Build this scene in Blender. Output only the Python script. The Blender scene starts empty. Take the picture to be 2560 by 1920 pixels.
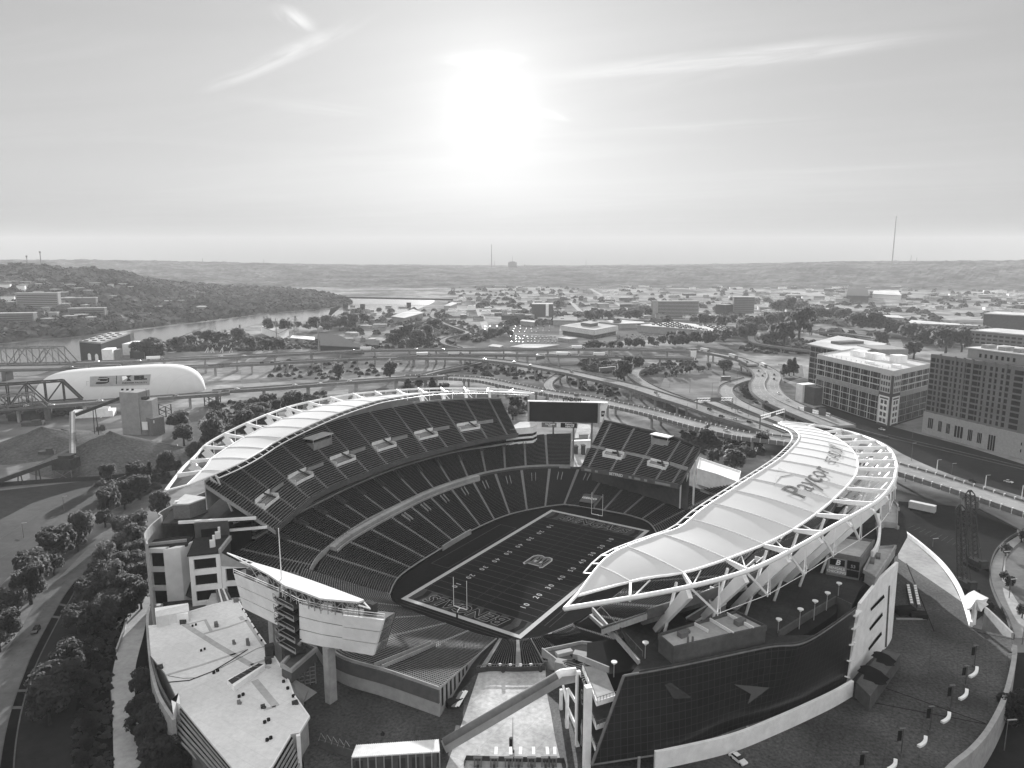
# aerial view of a football stadium by a river, black and white
SKY_POW, SKY_MUL, SKY_STR = 0.22, .96, 0.12
FILL_TOP, FILL_BACK = 1.7, .8
SUN_E, EXPO = 5.0, 1.5
HAZE, HAZE_G, HAZE_C = 5.5e-5, 0.0, .97
import bpy, math, random
from math import sin, cos, pi, radians as R, hypot, atan2
from mathutils import Vector, Matrix
random.seed(7)
SC = bpy.context.scene
COL = SC.collection
# ------------------------------------------------------------------ camera
F, PITCH, CAMH = 1775.0, 0.1735, 124.28
CP, SP = cos(PITCH), sin(PITCH)
cam = bpy.data.cameras.new('camera'); camo = bpy.data.objects.new('camera', cam); COL.objects.link(camo)
cam.sensor_width = 36.0; cam.lens = 36.0 * F / 2560.0
cam.clip_start = 1.0; cam.clip_end = 60000.0
camo.location = (0, 0, CAMH); camo.rotation_euler = (pi / 2 - PITCH, 0, 0)
SC.camera = camo

def at(px, py, z=0.0):
    """point of the place at height z that the survey sighted in direction px,py"""
    a = (px - 1280) / F; b = (960 - py) / F
    d = (a, CP + b * SP, -SP + b * CP)
    t = (z - CAMH) / d[2]
    return Vector((d[0] * t, d[1] * t, z))
def proj(p):
    z = p[2] - CAMH
    cy = p[1] * CP - z * SP; cz = p[1] * SP + z * CP
    return (1280 + F * p[0] / cy, 960 - F * cz / cy, cy)
PZ = 7.5   # plaza level above the field
def reg(ox, oy, s, dz=0.0):
    def f(x, y, z=dz): return at(ox + x * s, oy + y * s, z)
    return f
S1 = .40687
R1 = reg(0, 600, S1); R2 = reg(800, 600, S1); R3 = reg(1660, 600, S1)
R4 = reg(0, 1245, S1); R5 = reg(800, 1245, S1, PZ); R6 = reg(1660, 1245, S1, PZ); R6L = reg(1660, 1245, S1)
Q1 = reg(0, 1450, 480 / 1694); Q2 = reg(350, 1380, .3255, PZ); Q3 = reg(560, 1300, 500 / 2183)
Q4 = reg(1150, 1600, .27125, PZ); Q5 = reg(1400, 1350, .27125); Q6 = reg(1900, 1250, 660 / 2212)
Q7 = reg(0, 820, .25316); R9 = reg(540, 740, .28029); R7 = reg(1100, 760, .29837)
R8 = reg(1700, 740, .25316); Q10 = reg(2060, 960, .22604); Q11 = reg(1000, 680, .31646)
Q12 = reg(1250, 980, .24864); Q13 = reg(340, 1200, .19293, PZ)
PX = at
# stadium frame
FX, FY, T = 11.324, 279.646, .5686
CT, ST = cos(T), sin(T)
def st(a, l, z=0.0): return Vector((FX + a * CT + l * ST, FY - a * ST + l * CT, z))
def inv_st(p):
    x = p[0] - FX; y = p[1] - FY
    return x * CT - y * ST, x * ST + y * CT

# ------------------------------------------------------------------ materials (black and white photograph: all greys)
def mat(name, g, *, tiles=None, rough=.85, var=.12, scale=.25, spec=.0, metal=0.0, bump=0.0, big=0.0, bigscale=.02, emit=0.0, streak=None):
    m = bpy.data.materials.new(name); m.use_nodes = True
    nt = m.node_tree; N = nt.nodes; L = nt.links
    bs = N['Principled BSDF']
    bs.inputs['Roughness'].default_value = rough
    bs.inputs['Specular IOR Level'].default_value = spec
    bs.inputs['Metallic'].default_value = metal
    tc = N.new('ShaderNodeTexCoord')
    n1 = N.new('ShaderNodeTexNoise'); n1.inputs['Scale'].default_value = scale; n1.inputs['Detail'].default_value = 6
    n1.inputs['Roughness'].default_value = .65
    if streak:
        mp = N.new('ShaderNodeMapping'); mp.inputs['Scale'].default_value = streak
        L.new(tc.outputs['Object'], mp.inputs['Vector']); L.new(mp.outputs['Vector'], n1.inputs['Vector'])
    else:
        L.new(tc.outputs['Object'], n1.inputs['Vector'])
    mr = N.new('ShaderNodeMapRange'); mr.inputs['From Min'].default_value = .3; mr.inputs['From Max'].default_value = .7
    mr.inputs['To Min'].default_value = g * (1 - var); mr.inputs['To Max'].default_value = g * (1 + var)
    L.new(n1.outputs['Fac'], mr.inputs['Value'])
    out = mr.outputs['Result']
    if big:
        n2 = N.new('ShaderNodeTexNoise'); n2.inputs['Scale'].default_value = bigscale; n2.inputs['Detail'].default_value = 3
        L.new(tc.outputs['Object'], n2.inputs['Vector'])
        m2 = N.new('ShaderNodeMapRange'); m2.inputs['From Min'].default_value = .35; m2.inputs['From Max'].default_value = .65
        m2.inputs['To Min'].default_value = 1 - big; m2.inputs['To Max'].default_value = 1 + big
        L.new(n2.outputs['Fac'], m2.inputs['Value'])
        mu = N.new('ShaderNodeMath'); mu.operation = 'MULTIPLY'
        L.new(out, mu.inputs[0]); L.new(m2.outputs['Result'], mu.inputs[1]); out = mu.outputs[0]
    if tiles:
        br = N.new('ShaderNodeTexBrick'); br.inputs['Scale'].default_value = 1; br.inputs['Brick Width'].default_value = tiles[0]; br.inputs['Row Height'].default_value = tiles[1]
        br.inputs['Mortar Size'].default_value = tiles[2]; br.offset = 0; d_ = tiles[3]
        br.inputs['Color1'].default_value = (1, 1, 1, 1); br.inputs['Color2'].default_value = (1 - d_ * .4,) * 3 + (1,); br.inputs['Mortar'].default_value = (1 - d_,) * 3 + (1,)
        mt = N.new('ShaderNodeMapping'); mt.inputs['Rotation'].default_value = (0, 0, .57); L.new(tc.outputs['Object'], mt.inputs['Vector']); L.new(mt.outputs['Vector'], br.inputs['Vector'])
        bwn = N.new('ShaderNodeRGBToBW'); L.new(br.outputs['Color'], bwn.inputs[0]); m3 = N.new('ShaderNodeMath'); m3.operation = 'MULTIPLY'
        L.new(out, m3.inputs[0]); L.new(bwn.outputs[0], m3.inputs[1]); out = m3.outputs[0]
    cb = N.new('ShaderNodeCombineColor')
    for k in range(3): L.new(out, cb.inputs[k])
    L.new(cb.outputs['Color'], bs.inputs['Base Color'])
    if bump:
        b = N.new('ShaderNodeBump'); b.inputs['Strength'].default_value = bump; b.inputs['Distance'].default_value = .3
        L.new(n1.outputs['Fac'], b.inputs['Height']); L.new(b.outputs['Normal'], bs.inputs['Normal'])
    if emit:
        bs.inputs['Emission Strength'].default_value = emit
    return m

M = dict(
 concrete=mat('concrete', .34, var=.16, scale=.5, big=.12, bigscale=.06),
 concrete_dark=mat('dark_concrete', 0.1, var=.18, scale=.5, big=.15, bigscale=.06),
 concrete_pale=mat('pale_concrete', .5, var=.1, scale=.6, big=.08, bigscale=.08),
 plaza=mat('plaza_paving', .06, tiles=(7, 7, .12, .2), var=.6, scale=1.2, big=.4, bigscale=.05, rough=.8, spec=.12),
 plaza_pale=mat('pale_plaza_paving', .42, tiles=(6, 6, .1, .15), var=.22, scale=.8, big=.2, bigscale=.1),
 white=mat('white_paint', .8, var=.05, scale=.4, rough=.5),
 steel_white=mat('white_steel', .78, var=.06, scale=.3, rough=.45, spec=.4),
 panel=mat('scoreboard_panel', .82, var=.08, scale=.3, rough=.5, big=.06, bigscale=.08),
 membrane=mat('roof_membrane', .66, tiles=(24, 3.2, .05, .14), var=.1, scale=.8, big=.1, bigscale=.05, rough=.9, spec=.02),
 roofgrey=mat('grey_roof', .4, var=.15, scale=.6, big=.15, bigscale=.05),
 roofpale=mat('pale_roof', .5, var=.12, scale=.3, big=.15, bigscale=.03),
 terrace=mat('terrace_paving', .045, tiles=(5, 5, .1, .2), var=.2, scale=.8, big=.2, bigscale=.06),
 tread=mat('seating_concrete', .33, var=.2, scale=.8, big=.1, bigscale=.05),
 seat=mat('seat_plastic', .010, var=.3, scale=.7, rough=.5, spec=.2),
 aisle=mat('aisle_concrete', .24, var=.2, scale=1.5),
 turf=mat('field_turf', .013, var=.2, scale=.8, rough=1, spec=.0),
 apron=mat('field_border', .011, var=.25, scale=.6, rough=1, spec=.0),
 line=mat('field_paint', .4, var=.12, scale=1.2),
 linefaint=mat('faint_field_paint', .085, var=.2, scale=1.5),
 endzone=mat('end_zone_paint', .05, var=.2, scale=1.),
 mark_black=mat('black_paint', .015, var=.2, rough=.6),
 mark_mid=mat('orange_paint_grey', .13, var=.15, scale=1.),
 glass=mat('dark_glass', .012, var=.3, scale=.3, rough=.25, spec=.3),
 glassmid=mat('grey_glass', .05, var=.3, scale=.3, rough=.15, spec=.6),
 black=mat('black_metal', .02, var=.2, rough=.5),
 steel=mat('grey_steel', .16, var=.2, scale=.5, rough=.6),
 steel_dark=mat('dark_steel', .06, var=.25, scale=.5, rough=.6),
 asphalt=mat('asphalt', .12, var=.2, scale=.3, big=.2, bigscale=.02),
 asphalt_dark=mat('dark_asphalt', 0.025, var=.2, scale=.3, big=.2, bigscale=.02),
 deck=mat('highway_concrete', .25, var=.15, scale=.15, big=.15, bigscale=.02),
 brick=mat('brown_brick', .17, var=.2, scale=1.5, big=.1, bigscale=.05),
 brick_dark=mat('dark_brick', .05, var=.2, scale=1.5),
 brick_pale=mat('pale_brick', .27, var=.15, scale=1.5),
 stone=mat('stone', .36, var=.15, scale=.8),
 frame=mat('building_frame', .5, var=.08, scale=.5),
 wallmid=mat('grey_wall', .3, var=.15, scale=.3),
 wallpale=mat('pale_wall', .84, var=.12, scale=.3),
 walldark=mat('dark_wall', .09, var=.2, scale=.3),
 leaf=mat('foliage', .045, var=.5, scale=.6, rough=.7, spec=.08),
 leaf_dark=mat('dark_foliage', 0.022, var=.5, scale=.6, rough=.7, spec=.08),
 leaf_pale=mat('pale_foliage', .085, var=.45, scale=.6, rough=.7, spec=.08),
 wood=mat('far_foliage', .085, var=.75, scale=.035, rough=1, spec=0, big=.45, bigscale=.006),
 bark=mat('bark', .05, var=.3, scale=2.),
 grass=mat('grass', 0.045, var=.25, scale=.3, big=.3, bigscale=.02, rough=.95, spec=.1),
 grass_dark=mat('dark_planting', 0.006, var=.5, scale=.5, rough=.95, spec=.05),
 sand=mat('sand_pile', .09, var=.4, scale=.6, bump=.6, big=.15, bigscale=.06),
 dirt=mat('yard_dirt', .17, var=.25, scale=.05, big=.3, bigscale=.015),
 dome=mat('dome_fabric', .62, tiles=(9, 200, .25, .06), var=.04, scale=.1, rough=.45),
 car_w=mat('white_car_paint', .7, var=.02, rough=.25, spec=.5),
 car_g=mat('grey_car_paint', .2, var=.02, rough=.25, spec=.5),
 car_k=mat('black_car_paint', .02, var=.05, rough=.2, spec=.5),
 rubber=mat('rubber', .02, var=.1),
 lamp=mat('lamp_globe', .7, var=.02, rough=.4),
 banner=mat('banner', .1, var=.1),
 signgrey=mat('sign_face', .12, var=.1),
)
# translucent tensioned fabric
def fabric():
    m = mat('canopy_fabric', .66, var=.03, scale=.15, rough=.6)
    nt = m.node_tree; N = nt.nodes; L = nt.links
    bs = N['Principled BSDF']; out = N['Material Output']
    tr = N.new('ShaderNodeBsdfTranslucent'); tr.inputs['Color'].default_value = (.8, .8, .8, 1)
    mx = N.new('ShaderNodeMixShader'); mx.inputs[0].default_value = .16
    L.new(bs.outputs[0], mx.inputs[1]); L.new(tr.outputs[0], mx.inputs[2]); L.new(mx.outputs[0], out.inputs['Surface'])
    return m
M['fabric'] = fabric()
# leaves pass some light
for k in ('leaf', 'leaf_dark', 'leaf_pale'):
    m = M[k]; nt = m.node_tree; N = nt.nodes; L = nt.links
    bs = N['Principled BSDF']; out = N['Material Output']
    tr = N.new('ShaderNodeBsdfTranslucent'); tr.inputs['Color'].default_value = (.2, .2, .2, 1)
    mx = N.new('ShaderNodeMixShader'); mx.inputs[0].default_value = .42
    L.new(bs.outputs[0], mx.inputs[1]); L.new(tr.outputs[0], mx.inputs[2]); L.new(mx.outputs[0], out.inputs['Surface'])
def water():
    m = bpy.data.materials.new('river_water'); m.use_nodes = True
    nt = m.node_tree; N = nt.nodes; L = nt.links; bs = N['Principled BSDF']
    bs.inputs['Base Color'].default_value = (.05, .05, .05, 1); bs.inputs['Roughness'].default_value = .18
    bs.inputs['IOR'].default_value = 1.33
    tc = N.new('ShaderNodeTexCoord'); mp = N.new('ShaderNodeMapping'); mp.inputs['Scale'].default_value = (.02, .06, 1)
    n = N.new('ShaderNodeTexNoise'); n.inputs['Scale'].default_value = 1.; n.inputs['Detail'].default_value = 8
    b = N.new('ShaderNodeBump'); b.inputs['Strength'].default_value = .22; b.inputs['Distance'].default_value = 1.0
    L.new(tc.outputs['Object'], mp.inputs['Vector']); L.new(mp.outputs['Vector'], n.inputs['Vector'])
    L.new(n.outputs['Fac'], b.inputs['Height']); L.new(b.outputs['Normal'], bs.inputs['Normal'])
    return m
M['water'] = water()
def grid_glass(name, g, gl, sx, sz):
    """curtain wall: dark panes in a fine grid of mullions, surveyed in the wall's own uv"""
    m = bpy.data.materials.new(name); m.use_nodes = True
    nt = m.node_tree; N = nt.nodes; L = nt.links; bs = N['Principled BSDF']
    tc = N.new('ShaderNodeTexCoord')
    br = N.new('ShaderNodeTexBrick'); br.offset = 0; br.inputs['Scale'].default_value = 1
    br.inputs['Brick Width'].default_value = sx; br.inputs['Row Height'].default_value = sz
    br.inputs['Mortar Size'].default_value = .07; br.inputs['Mortar Smooth'].default_value = 0
    br.inputs['Color1'].default_value = (g, g, g, 1); br.inputs['Color2'].default_value = (g * 2.2, g * 2.2, g * 2.2, 1)
    br.inputs['Mortar'].default_value = (gl, gl, gl, 1)
    L.new(tc.outputs['UV'], br.inputs['Vector']); L.new(br.outputs['Color'], bs.inputs['Base Color'])
    bs.inputs['Roughness'].default_value = .3; bs.inputs['Specular IOR Level'].default_value = .5
    return m
M['curtain'] = grid_glass('curtain_wall', .006, .04, 1.6, 2.0)

# ------------------------------------------------------------------ world, sun, haze
SUN_EL, SUN_AZ = R(11.6), R(-1.6)
w = bpy.data.worlds.new('World'); SC.world = w; w.use_nodes = True
nt = w.node_tree; N = nt.nodes; L = nt.links
bg = N['Background']
sky = N.new('ShaderNodeTexSky'); sky.sky_type = 'NISHITA'; sky.sun_disc = False
sky.sun_elevation = SUN_EL; sky.sun_rotation = SUN_AZ; sky.altitude = 200; sky.air_density = 1.0; sky.dust_density = 3.0; sky.ozone_density = 1.0
bw = N.new('ShaderNodeRGBToBW'); L.new(sky.outputs[0], bw.inputs[0])
pw = N.new('ShaderNodeMath'); pw.operation = 'POWER'; pw.inputs[1].default_value = SKY_POW
L.new(bw.outputs[0], pw.inputs[0])
ml = N.new('ShaderNodeMath'); ml.operation = 'MULTIPLY'; ml.inputs[1].default_value = SKY_MUL; L.new(pw.outputs[0], ml.inputs[0])
# cirrus: streaked noise on a high cloud plane
tc = N.new('ShaderNodeTexCoord'); sx = N.new('ShaderNodeSeparateXYZ'); L.new(tc.outputs['Generated'], sx.inputs[0])
mz = N.new('ShaderNodeMath'); mz.operation = 'MAXIMUM'; mz.inputs[1].default_value = .02; L.new(sx.outputs['Z'], mz.inputs[0])
dx = N.new('ShaderNodeMath'); dx.operation = 'DIVIDE'; L.new(sx.outputs['X'], dx.inputs[0]); L.new(mz.outputs[0], dx.inputs[1])
dy = N.new('ShaderNodeMath'); dy.operation = 'DIVIDE'; L.new(sx.outputs['Y'], dy.inputs[0]); L.new(mz.outputs[0], dy.inputs[1])
cv = N.new('ShaderNodeCombineXYZ'); L.new(dx.outputs[0], cv.inputs[0]); L.new(dy.outputs[0], cv.inputs[1])
def wisps(rot, scl, loc, nscale, lo, hi, seedz):
    mp = N.new('ShaderNodeMapping'); mp.vector_type = 'TEXTURE'; mp.inputs['Rotation'].default_value = (0, 0, -rot); mp.inputs['Scale'].default_value = (1 / scl[0], 1 / scl[1], 1)
    mp.inputs['Location'].default_value = (loc[0], loc[1], seedz)
    L.new(cv.outputs[0], mp.inputs['Vector'])
    n = N.new('ShaderNodeTexNoise'); n.inputs['Scale'].default_value = nscale; n.inputs['Detail'].default_value = 9; n.inputs['Roughness'].default_value = .62
    n.inputs['Distortion'].default_value = 1.1
    L.new(mp.outputs['Vector'], n.inputs['Vector'])
    r = N.new('ShaderNodeMapRange'); r.inputs['From Min'].default_value = lo; r.inputs['From Max'].default_value = hi; r.clamp = True
    L.new(n.outputs['Fac'], r.inputs['Value']); return r.outputs['Result']
def spot(cx, cy, rx, ry, ang):
    """soft elliptical mask on the cloud plane"""
    mp = N.new('ShaderNodeMapping'); mp.vector_type = 'TEXTURE'
    mp.inputs['Location'].default_value = (cx, cy, 0); mp.inputs['Rotation'].default_value = (0, 0, ang); mp.inputs['Scale'].default_value = (rx, ry, 1)
    L.new(cv.outputs[0], mp.inputs['Vector'])
    ln = N.new('ShaderNodeVectorMath'); ln.operation = 'LENGTH'; L.new(mp.outputs['Vector'], ln.inputs[0])
    r = N.new('ShaderNodeMapRange'); r.inputs['From Min'].default_value = 1; r.inputs['From Max'].default_value = .15; r.clamp = True
    r.interpolation_type = 'SMOOTHSTEP'
    L.new(ln.outputs['Value'], r.inputs['Value']); return r.outputs['Result']
def mathn(op, a, b):
    n = N.new('ShaderNodeMath'); n.operation = op
    for i, q in enumerate((a, b)):
        if isinstance(q, (int, float)): n.inputs[i].default_value = q
        else: L.new(q, n.inputs[i])
    return n.outputs[0]
def sky_xy(px, py):
    a = (px - 1280) / F; b = (960 - py) / F
    d = (a, CP + b * SP, -SP + b * CP); return d[0] / d[2], d[1] / d[2]
def band(p0, p1, half, amt, lo=.42, hi=.72, ns=1.6):
    a = sky_xy(*p0); b = sky_xy(*p1)
    ang = atan2(b[1] - a[1], b[0] - a[0]); ln = hypot(b[0] - a[0], b[1] - a[1])
    m_ = spot((a[0] + b[0]) / 2, (a[1] + b[1]) / 2, ln * .62, half, ang)
    wv = wisps(-ang, (.35, 1.8, 1), (p0[0] * .01, 0), ns, lo, hi, p0[1] * .01)
    return mathn('MULTIPLY', mathn('MULTIPLY', m_, wv), amt)
cl = mathn('ADD', band((500, 235), (915, 45), .11, .5, .34, .66, 2.4), band((700, 10), (775, 80), .10, .5, .4, .66, 4.))
cl = mathn('ADD', cl, band((1330, 200), (2420, 85), .26, .42, .36, .68, 2.2))
cl = mathn('ADD', cl, band((1080, 145), (1320, 150), .2, .4))
cl = mathn('ADD', cl, mathn('MULTIPLY', wisps(.4, (.25, .7, 1), (3, 1), .8, .45, .8, 4.), .09))
for q in (((1300, 345), (2250, 285), .3, .1), ((1750, 440), (2520, 400), .5, .1), ((560, 240), (960, 290), .3, .12), ((1500, 250), (2500, 20), .35, .12), ((-100, 150), (420, 60), .3, .08), ((1340, 270), (1420, 305), .12, .25)): cl = mathn('ADD', cl, band(q[0], q[1], q[2], q[3], .36, .68, 2.0))
cl = mathn('ADD', cl, 1.0)
# aureole of the hazy sun
dt = N.new('ShaderNodeVectorMath'); dt.operation = 'DOT_PRODUCT'; nv = N.new('ShaderNodeVectorMath'); nv.operation = 'NORMALIZE'
L.new(tc.outputs['Generated'], nv.inputs[0]); L.new(nv.outputs[0], dt.inputs[0])
dt.inputs[1].default_value = (sin(SUN_AZ) * cos(SUN_EL), cos(SUN_AZ) * cos(SUN_EL), sin(SUN_EL))
om = mathn('SUBTRACT', dt.outputs['Value'], 1.0)
th = mathn('SQRT', mathn('MULTIPLY', mathn('MINIMUM', om, 0.0), -2.0), 0.0)
au = mathn('ADD', mathn('MULTIPLY', mathn('EXPONENT', mathn('MULTIPLY', th, -1 / .042), 0.0), 1.35), mathn('MULTIPLY', mathn('EXPONENT', mathn('MULTIPLY', th, -1 / .10), 0.0), .35))
# added fill: unseen sky overhead and behind the viewer brightened for roofs and walls
def ss(v, a, b):
    r = N.new('ShaderNodeMapRange'); r.interpolation_type = 'SMOOTHSTEP'; r.inputs['From Min'].default_value = a; r.inputs['From Max'].default_value = b
    L.new(v, r.inputs['Value']); return r.outputs['Result']
sky_fill = mathn('ADD', mathn('MULTIPLY', ss(sx.outputs['Z'], .36, .75), FILL_TOP), mathn('MULTIPLY', ss(mathn('MULTIPLY', sx.outputs['Y'], -1.0), -.1, .5), FILL_BACK))
low = mathn('ADD', mathn('MULTIPLY', ss(sx.outputs['Z'], -.03, .11), .75), .25)   # the air near the ground dims the low sky; the haze box gives the rest
tot = mathn('MULTIPLY', mathn('ADD', mathn('ADD', mathn('MULTIPLY', ml.outputs[0], cl), au), sky_fill), low)
cc = N.new('ShaderNodeCombineColor')
for k in range(3): L.new(tot, cc.inputs[k])
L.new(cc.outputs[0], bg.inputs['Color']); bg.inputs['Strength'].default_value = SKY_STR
sl = bpy.data.lights.new('sun', 'SUN'); sl.energy = SUN_E; sl.angle = R(.5); sl.color = (1, 1, 1)
so = bpy.data.objects.new('sun', sl); COL.objects.link(so)
sd = Vector((sin(SUN_AZ) * cos(SUN_EL), cos(SUN_AZ) * cos(SUN_EL), sin(SUN_EL)))
so.rotation_euler = sd.to_track_quat('Z', 'Y').to_euler(); so.location = (0, 900, 600)
SC.view_settings.view_transform = 'Standard'; SC.view_settings.look = 'None'; SC.view_settings.gamma = 1
SC.view_settings.exposure = EXPO

# ------------------------------------------------------------------ mesh helpers
OFF = {}
def tag(o, label=None, cat=None, group=None, kind=None):
    if label: o['label'] = label
    if cat: o['category'] = cat
    if group: o['group'] = group
    if kind: o['kind'] = kind
    return o
def thing(name, label, cat, loc, group=None, rz=0.0):
    o = bpy.data.objects.new(name, None); COL.objects.link(o); o.location = loc; o.rotation_euler = (0, 0, rz)
    o.empty_display_size = 1
    OFF[o.name] = Vector(loc); tag(o, label, cat, group); return o
class MB:
    def __init__(s): s.v = []; s.f = []; s.uv = None
    def vs(s, pts):
        n = len(s.v); s.v.extend([tuple(p) for p in pts]); return list(range(n, n + len(pts)))
    def quad(s, a, b, c, d): s.f.append(tuple(s.vs([a, b, c, d])))
    def poly(s, pts): s.f.append(tuple(s.vs(pts)))
    def prism(s, pts, z0, z1, bottom=True):
        """pts: ccw xy; z0/z1 numbers"""
        ar = sum(pts[i][0] * pts[(i + 1) % len(pts)][1] - pts[(i + 1) % len(pts)][0] * pts[i][1] for i in range(len(pts)))
        if ar < 0: pts = pts[::-1]
        n = len(pts); lo = s.vs([(p[0], p[1], z0) for p in pts]); hi = s.vs([(p[0], p[1], z1) for p in pts])
        for i in range(n): j = (i + 1) % n; s.f.append((lo[i], lo[j], hi[j], hi[i]))
        s.f.append(tuple(hi))
        if bottom: s.f.append(tuple(lo[::-1]))
    def box(s, c, sz, rz=0.0):
        hx, hy = sz[0] / 2, sz[1] / 2; ca, sa = cos(rz), sin(rz)
        pts = [(c[0] + x * ca - y * sa, c[1] + x * sa + y * ca) for x, y in ((-hx, -hy), (hx, -hy), (hx, hy), (-hx, hy))]
        s.prism(pts, c[2], c[2] + sz[2])
    def wall(s, pts, z0, z1, t=.3, closed=False):
        """vertical wall of thickness t along a polyline"""
        s.ribbon(pts, t, z0, z1)
    def offset(s, pts, d):
        out = []; n = len(pts)
        for i in range(n):
            a = pts[max(i - 1, 0)]; b = pts[min(i + 1, n - 1)]
            dx, dy = b[0] - a[0], b[1] - a[1]; k = hypot(dx, dy) or 1
            out.append((pts[i][0] - dy / k * d, pts[i][1] + dx / k * d))
        return out
    def ribbon(s, pts, wd, z0=None, z1=None, th=None):
        """solid band along polyline, width wd. z0,z1 const or follow pts z (top) with thickness th"""
        l = s.offset(pts, wd / 2); r = s.offset(pts, -wd / 2); n = len(pts)
        if z0 is None: zt = [p[2] for p in pts]; zb = [p[2] - th for p in pts]
        else: zt = [z1] * n; zb = [z0] * n
        A = s.vs([(l[i][0], l[i][1], zt[i]) for i in range(n)]); B = s.vs([(r[i][0], r[i][1], zt[i]) for i in range(n)])
        C = s.vs([(l[i][0], l[i][1], zb[i]) for i in range(n)]); D = s.vs([(r[i][0], r[i][1], zb[i]) for i in range(n)])
        for i in range(n - 1):
            s.f += [(B[i], B[i + 1], A[i + 1], A[i]), (C[i], C[i + 1], D[i + 1], D[i]), (A[i], A[i + 1], C[i + 1], C[i]), (D[i], D[i + 1], B[i + 1], B[i])]
        s.f += [(A[0], C[0], D[0], B[0]), (B[-1], D[-1], C[-1], A[-1])]
    def sheet(s, left, right):
        A = s.vs(left); B = s.vs(right)
        for i in range(len(left) - 1): s.f.append((B[i], B[i + 1], A[i + 1], A[i]))
    def tube(s, pts, r, n=6, r1=None):
        pts = [Vector(p) for p in pts]; rings = []
        for i, p in enumerate(pts):
            d = (pts[min(i + 1, len(pts) - 1)] - pts[max(i - 1, 0)]).normalized()
            up = Vector((0, 0, 1)) if abs(d.z) < .95 else Vector((1, 0, 0))
            x = d.cross(up).normalized(); y = x.cross(d)
            rr = r if r1 is None else r + (r1 - r) * i / max(1, len(pts) - 1)
            rings.append(s.vs([p + (x * cos(2 * pi * k / n) + y * sin(2 * pi * k / n)) * rr for k in range(n)]))
        for a, b in zip(rings[:-1], rings[1:]):
            for k in range(n): q = (k + 1) % n; s.f.append((a[k], a[q], b[q], b[k]))
        s.f.append(tuple(rings[0][::-1])); s.f.append(tuple(rings[-1]))
    def beam(s, p, q, w, h, w1=None, h1=None):
        """rectangular bar from p to q; w horizontal, h across"""
        p, q = Vector(p), Vector(q); d = (q - p).normalized()
        up = Vector((0, 0, 1)) if abs(d.z) < .98 else Vector((0, 1, 0))
        x = d.cross(up).normalized(); y = x.cross(d)
        w1 = w if w1 is None else w1; h1 = h if h1 is None else h1
        A = s.vs([p + x * (w / 2 * i) + y * (h / 2 * j) for i, j in ((-1, -1), (1, -1), (1, 1), (-1, 1))])
        B = s.vs([q + x * (w1 / 2 * i) + y * (h1 / 2 * j) for i, j in ((-1, -1), (1, -1), (1, 1), (-1, 1))])
        for k in range(4): j = (k + 1) % 4; s.f.append((A[k], A[j], B[j], B[k]))
        s.f.append(tuple(A[::-1])); s.f.append(tuple(B))
    def add(s, vf, mtx=None):
        v, f = vf; n = len(s.v)
        s.v.extend([tuple(mtx @ Vector(p)) if mtx else tuple(p) for p in v]); s.f.extend([tuple(i + n for i in q) for q in f])
    def build(s, name, m, parent=None, label=None, cat=None, group=None, kind=None, smooth=False):
        off = OFF[parent.name] if parent else Vector((0, 0, 0))
        me = bpy.data.meshes.new(name)
        me.from_pydata([(p[0] - off[0], p[1] - off[1], p[2] - off[2]) for p in s.v], [], s.f)
        me.materials.append(m if not isinstance(m, str) else M[m])
        if s.uv:
            ul = me.uv_layers.new(name='uv')
            for lp in me.loops: ul.data[lp.index].uv = s.uv[lp.vertex_index]
        if smooth: me.polygons.foreach_set('use_smooth', [True] * len(me.polygons))
        me.update()
        o = bpy.data.objects.new(name, me); COL.objects.link(o)
        if parent: o.parent = parent
        OFF[o.name] = off.copy(); tag(o, label, cat, group, kind); return o
    def build_thing(s, name, m, label, cat, group=None, smooth=False):
        """a thing that is one mesh, with its origin at its base"""
        n = len(s.v); c = (sum(p[0] for p in s.v) / n, sum(p[1] for p in s.v) / n, min(p[2] for p in s.v))
        s.v = [(p[0] - c[0], p[1] - c[1], p[2] - c[2]) for p in s.v]
        o = s.build(name, m, None, label, cat, group, smooth=smooth); o.location = c; OFF[o.name] = Vector(c); return o
def structure(name, mb, m): return mb.build(name, m, None, kind='structure')
def copy_tree(o, parent=None, label=None):
    c = o.copy(); COL.objects.link(c)
    if parent: c.parent = parent
    if label: c['label'] = label
    for ch in o.children: copy_tree(ch, c)
    return c
def text(s, size=1.0, bold=0.0, shear=0.0, extrude=0.0):
    cu = bpy.data.curves.new('lettering', 'FONT'); cu.body = s; cu.size = size; cu.offset = bold; cu.shear = shear; cu.extrude = extrude
    cu.align_x = 'CENTER'; cu.align_y = 'CENTER'; cu.resolution_u = 3
    ob = bpy.data.objects.new('lettering', cu); COL.objects.link(ob)
    bpy.context.view_layer.update()
    me = bpy.data.meshes.new_from_object(ob)
    v = [tuple(p.co) for p in me.vertices]; f = [tuple(p.vertices) for p in me.polygons]
    bpy.data.objects.remove(ob); bpy.data.meshes.remove(me); bpy.data.curves.remove(cu)
    return v, f
def frame3(o, x, y):
    x = Vector(x).normalized(); y = Vector(y); y = (y - x * y.dot(x)).normalized(); z = x.cross(y)
    m = Matrix.Identity(4)
    for i in range(3): m[i][0] = x[i]; m[i][1] = y[i]; m[i][2] = z[i]; m[i][3] = o[i]
    return m
def lerp(a, b, t): return a + (b - a) * t
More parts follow.
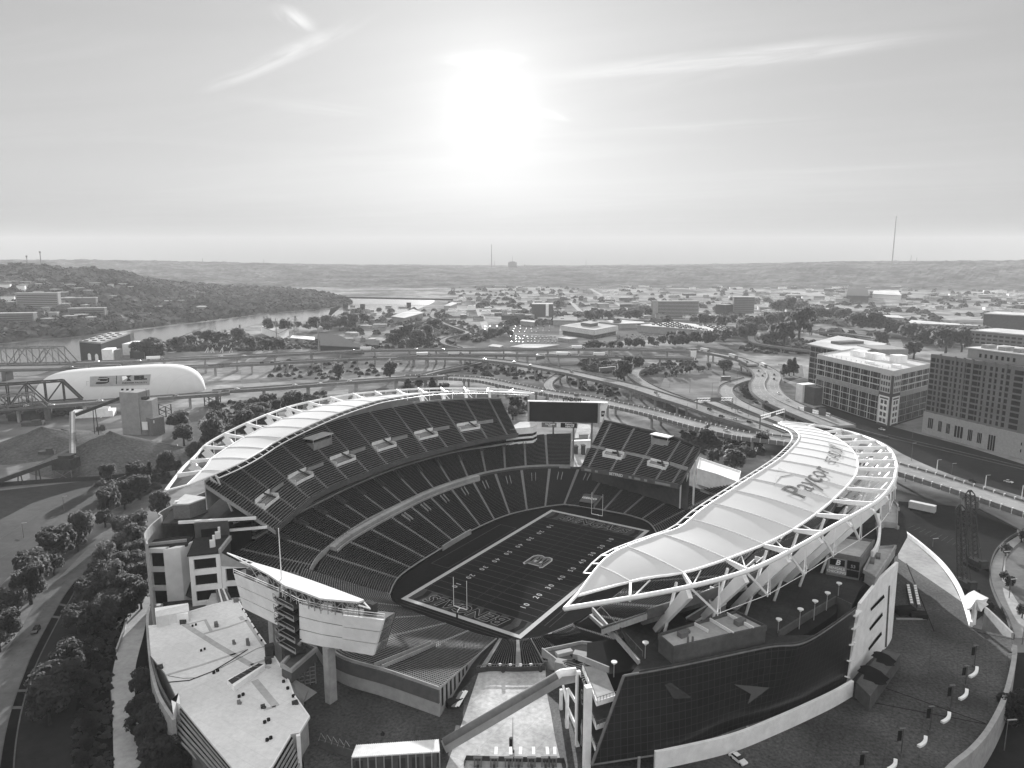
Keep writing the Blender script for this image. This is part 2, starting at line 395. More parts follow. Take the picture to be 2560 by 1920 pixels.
def crv(pts, n):
    """Catmull-Rom resample of a polyline of tuples to n points, by index"""
    out = []; k = len(pts)
    for i in range(n):
        u = i / (n - 1) * (k - 1); j = min(int(u), k - 2); t = u - j
        p0 = pts[max(j - 1, 0)]; p1 = pts[j]; p2 = pts[j + 1]; p3 = pts[min(j + 2, k - 1)]
        out.append(tuple(.5 * (2 * b + (c - a) * t + (2 * a - 5 * b + 4 * c - d) * t * t + (3 * b - a - 3 * c + d) * t ** 3) for a, b, c, d in zip(p0, p1, p2, p3)))
    return out
def arclen(pts, n):
    """even resample"""
    pts = crv(pts, max(80, len(pts) * 8)); d = [0]
    for a, b in zip(pts[:-1], pts[1:]): d.append(d[-1] + math.dist(a, b))
    out = []; j = 0
    for i in range(n):
        s_ = d[-1] * i / (n - 1)
        while j < len(d) - 2 and d[j + 1] < s_: j += 1
        t = (s_ - d[j]) / max(1e-9, d[j + 1] - d[j]); out.append(tuple(lerp(a, b, t) for a, b in zip(pts[j], pts[j + 1])))
    return out
ORD = ['first', 'second', 'third', 'fourth', 'fifth', 'sixth', 'seventh', 'eighth', 'ninth', 'tenth', 'eleventh', 'twelfth', 'thirteenth', 'fourteenth', 'fifteenth', 'sixteenth', 'seventeenth', 'eighteenth', 'nineteenth', 'twentieth']
# ================================================================== STADIUM
TZ = 31.3
stad = thing('stadium', 'huge open football stadium with dark seating tiers and two white crescent canopies', 'stadium', st(0, 0, 0))
def P3(fr, bk, z0, z1, n):
    A = arclen(fr, n); B = arclen(bk, n)
    def P(u, t, dz=0.0):
        x = u * (n - 1); j = max(0, min(int(x), n - 2)); f = x - j
        a = (lerp(A[j][0], A[j + 1][0], f), lerp(A[j][1], A[j + 1][1], f)); b = (lerp(B[j][0], B[j + 1][0], f), lerp(B[j][1], B[j + 1][1], f))
        zb0 = lerp(A[j][2], A[j + 1][2], f) if len(A[0]) > 2 else z0
        zb1 = lerp(B[j][2], B[j + 1][2], f) if len(B[0]) > 2 else z1
        return st(lerp(a[0], b[0], t), lerp(a[1], b[1], t), lerp(zb0, zb1, t) + dz)
    return P
def tier(name, fr, bk, z0, z1, rows, aisles, n=81, ind=False, skip=None, label=None, aw=1.3, wallh=1.2, seatmat='seat', skirt=None):
    """stepped concrete with seat rows cut by aisles; fr/bk in stadium metres"""
    P = P3(fr, bk, z0, z1, n); mb = MB(); us = [i / (n - 1) for i in range(n)]
    for i in range(rows):
        t0, t1 = i / rows, (i + 1) / rows
        lo = []; mid = []; hi = []
        for u in us:
            p = P(u, t0); q = P(u, t1); lo.append(p); mid.append(Vector((q.x, q.y, p.z))); hi.append(q)
        A = mb.vs(lo); B = mb.vs(mid); C = mb.vs(hi)
        for k in range(n - 1): mb.f += [(A[k], A[k + 1], B[k + 1], B[k]), (B[k], B[k + 1], C[k + 1], C[k])]
    f0 = [P(u, 0) for u in us]
    if skirt: wallh = wallh
    A = mb.vs(f0); B = mb.vs([p - Vector((0, 0, wallh)) for p in f0])
    for k in range(n - 1): mb.f.append((B[k], B[k + 1], A[k + 1], A[k]))
    for u in (0, 1):   # end walls
        top = [P(u, i / 6) for i in range(7)]
        A = mb.vs(top); B = mb.vs([p - Vector((0, 0, 1.6)) if skirt is None else Vector((p.x, p.y, min(p.z - .3, skirt))) for p in top])
        for k in range(6): mb.f.append((B[k], B[k + 1], A[k + 1], A[k]))
    o = mb.build(name, 'tread', stad, label)
    # seats
    sb = MB(); L0 = sum((P(us[k + 1], .5) - P(us[k], .5)).length for k in range(n - 1))
    ed = [0] + list(aisles) + [1]; hw = aw / 2 / L0
    for ua, ub in zip(ed[:-1], ed[1:]):
        a, b = ua + (hw if ua > 0 else .002), ub - (hw if ub < 1 else .002)
        m_ = max(2, int((b - a) * L0 / (.58 if ind else 2.6)))
        for i in range(rows):
            t0, dt = i / rows, 1 / rows
            prof = [(t0 + .40 * dt, .44), (t0 + .82 * dt, .42), (t0 + .95 * dt, .86), (t0 + .985 * dt, .80), (t0 + .985 * dt, .3)]
            zz = None; prev = None
            for k in range(m_ + 1):
                u = a + (b - a) * k / m_
                if not ind:
                    base = P(u, t0).z
                    ring = []
                    for t, dz in prof:
                        q = P(u, t); ring.append((q.x, q.y, base + dz))
                    um = u - (b - a) / m_ / 2
                    if prev is not None and not (skip and skip(um, t0 + .5 * dt)):
                        A = sb.vs(prev); B = sb.vs(ring)
                        for j in range(4): sb.f.append((A[j], B[j], B[j + 1], A[j + 1]))
                    prev = ring
                elif k < m_:
                    g = (b - a) / m_; u0, u1 = u + g * .08, u + g * .92
                    base = P(u, t0).z; r0 = []; r1 = []
                    for t, dz in prof[:4]:
                        q = P(u0, t); r0.append((q.x, q.y, base + dz)); q = P(u1, t); r1.append((q.x, q.y, base + dz))
                    A = sb.vs(r0); B = sb.vs(r1)
                    for j in range(3): sb.f.append((A[j], B[j], B[j + 1], A[j + 1]))
    so_ = sb.build('seat_rows', seatmat, o, 'long dark rows of fixed seats', kind='stuff')
    for u in aisles:
        ab = MB()
        for i in range(rows):
            t0, t1 = i / rows, (i + 1) / rows
            if skip and skip(u, (t0 + t1) / 2): continue
            p0 = P(u - hw, t0, .03); p1 = P(u + hw, t0, .03); q0 = P(u - hw, t1); q1 = P(u + hw, t1)
            z = p0.z; zt = q0.z + .02
            q0 = Vector((q0.x, q0.y, z)); q1 = Vector((q1.x, q1.y, z))
            c0 = lerp(p0, q0, .94); c1 = lerp(p1, q1, .94)
            ab.quad(p0, p1, c1, c0); ab.quad(c0, c1, Vector((c1.x, c1.y, zt)), Vector((c0.x, c0.y, zt)))
        ab.build('aisle_steps', 'aisle', o)
    return o, P
# ---- field
apron_pts = [(-30.4, -58), (-37.9, -43), (-40.6, -15), (-41.5, 13), (-37.9, 38), (-26.1, 59.8), (-17.8, 65.1), (0, 66.9), (15, 66.5), (26, 60), (37.9, 38), (41.5, 13), (40.6, -15), (37.6, -36), (31.9, -54), (27.5, -59), (18.3, -62.7), (5.4, -63.4), (-12, -63.2), (-24.5, -61.8)]
mb = MB(); ap = crv(apron_pts + [apron_pts[0]], 101)[:-1]
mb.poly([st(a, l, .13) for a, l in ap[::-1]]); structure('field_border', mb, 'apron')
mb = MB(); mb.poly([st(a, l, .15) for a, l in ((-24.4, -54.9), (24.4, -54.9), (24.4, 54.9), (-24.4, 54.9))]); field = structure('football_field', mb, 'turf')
mb = MB(); z = .17
def strip(a0, l0, a1, l1, z=.17, m_=None):
    (m_ or mb).poly([st(a, l, z) for a, l in ((a0, l0), (a1, l0), (a1, l1), (a0, l1))])
strip(-26.2, -56.7, -24.4, 56.7); strip(24.4, -56.7, 26.2, 56.7); strip(-24.4, -56.7, 24.4, -54.86); strip(-24.4, 54.86, 24.4, 56.7)
structure('field_boundary_paint', mb, 'line')
mb = MB()
for k in range(-10, 11):
    if abs(k) < 11: strip(-24.4, k * 4.572 - .09, 24.4, k * 4.572 + .09)
for k in range(-50, 51):
    for a in (-23.6, -2.8, 2.8, 23.6):
        if k % 5: strip(a - .35, k * .9144 - .06, a + .35, k * .9144 + .06)
structure('yard_line_paint', mb, 'linefaint')
mb = MB(); num = ['1 0', '2 0', '3 0', '4 0', '5 0', '4 0', '3 0', '2 0', '1 0']
for k, s_ in enumerate(num):
    l = (k - 4) * 9.144; tv = text(s_, 3.2, .05)
    mb.add(tv, frame3(st(-15.6, l, .18), st(0, -1) - st(0, 0), st(1, 0) - st(0, 0)))
    mb.add(tv, frame3(st(15.6, l, .18), st(0, 1) - st(0, 0), st(-1, 0) - st(0, 0)))
structure('yard_number_paint', mb, 'line')
# sideline box lines on the left border
mb = MB()
for q in (((-36.5, -26), (-36.5, 26), .2), ((-27.8, -26), (-27.8, 26), .15), ((-36.5, -26), (-27.8, -26), .15), ((-36.5, 26), (-27.8, 26), .15), ((28.6, -45), (28.6, 30), .15), ((30.5, -45), (30.5, 30), .12), ((-24, -58.2), (24, -58.2), .12), ((-24, -59.8), (24, -59.8), .1)):
    mb.ribbon([st(*q[0]), st(*q[1])], q[2], .135, .16)
structure('border_line_paint', mb, 'linefaint')
for sgn in (-1, 1):   # end zone lettering and stripes
    mb = MB()
    for k in range(9):
        a = -21 + k * 5.3
        mb.poly([st(x, sgn * l, .165) for x, l in ([(a - 1.3, 46), (a + 1.1, 46), (a + 1.9, 50), (a + .8, 54.5), (a - 1.2, 54.5), (a - .2, 50)][::sgn])])
    structure('end_zone_stripe_paint', mb, 'mark_black')
    mb = MB(); strip(-24.4, min(sgn * 45.8, sgn * 54.8), 24.4, max(sgn * 45.8, sgn * 54.8), .158); structure('end_zone_ground_paint', mb, 'endzone')
    mb = MB(); xd = st(sgn, 0) - st(0, 0); yd = st(0, sgn) - st(0, 0)
    mb.add(text('BENGALS', 8.2, .30, .25), frame3(st(sgn * .5, sgn * 50.2, .18), xd, yd)); structure('end_zone_letter_outline', mb, 'wallmid')
    mb = MB(); mb.add(text('BENGALS', 8.2, .12, .25), frame3(st(sgn * .5, sgn * 50.2, .20), xd, yd)); structure('end_zone_letter_paint', mb, 'mark_black')
# midfield letter mark: pale outline, grey body, black tiger stripes
xd = st(0, 1) - st(0, 0); yd = st(-1, 0) - st(0, 0); c0 = st(0, 0, .18)
outl = [(-4.6, -4.2), (2.6, -4.2), (4.6, -3.2), (5, -1.6), (4.2, -.1), (5, 1.4), (4.6, 3.2), (2.8, 4.3), (-4.6, 4.3), (-5.6, 3.2), (-4.2, 2.4), (-4.2, -2.4), (-5.4, -3.2)]
def lpoly(pts, s_, dz):
    m_ = MB(); fm = frame3(c0 + Vector((0, 0, dz)), xd, yd); m_.poly([fm @ Vector((x * s_, y * s_, 0)) for x, y in pts]); return m_
structure('midfield_mark_outline', lpoly(outl, 1.12, 0), 'line'); structure('midfield_mark_body', lpoly(outl, 1.0, .02), 'mark_mid')
m_ = MB(); fm = frame3(c0 + Vector((0, 0, .04)), xd, yd)
for pts in ([(-4.4, 3.9), (-2, 3.4), (1, 3.8), (3.8, 2.8), (1, 2.9), (-1.8, 2.6)], [(4.4, 2), (2, 1.4), (-1, 1.6), (-3.9, 1.9), (-1, .9), (2.2, .8)], [(-3.9, .2), (-1, -.2), (1.5, .3), (3.6, .2), (1.4, -.6), (-1.4, -.9)], [(4.4, -1.6), (1.6, -1.4), (-1, -1.9), (-3.9, -1.4), (-1.2, -2.5), (1.8, -2.4)], [(-4.6, -3.9), (-2, -3.2), (1.2, -3.6), (3.9, -3.2), (1.2, -2.9), (-2.2, -2.7)]):
    m_.poly([fm @ Vector((x, y, 0)) for x, y in pts])
structure('midfield_mark_stripes', m_, 'mark_black')
m_ = MB()
for x, y in ((-.9, 1.2), (-.9, -1.35)): m_.poly([fm @ Vector((x + i * .9, y + j * .55, .02)) for i, j in ((-1, -1), (1, -1), (1, 1), (-1, 1))])
structure('midfield_mark_counters', m_, 'line')
# goal posts
for sgn, lab in ((-1, 'white slingshot goal post at the near end zone'), (1, 'white slingshot goal post at the far end zone below the seats')):
    g = thing('goal_post', lab, 'goal post', st(0, sgn * 56.9, .15), 'goal posts')
    m_ = MB(); m_.tube([st(0, sgn * 56.9, .15), st(0, sgn * 56.9, 1.9), st(0, sgn * 56.2, 2.9), st(0, sgn * 55, 3.2)], .14, 8); m_.build('gooseneck', 'white', g)
    m_ = MB(); m_.tube([st(0, sgn * 56.9, .2), st(0, sgn * 56.9, 2.2)], .35, 8); m_.build('post_pad', 'black', g)
    m_ = MB(); m_.tube([st(-2.9, sgn * 54.95, 3.2), st(2.9, sgn * 54.95, 3.2)], .14, 8); m_.build('crossbar', 'white', g)
    for s2 in (-1, 1):
        m_ = MB(); m_.tube([st(s2 * 2.9, sgn * 54.95, 3.2), st(s2 * 2.9, sgn * 54.95, 14.0)], .11, 6); m_.build('upright', 'white', g)
# ---- seating
A11 = [(-52, -77), (-55.5, -73), (-62, -62.7), (-68.5, -44.4), (-73, -25), (-74.6, -5), (-75.8, 25), (-70.6, 57.3), (-61, 77.6), (-47.6, 90.7), (-36.7, 96.8)]
mir = lambda c: [(-q[0],) + tuple(q[1:]) for q in c[::-1]]
low_front = [(-30.4, -58), (-37.9, -43), (-40.6, -15), (-41.5, 13), (-37.9, 38), (-26.1, 59.8), (-17.8, 65.1), (0, 66.9), (15, 66.5), (26, 60), (37.9, 38), (41.5, 13), (40.6, -15), (37.9, -43), (31.9, -54)]
low_back = [(-51.5, -76), (-61, -62), (-68.5, -44.4), (-74, -9), (-75.8, 25), (-70.6, 57.3), (-61, 77.6), (-47.6, 91), (-34, 98.5), (-18, 104), (0, 106), (18, 104), (34, 98.5), (47.6, 91), (61, 77.6), (70.6, 57.3), (75.8, 25), (74, -9), (68.5, -44.4), (58, -66), (52, -72)]
tun_u = .47
lo_, PL = tier('lower_bowl', low_front, low_back, 1.3, 9.6, 33, [.045 + .035 * k for k in range(27)], n=141, skip=lambda u, t: abs(u - .468) < .012 and t < .3)
club_front = A11; club_back = [(-74, -97, 18.5), (-79, -80, 19), (-85, -60, 20), (-90, -37, 20), (-94, -13, 20), (-95.7, 20, 20), (-90, 56.7, 20), (-77, 84, 20), (-70, 103, 20.8), (-66, 113, 21.5), (-50.5, 124, 22)]
club_u = [.045 + .0635 * k for k in range(15)]
cl_, PC = tier('club_tier', [(a, l, 10.8) for a, l in club_front], club_back, 11, 20, 24, club_u, n=101)
up_front = [(-66, -79.5), (-75, -62), (-83.8, -41.7), (-86.8, -14.7), (-87.5, 14.8), (-82, 51), (-75, 75), (-68, 92)]
up_back = [(-87, -92.5, 43.7), (-98, -74, 44.5), (-106, -55, 45.2), (-112.5, -25, 46), (-115, 5, 46.3), (-114, 28, 46.3), (-110, 58, 45.3), (-97, 86, 44), (-87.5, 104, 42)]
up_u = [.04 + .0767 * k for k in range(13)]
voms = [(up_u[k] + up_u[k + 1]) / 2 for k in range(0, 12, 1) if k % 2 == 0]
def vskip(u, t): return any(abs(u - v) < .034 for v in voms) and .28 < t < .42
def upper(front, back, us, vs_, label):
    o, P = tier('upper_deck', front, back, 26, 45, 30, us, n=81, skip=(lambda u, t: any(abs(u - v) < .034 for v in vs_) and .28 < t < .42), label=label)
    for v in vs_:
        add_vom(o, P, v, .034, .28, .42)
        m_ = MB(); m_.ribbon([P(v + .034 + .055 * k / 5, .385) for k in range(6)], .35, P(v, .37).z - .5, P(v, .385).z + 1.5); m_.build('crossover_wall', 'wallmid', o)
    return o, P
def add_vom(o, P, v, hw, t0, t1):
    m_ = MB(); N_ = 4
    us = [v - hw + 2 * hw * k / N_ for k in range(N_ + 1)]
    zf = P(v, t0).z
    # platform, parapet in front, wall behind
    A = [Vector((*P(u, t0 - .012).xy, zf + .05)) for u in us]; B = [Vector((*P(u, t1).xy, zf + .05)) for u in us]
    m_.sheet(B, A)
    wl = [P(u, t1 + .004) for u in us]; m_.ribbon(wl, .3, zf - .4, P(v, t1).z + 1.15)
    pr = [P(u, t0 - .008) for u in us]; m_.ribbon(pr, .3, zf - 1.0, zf + 1.15)
    for u in (us[0], us[-1]): m_.ribbon([P(u, t0), P(u, t1)], .3, zf - .4, zf + 2.2)
    w_ = m_.build('vomitory', 'wallpale', o)
    d = MB(); c = P(v, t1 - .004); nx = (P(v, 1) - P(v, 0)); nx.z = 0; nx.normalize(); tx = Vector((-nx.y, nx.x, 0))
    d.ribbon([c - tx * 1.3 - nx * .18, c + tx * 1.3 - nx * .18], .12, zf + .06, zf + 2.5); d.build('doorway', 'mark_black', w_)
    s_ = MB(); s_.beam(P(v + hw * .75, t0, .6), P(v + hw * .2, t1 + .02, 1.0), .9, .5); s_.build('stair_flight', 'steel_dark', w_)
ul_, PU = upper(up_front, up_back, up_u, voms, 'upper deck on the river side')
# mirrored stand under the lettered canopy
tier('club_tier', [(a, l, 10.8) for a, l in mir(A11)], mir([q for q in club_back[:9]]), 11, 20, 22, club_u, n=61)
ubr = [tuple(lerp(a, b, .8) for a, b in zip(f + (26,), q)) for f, q in zip(crv(up_front, 9), up_back)]   # this deck is shallower
ur_, PUr = upper(mir(up_front), mir(ubr), up_u, voms, 'upper deck under the lettered canopy')
# pale troughs above club aisles
for u in club_u[1:-1]:
    m_ = MB()
    for s_ in (-1, 1):
        a = PC(u + s_ * .0042, .60, .1); b = PC(u + s_ * .0042, .86, .3); m_.beam(a + Vector((0, 0, .6)), b + Vector((0, 0, .6)), .25, 1.3)
    a = PC(u - .0042, .86, 1.0); b = PC(u + .0042, .86, 1.0); m_.beam(a, b, .25, 1.4); m_.build('aisle_portal', 'concrete_dark', cl_)
for k in range(3, 14):
    u = .06 + .035 * k; m_ = MB()
    for s_ in (-1, 1):
        a = PL(u + s_ * .0026, .66, .1); b = PL(u + s_ * .0026, .84, .3); m_.beam(a + Vector((0, 0, .5)), b + Vector((0, 0, .5)), .2, 1.0)
    m_.build('aisle_portal', 'tread', lo_)
# press ledge at the top of the lower bowl, club front wall, suite fascias
m_ = MB(); lg = [PL(.055 + .245 * k / 24, .965, .0) for k in range(25)]; m_.ribbon(lg, 2.4, 8.6, 11.2); ob = m_.build('press_ledge', 'concrete', stad)
m_ = MB(); lg2 = [PL(.055 + .245 * k / 24, .90, .0) for k in range(25)]; m_.ribbon(lg2, .5, 8.2, 9.9); m_.build('ledge_rail', 'concrete', ob)
m_ = MB(); m_.ribbon([PC(k / 60, .004) for k in range(61)], .35, 9.2, 11.75); m_.build('tier_wall', 'concrete', stad)
m_ = MB(); m_.ribbon([PL(.3 + .4 * k / 40, .995) for k in range(41)], .4, 9, 10.8); m_.build('tier_wall', 'concrete_dark', stad)
for sg in (-1, 1):
    cb = [(sg * -q[0] if sg > 0 else q[0], q[1]) for q in club_back[1:9]]
    pl = [st(sg * abs(a) , l) for a, l in crv([(q[0], q[1]) for q in cb], 40)]
    m_ = MB(); m_.ribbon(pl, .6, 19.4, 26.2); f_ = m_.build('suite_front', 'glass', stad)
    for z_ in (20.3, 23.2):
        m_ = MB(); m_.ribbon([st(inv_st(p)[0] * .988, inv_st(p)[1]) for p in pl], 1.8, z_, z_ + .75); m_.build('balcony_edge', 'concrete', f_)
    m_ = MB(); uf = [st(sg * abs(a), l) for a, l in crv(up_front, 50)]; m_.ribbon(uf, .5, 24.7, 26.9); m_.build('deck_fascia', 'concrete_dark', stad)
    # raker underside, back wall and parapet of the upper deck
    Pq = PU if sg < 0 else PUr
    m_ = MB(); us = [k / 40 for k in range(41)]
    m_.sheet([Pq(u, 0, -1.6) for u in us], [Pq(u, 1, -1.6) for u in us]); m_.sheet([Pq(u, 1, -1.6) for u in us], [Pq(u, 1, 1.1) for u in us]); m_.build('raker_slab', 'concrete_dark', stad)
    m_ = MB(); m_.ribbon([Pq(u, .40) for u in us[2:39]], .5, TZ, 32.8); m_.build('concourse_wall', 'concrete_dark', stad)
    m_ = MB(); m_.ribbon([Pq(u, 1.004) for u in us], .3, 42, 46) ; 
    m_ = MB(); pt_h = [1.1 + ((7 if sg < 0 else 0) * max(0, min(1, (u - .1) * 14, (.72 - u) * 14))) for u in us]; m_.ribbon([Pq(u, 1.006, h) for u, h in zip(us, pt_h)], .35, th=11 if sg < 0 else 1.5); m_.build('top_parapet', 'concrete' if sg < 0 else 'concrete_dark', stad)  # river side parapet raised into a wall to keep sun off the white roof
    m_ = MB()
    for k in range(15):
        u = .03 + k * .067; m_.beam(Pq(u, .5, -2), Pq(u, 1, -2.2), .7, 1.1)
    m_.build('raker_beam', 'concrete', stad, kind='stuff')
# camera booth on the river side upper deck and the end deck
def booth(p, nx, parent, w_=11, d_=4):
    tx = Vector((-nx.y, nx.x, 0)); a = atan2(tx.y, tx.x)
    m_ = MB(); m_.box((p.x, p.y, p.z - 2.4), (w_, d_, 3.3), a); b = m_.build('camera_booth', 'concrete', parent)
    m_ = MB(); m_.box((p.x, p.y, p.z + 2.6), (w_ + 1, d_ + 1.2, .4), a); m_.build('booth_roof', 'wallpale', b)
    m_ = MB(); m_.box((p.x + nx.x * .6, p.y + nx.y * .6, p.z + .9), (w_ - .6, d_ - 1.6, 1.7), a); m_.build('booth_window', 'glass', b)
    for s_ in (-1, 1):
        m_ = MB(); q = p + tx * s_ * (w_ / 2 - .2) - nx * (d_ / 2 - .2); m_.tube([(q.x, q.y, p.z + .9), (q.x, q.y, p.z + 2.6)], .12); m_.build('booth_post', 'white', b)
p = PU(.365, .74, .4); nx = PU(.365, 1) - PU(.365, 0); nx.z = 0; booth(p, nx.normalized(), ul_, 13, 5)
# ---- end deck with parallel sides
ef = [R2(1605, 1400, 18.5), R2(1860, 1443, 18.5), R2(2205, 1512, 18.5)]; eb = [R2(1745, 1118, 36), R2(2110, 1200, 36), R3(222, 1283, 36)]
ef = [inv_st(p) for p in ef]; eb = [inv_st(p) for p in eb]
evs = [.245, .70]
ed_, PE = tier('end_deck', ef, eb, 18.5, 36, 29, [.07, .30, .535, .765, .93], n=31, skip=lambda u, t: any(abs(u - v) < .095 for v in evs) and .30 < t < .42, label='upper deck behind the far end zone')
for v in evs: add_vom(ed_, PE, v, .095, .30, .42)
for u0, u1 in ((.0, .14), (.35, .6), (.81, 1)):
    m_ = MB(); m_.ribbon([PE(u0 + (u1 - u0) * k / 5, .42) for k in range(6)], .3, PE(.5, .42).z - .2, PE(.5, .42).z + 1.6); m_.build('crossover_wall', 'concrete', ed_)
m_ = MB(); m_.ribbon([PE(k / 20, -.005) for k in range(21)], .4, 17.0, 19.4); fz = m_.build('deck_fascia', 'concrete_dark', ed_)
m_ = MB(); us = [k / 12 for k in range(13)]
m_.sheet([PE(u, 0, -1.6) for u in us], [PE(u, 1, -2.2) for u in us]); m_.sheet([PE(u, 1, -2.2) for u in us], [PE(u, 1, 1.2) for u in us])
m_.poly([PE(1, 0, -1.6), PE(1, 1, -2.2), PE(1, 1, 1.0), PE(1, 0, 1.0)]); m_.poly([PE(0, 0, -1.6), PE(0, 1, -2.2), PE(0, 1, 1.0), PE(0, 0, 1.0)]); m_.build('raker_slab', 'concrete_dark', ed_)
m_ = MB(); m_.ribbon([PE(k / 12, .5) for k in range(13)], .5, 0, 25); m_.build('concourse_wall', 'concrete_dark', ed_)
fd = PE(.38, 0) - PE(.34, 0); fd.z = 0; nz = PE(.36, 0) - PE(.36, 1); nz.z = 0; nz.normalize()
m_ = MB(); m_.add(text('BETFRED', 1.9, .05), frame3(PE(.37, -.005, -.35) + nz * .32, fd, (0, 0, 1))); m_.build('fascia_lettering', 'white', fz)
m_ = MB()
for a_, b_ in ((.04, .11), (.15, .18), (.5, .53), (.56, .62), (.66, .69), (.77, .92)):
    m_.ribbon([PE(a_, -.005) + nz * .26, PE(b_, -.005) + nz * .26], .1, 17.5, 18.6)
m_.build('fascia_board', 'wallmid', fz)
p = PE(.60, .86, .5); nx = PE(.6, 1) - PE(.6, 0); nx.z = 0; booth(p, nx.normalized(), ed_, 10, 4)
for u in (.995,):
    for t in (.12, .45, .8):
        m_ = MB(); q = PE(u, t, -1.8); m_.beam((q.x, q.y, q.z), (q.x + 1, q.y + 4, 6), .8, .8); m_.build('raker_leg', 'steel_white', ed_)
# tunnel cover with lettering in the far end bowl
m_ = MB(); tu = .468
a, b, c, d = PL(tu - .0125, .015, 2.4), PL(tu + .0125, .015, 2.4), PL(tu + .0135, .26, 1.4), PL(tu - .0135, .26, 1.4)
m_.poly([a, b, c, d]); m_.poly([a - Vector((0, 0, .5)), d - Vector((0, 0, .5)), c - Vector((0, 0, .5)), b - Vector((0, 0, .5))]); tc_ = m_.build('tunnel_cover', 'concrete_dark', stad)
m_ = MB(); m_.poly([q + Vector((0, 0, -3.4)) for q in (a, b)] + [b - Vector((0, 0, .3)), a - Vector((0, 0, .3))]); m_.build('tunnel_mouth', 'mark_black', tc_)
xx = (b - a); yy = (d - a); m_ = MB(); m_.add(text('GEICO', 2.6, .07), frame3((a + b + c + d) / 4 + Vector((0, 0, .12)), xx, yy)); m_.build('cover_lettering', 'white', tc_)
# field wall
m_ = MB(); m_.ribbon([st(a, l) for a, l in ap + [ap[0]]], .4, .1, 1.25); m_.build('field_wall', 'mark_black', stad)
m_ = MB(); m_.ribbon([PL(.155 + .075 * k / 8, -.012) for k in range(9)], .5, .3, 2.6); m_.build('field_wall_board', 'concrete', stad)
# ---- near end stand, seats one by one
nf = [(-30.4, -58), (-24.5, -61.8), (-12, -63.3), (5.4, -63.4), (14, -63.2), (20.5, -62.2)]
nb = [(-52, -80), (-38, -95), (-16, -107), (1.3, -114.3), (19.4, -112.6), (35.5, -111.5)]
n1_, PN1 = tier('near_stand', nf, nb, 1.3, 15.2, 42, [.22, .44, .62, .80], n=51, ind=True, skirt=PZ - .5)
nf2 = [(20.8, -62.1), (24.5, -60.7), (27.5, -59), (29.5, -56.5)]; nb2 = [(32.0, -90.5), (35, -87.2), (42, -83), (48, -78.4)]
n2_, PN2 = tier('near_stand', nf2, nb2, 1.3, 8.3, 28, [.10, .62], n=21, ind=True)
nf3 = [(29.8, -56.3), (31.9, -54), (34.5, -47), (37, -40)]; nb3 = [(46, -76), (50, -73.5), (54, -70), (58, -64)]
n3_, PN3 = tier('near_stand', nf3, nb3, 1.3, 8.4, 26, [.4], n=21, ind=True)
m_ = MB()
top = [st(a, l) for a, l in arclen([(q[0] , q[1]) for q in nb], 40)]
m_.ribbon(top[8:], .35, 0, 16.0); bw_ = m_.build('stand_back_wall', 'concrete', n1_)
m_ = MB(); m_.ribbon([p + (p - st(0, -60)).normalized() * .22 for p in top[14:]], .5, PZ + 3.9, PZ + 7.6); m_.build('wall_band', 'concrete_dark', bw_)
m_ = MB()
for k, (t, hh) in enumerate(((.97, 5.5), (.91, 6.2), (.85, 4.6), (.79, 5.0), (.72, 3.4), (.66, 3.0), (.60, 2.2))):
    a, b = PN1(1, t, 0), PN1(1, t - .022, 0); nn = Vector((b.y - a.y, a.x - b.x, 0)).normalized() * .08; nn = nn if nn.x > 0 else -nn
    m_.ribbon([a + nn, b + nn], .06, max(PZ + .5, a.z - hh), a.z - .35)
m_.build('stripe_artwork', 'mark_black', bw_)
m_ = MB(); m_.ribbon([PN2(k / 10, 1.003) for k in range(11)], .3, 0, 8.9); wn = m_.build('stand_back_wall', 'steel_dark', n2_)
for u in (.40, .93):
    m_ = MB(); p = PN2(u, 1.02); m_.box((p.x, p.y, 0), (.8, .8, 9.6), .6); m_.build('pier', 'steel_dark', wn)
m_ = MB(); m_.ribbon([PN2(k / 10, .985) for k in range(11)], .15, 9.2, 9.4)
for k in range(11): p = PN2(k / 10, .985); m_.tube([(p.x, p.y, 8), (p.x, p.y, 9.3)], .06, 4)
m_.build('guard_rail', 'steel', wn)
for k in range(5):
    m_ = MB(); p = PN2(.2 + k * .15, .965); m_.tube([(p.x, p.y, 8.2), (p.x, p.y, 8.9)], .08, 6); m_.tube([(p.x, p.y, 8.9), (p.x, p.y, 9.0)], .55, 12); m_.build('round_table', 'white', n2_)
# ramp aisle in the near stand
m_ = MB()
for s_ in (-1, 1): m_.beam(PN1(.80 + s_ * .012, .45, .6), PN1(.80 + s_ * .012, 1, .6), .3, 1.6)
m_.build('ramp_wall', 'concrete', n1_)
# dark deck right of the tunnel plaza with white wall
dk = [R5(x, y, 10.5) for x, y in ((1365, 930), (1610, 880), (1820, 905), (1840, 985), (1700, 1000), (1510, 1040))]
m_ = MB(); m_.prism([(p.x, p.y) for p in dk], 0, 9.6); dk_ = m_.build('side_deck', 'concrete_dark', stad)
m_ = MB(); m_.ribbon([dk[0], dk[5]], .4, 0, 11); m_.build('deck_wall', 'plaza_pale', dk_)
m_ = MB(); m_.ribbon([dk[0], dk[1], dk[2]], .3, 9.4, 10.6); m_.build('deck_rail', 'concrete', dk_)
for x, y in ((1500, 950), (1760, 915)):
    m_ = MB(); p = R5(x, y, 10.2); m_.box((p.x, p.y, 9.6), (5, 1.8, 1.1), .4); m_.build('deck_bench', 'concrete', dk_)
for x, y, w_, h_ in ((1620, 1015, 6, 4.5), (1790, 990, 7, 4), (1480, 1030, 3, 3)):
    m_ = MB(); p = R5(x, y + 20, 9); m_.box((p.x, p.y, 0), (w_, 2.5, 8.5 + h_), -.35); m_.build('stair_house', 'wallmid', dk_)
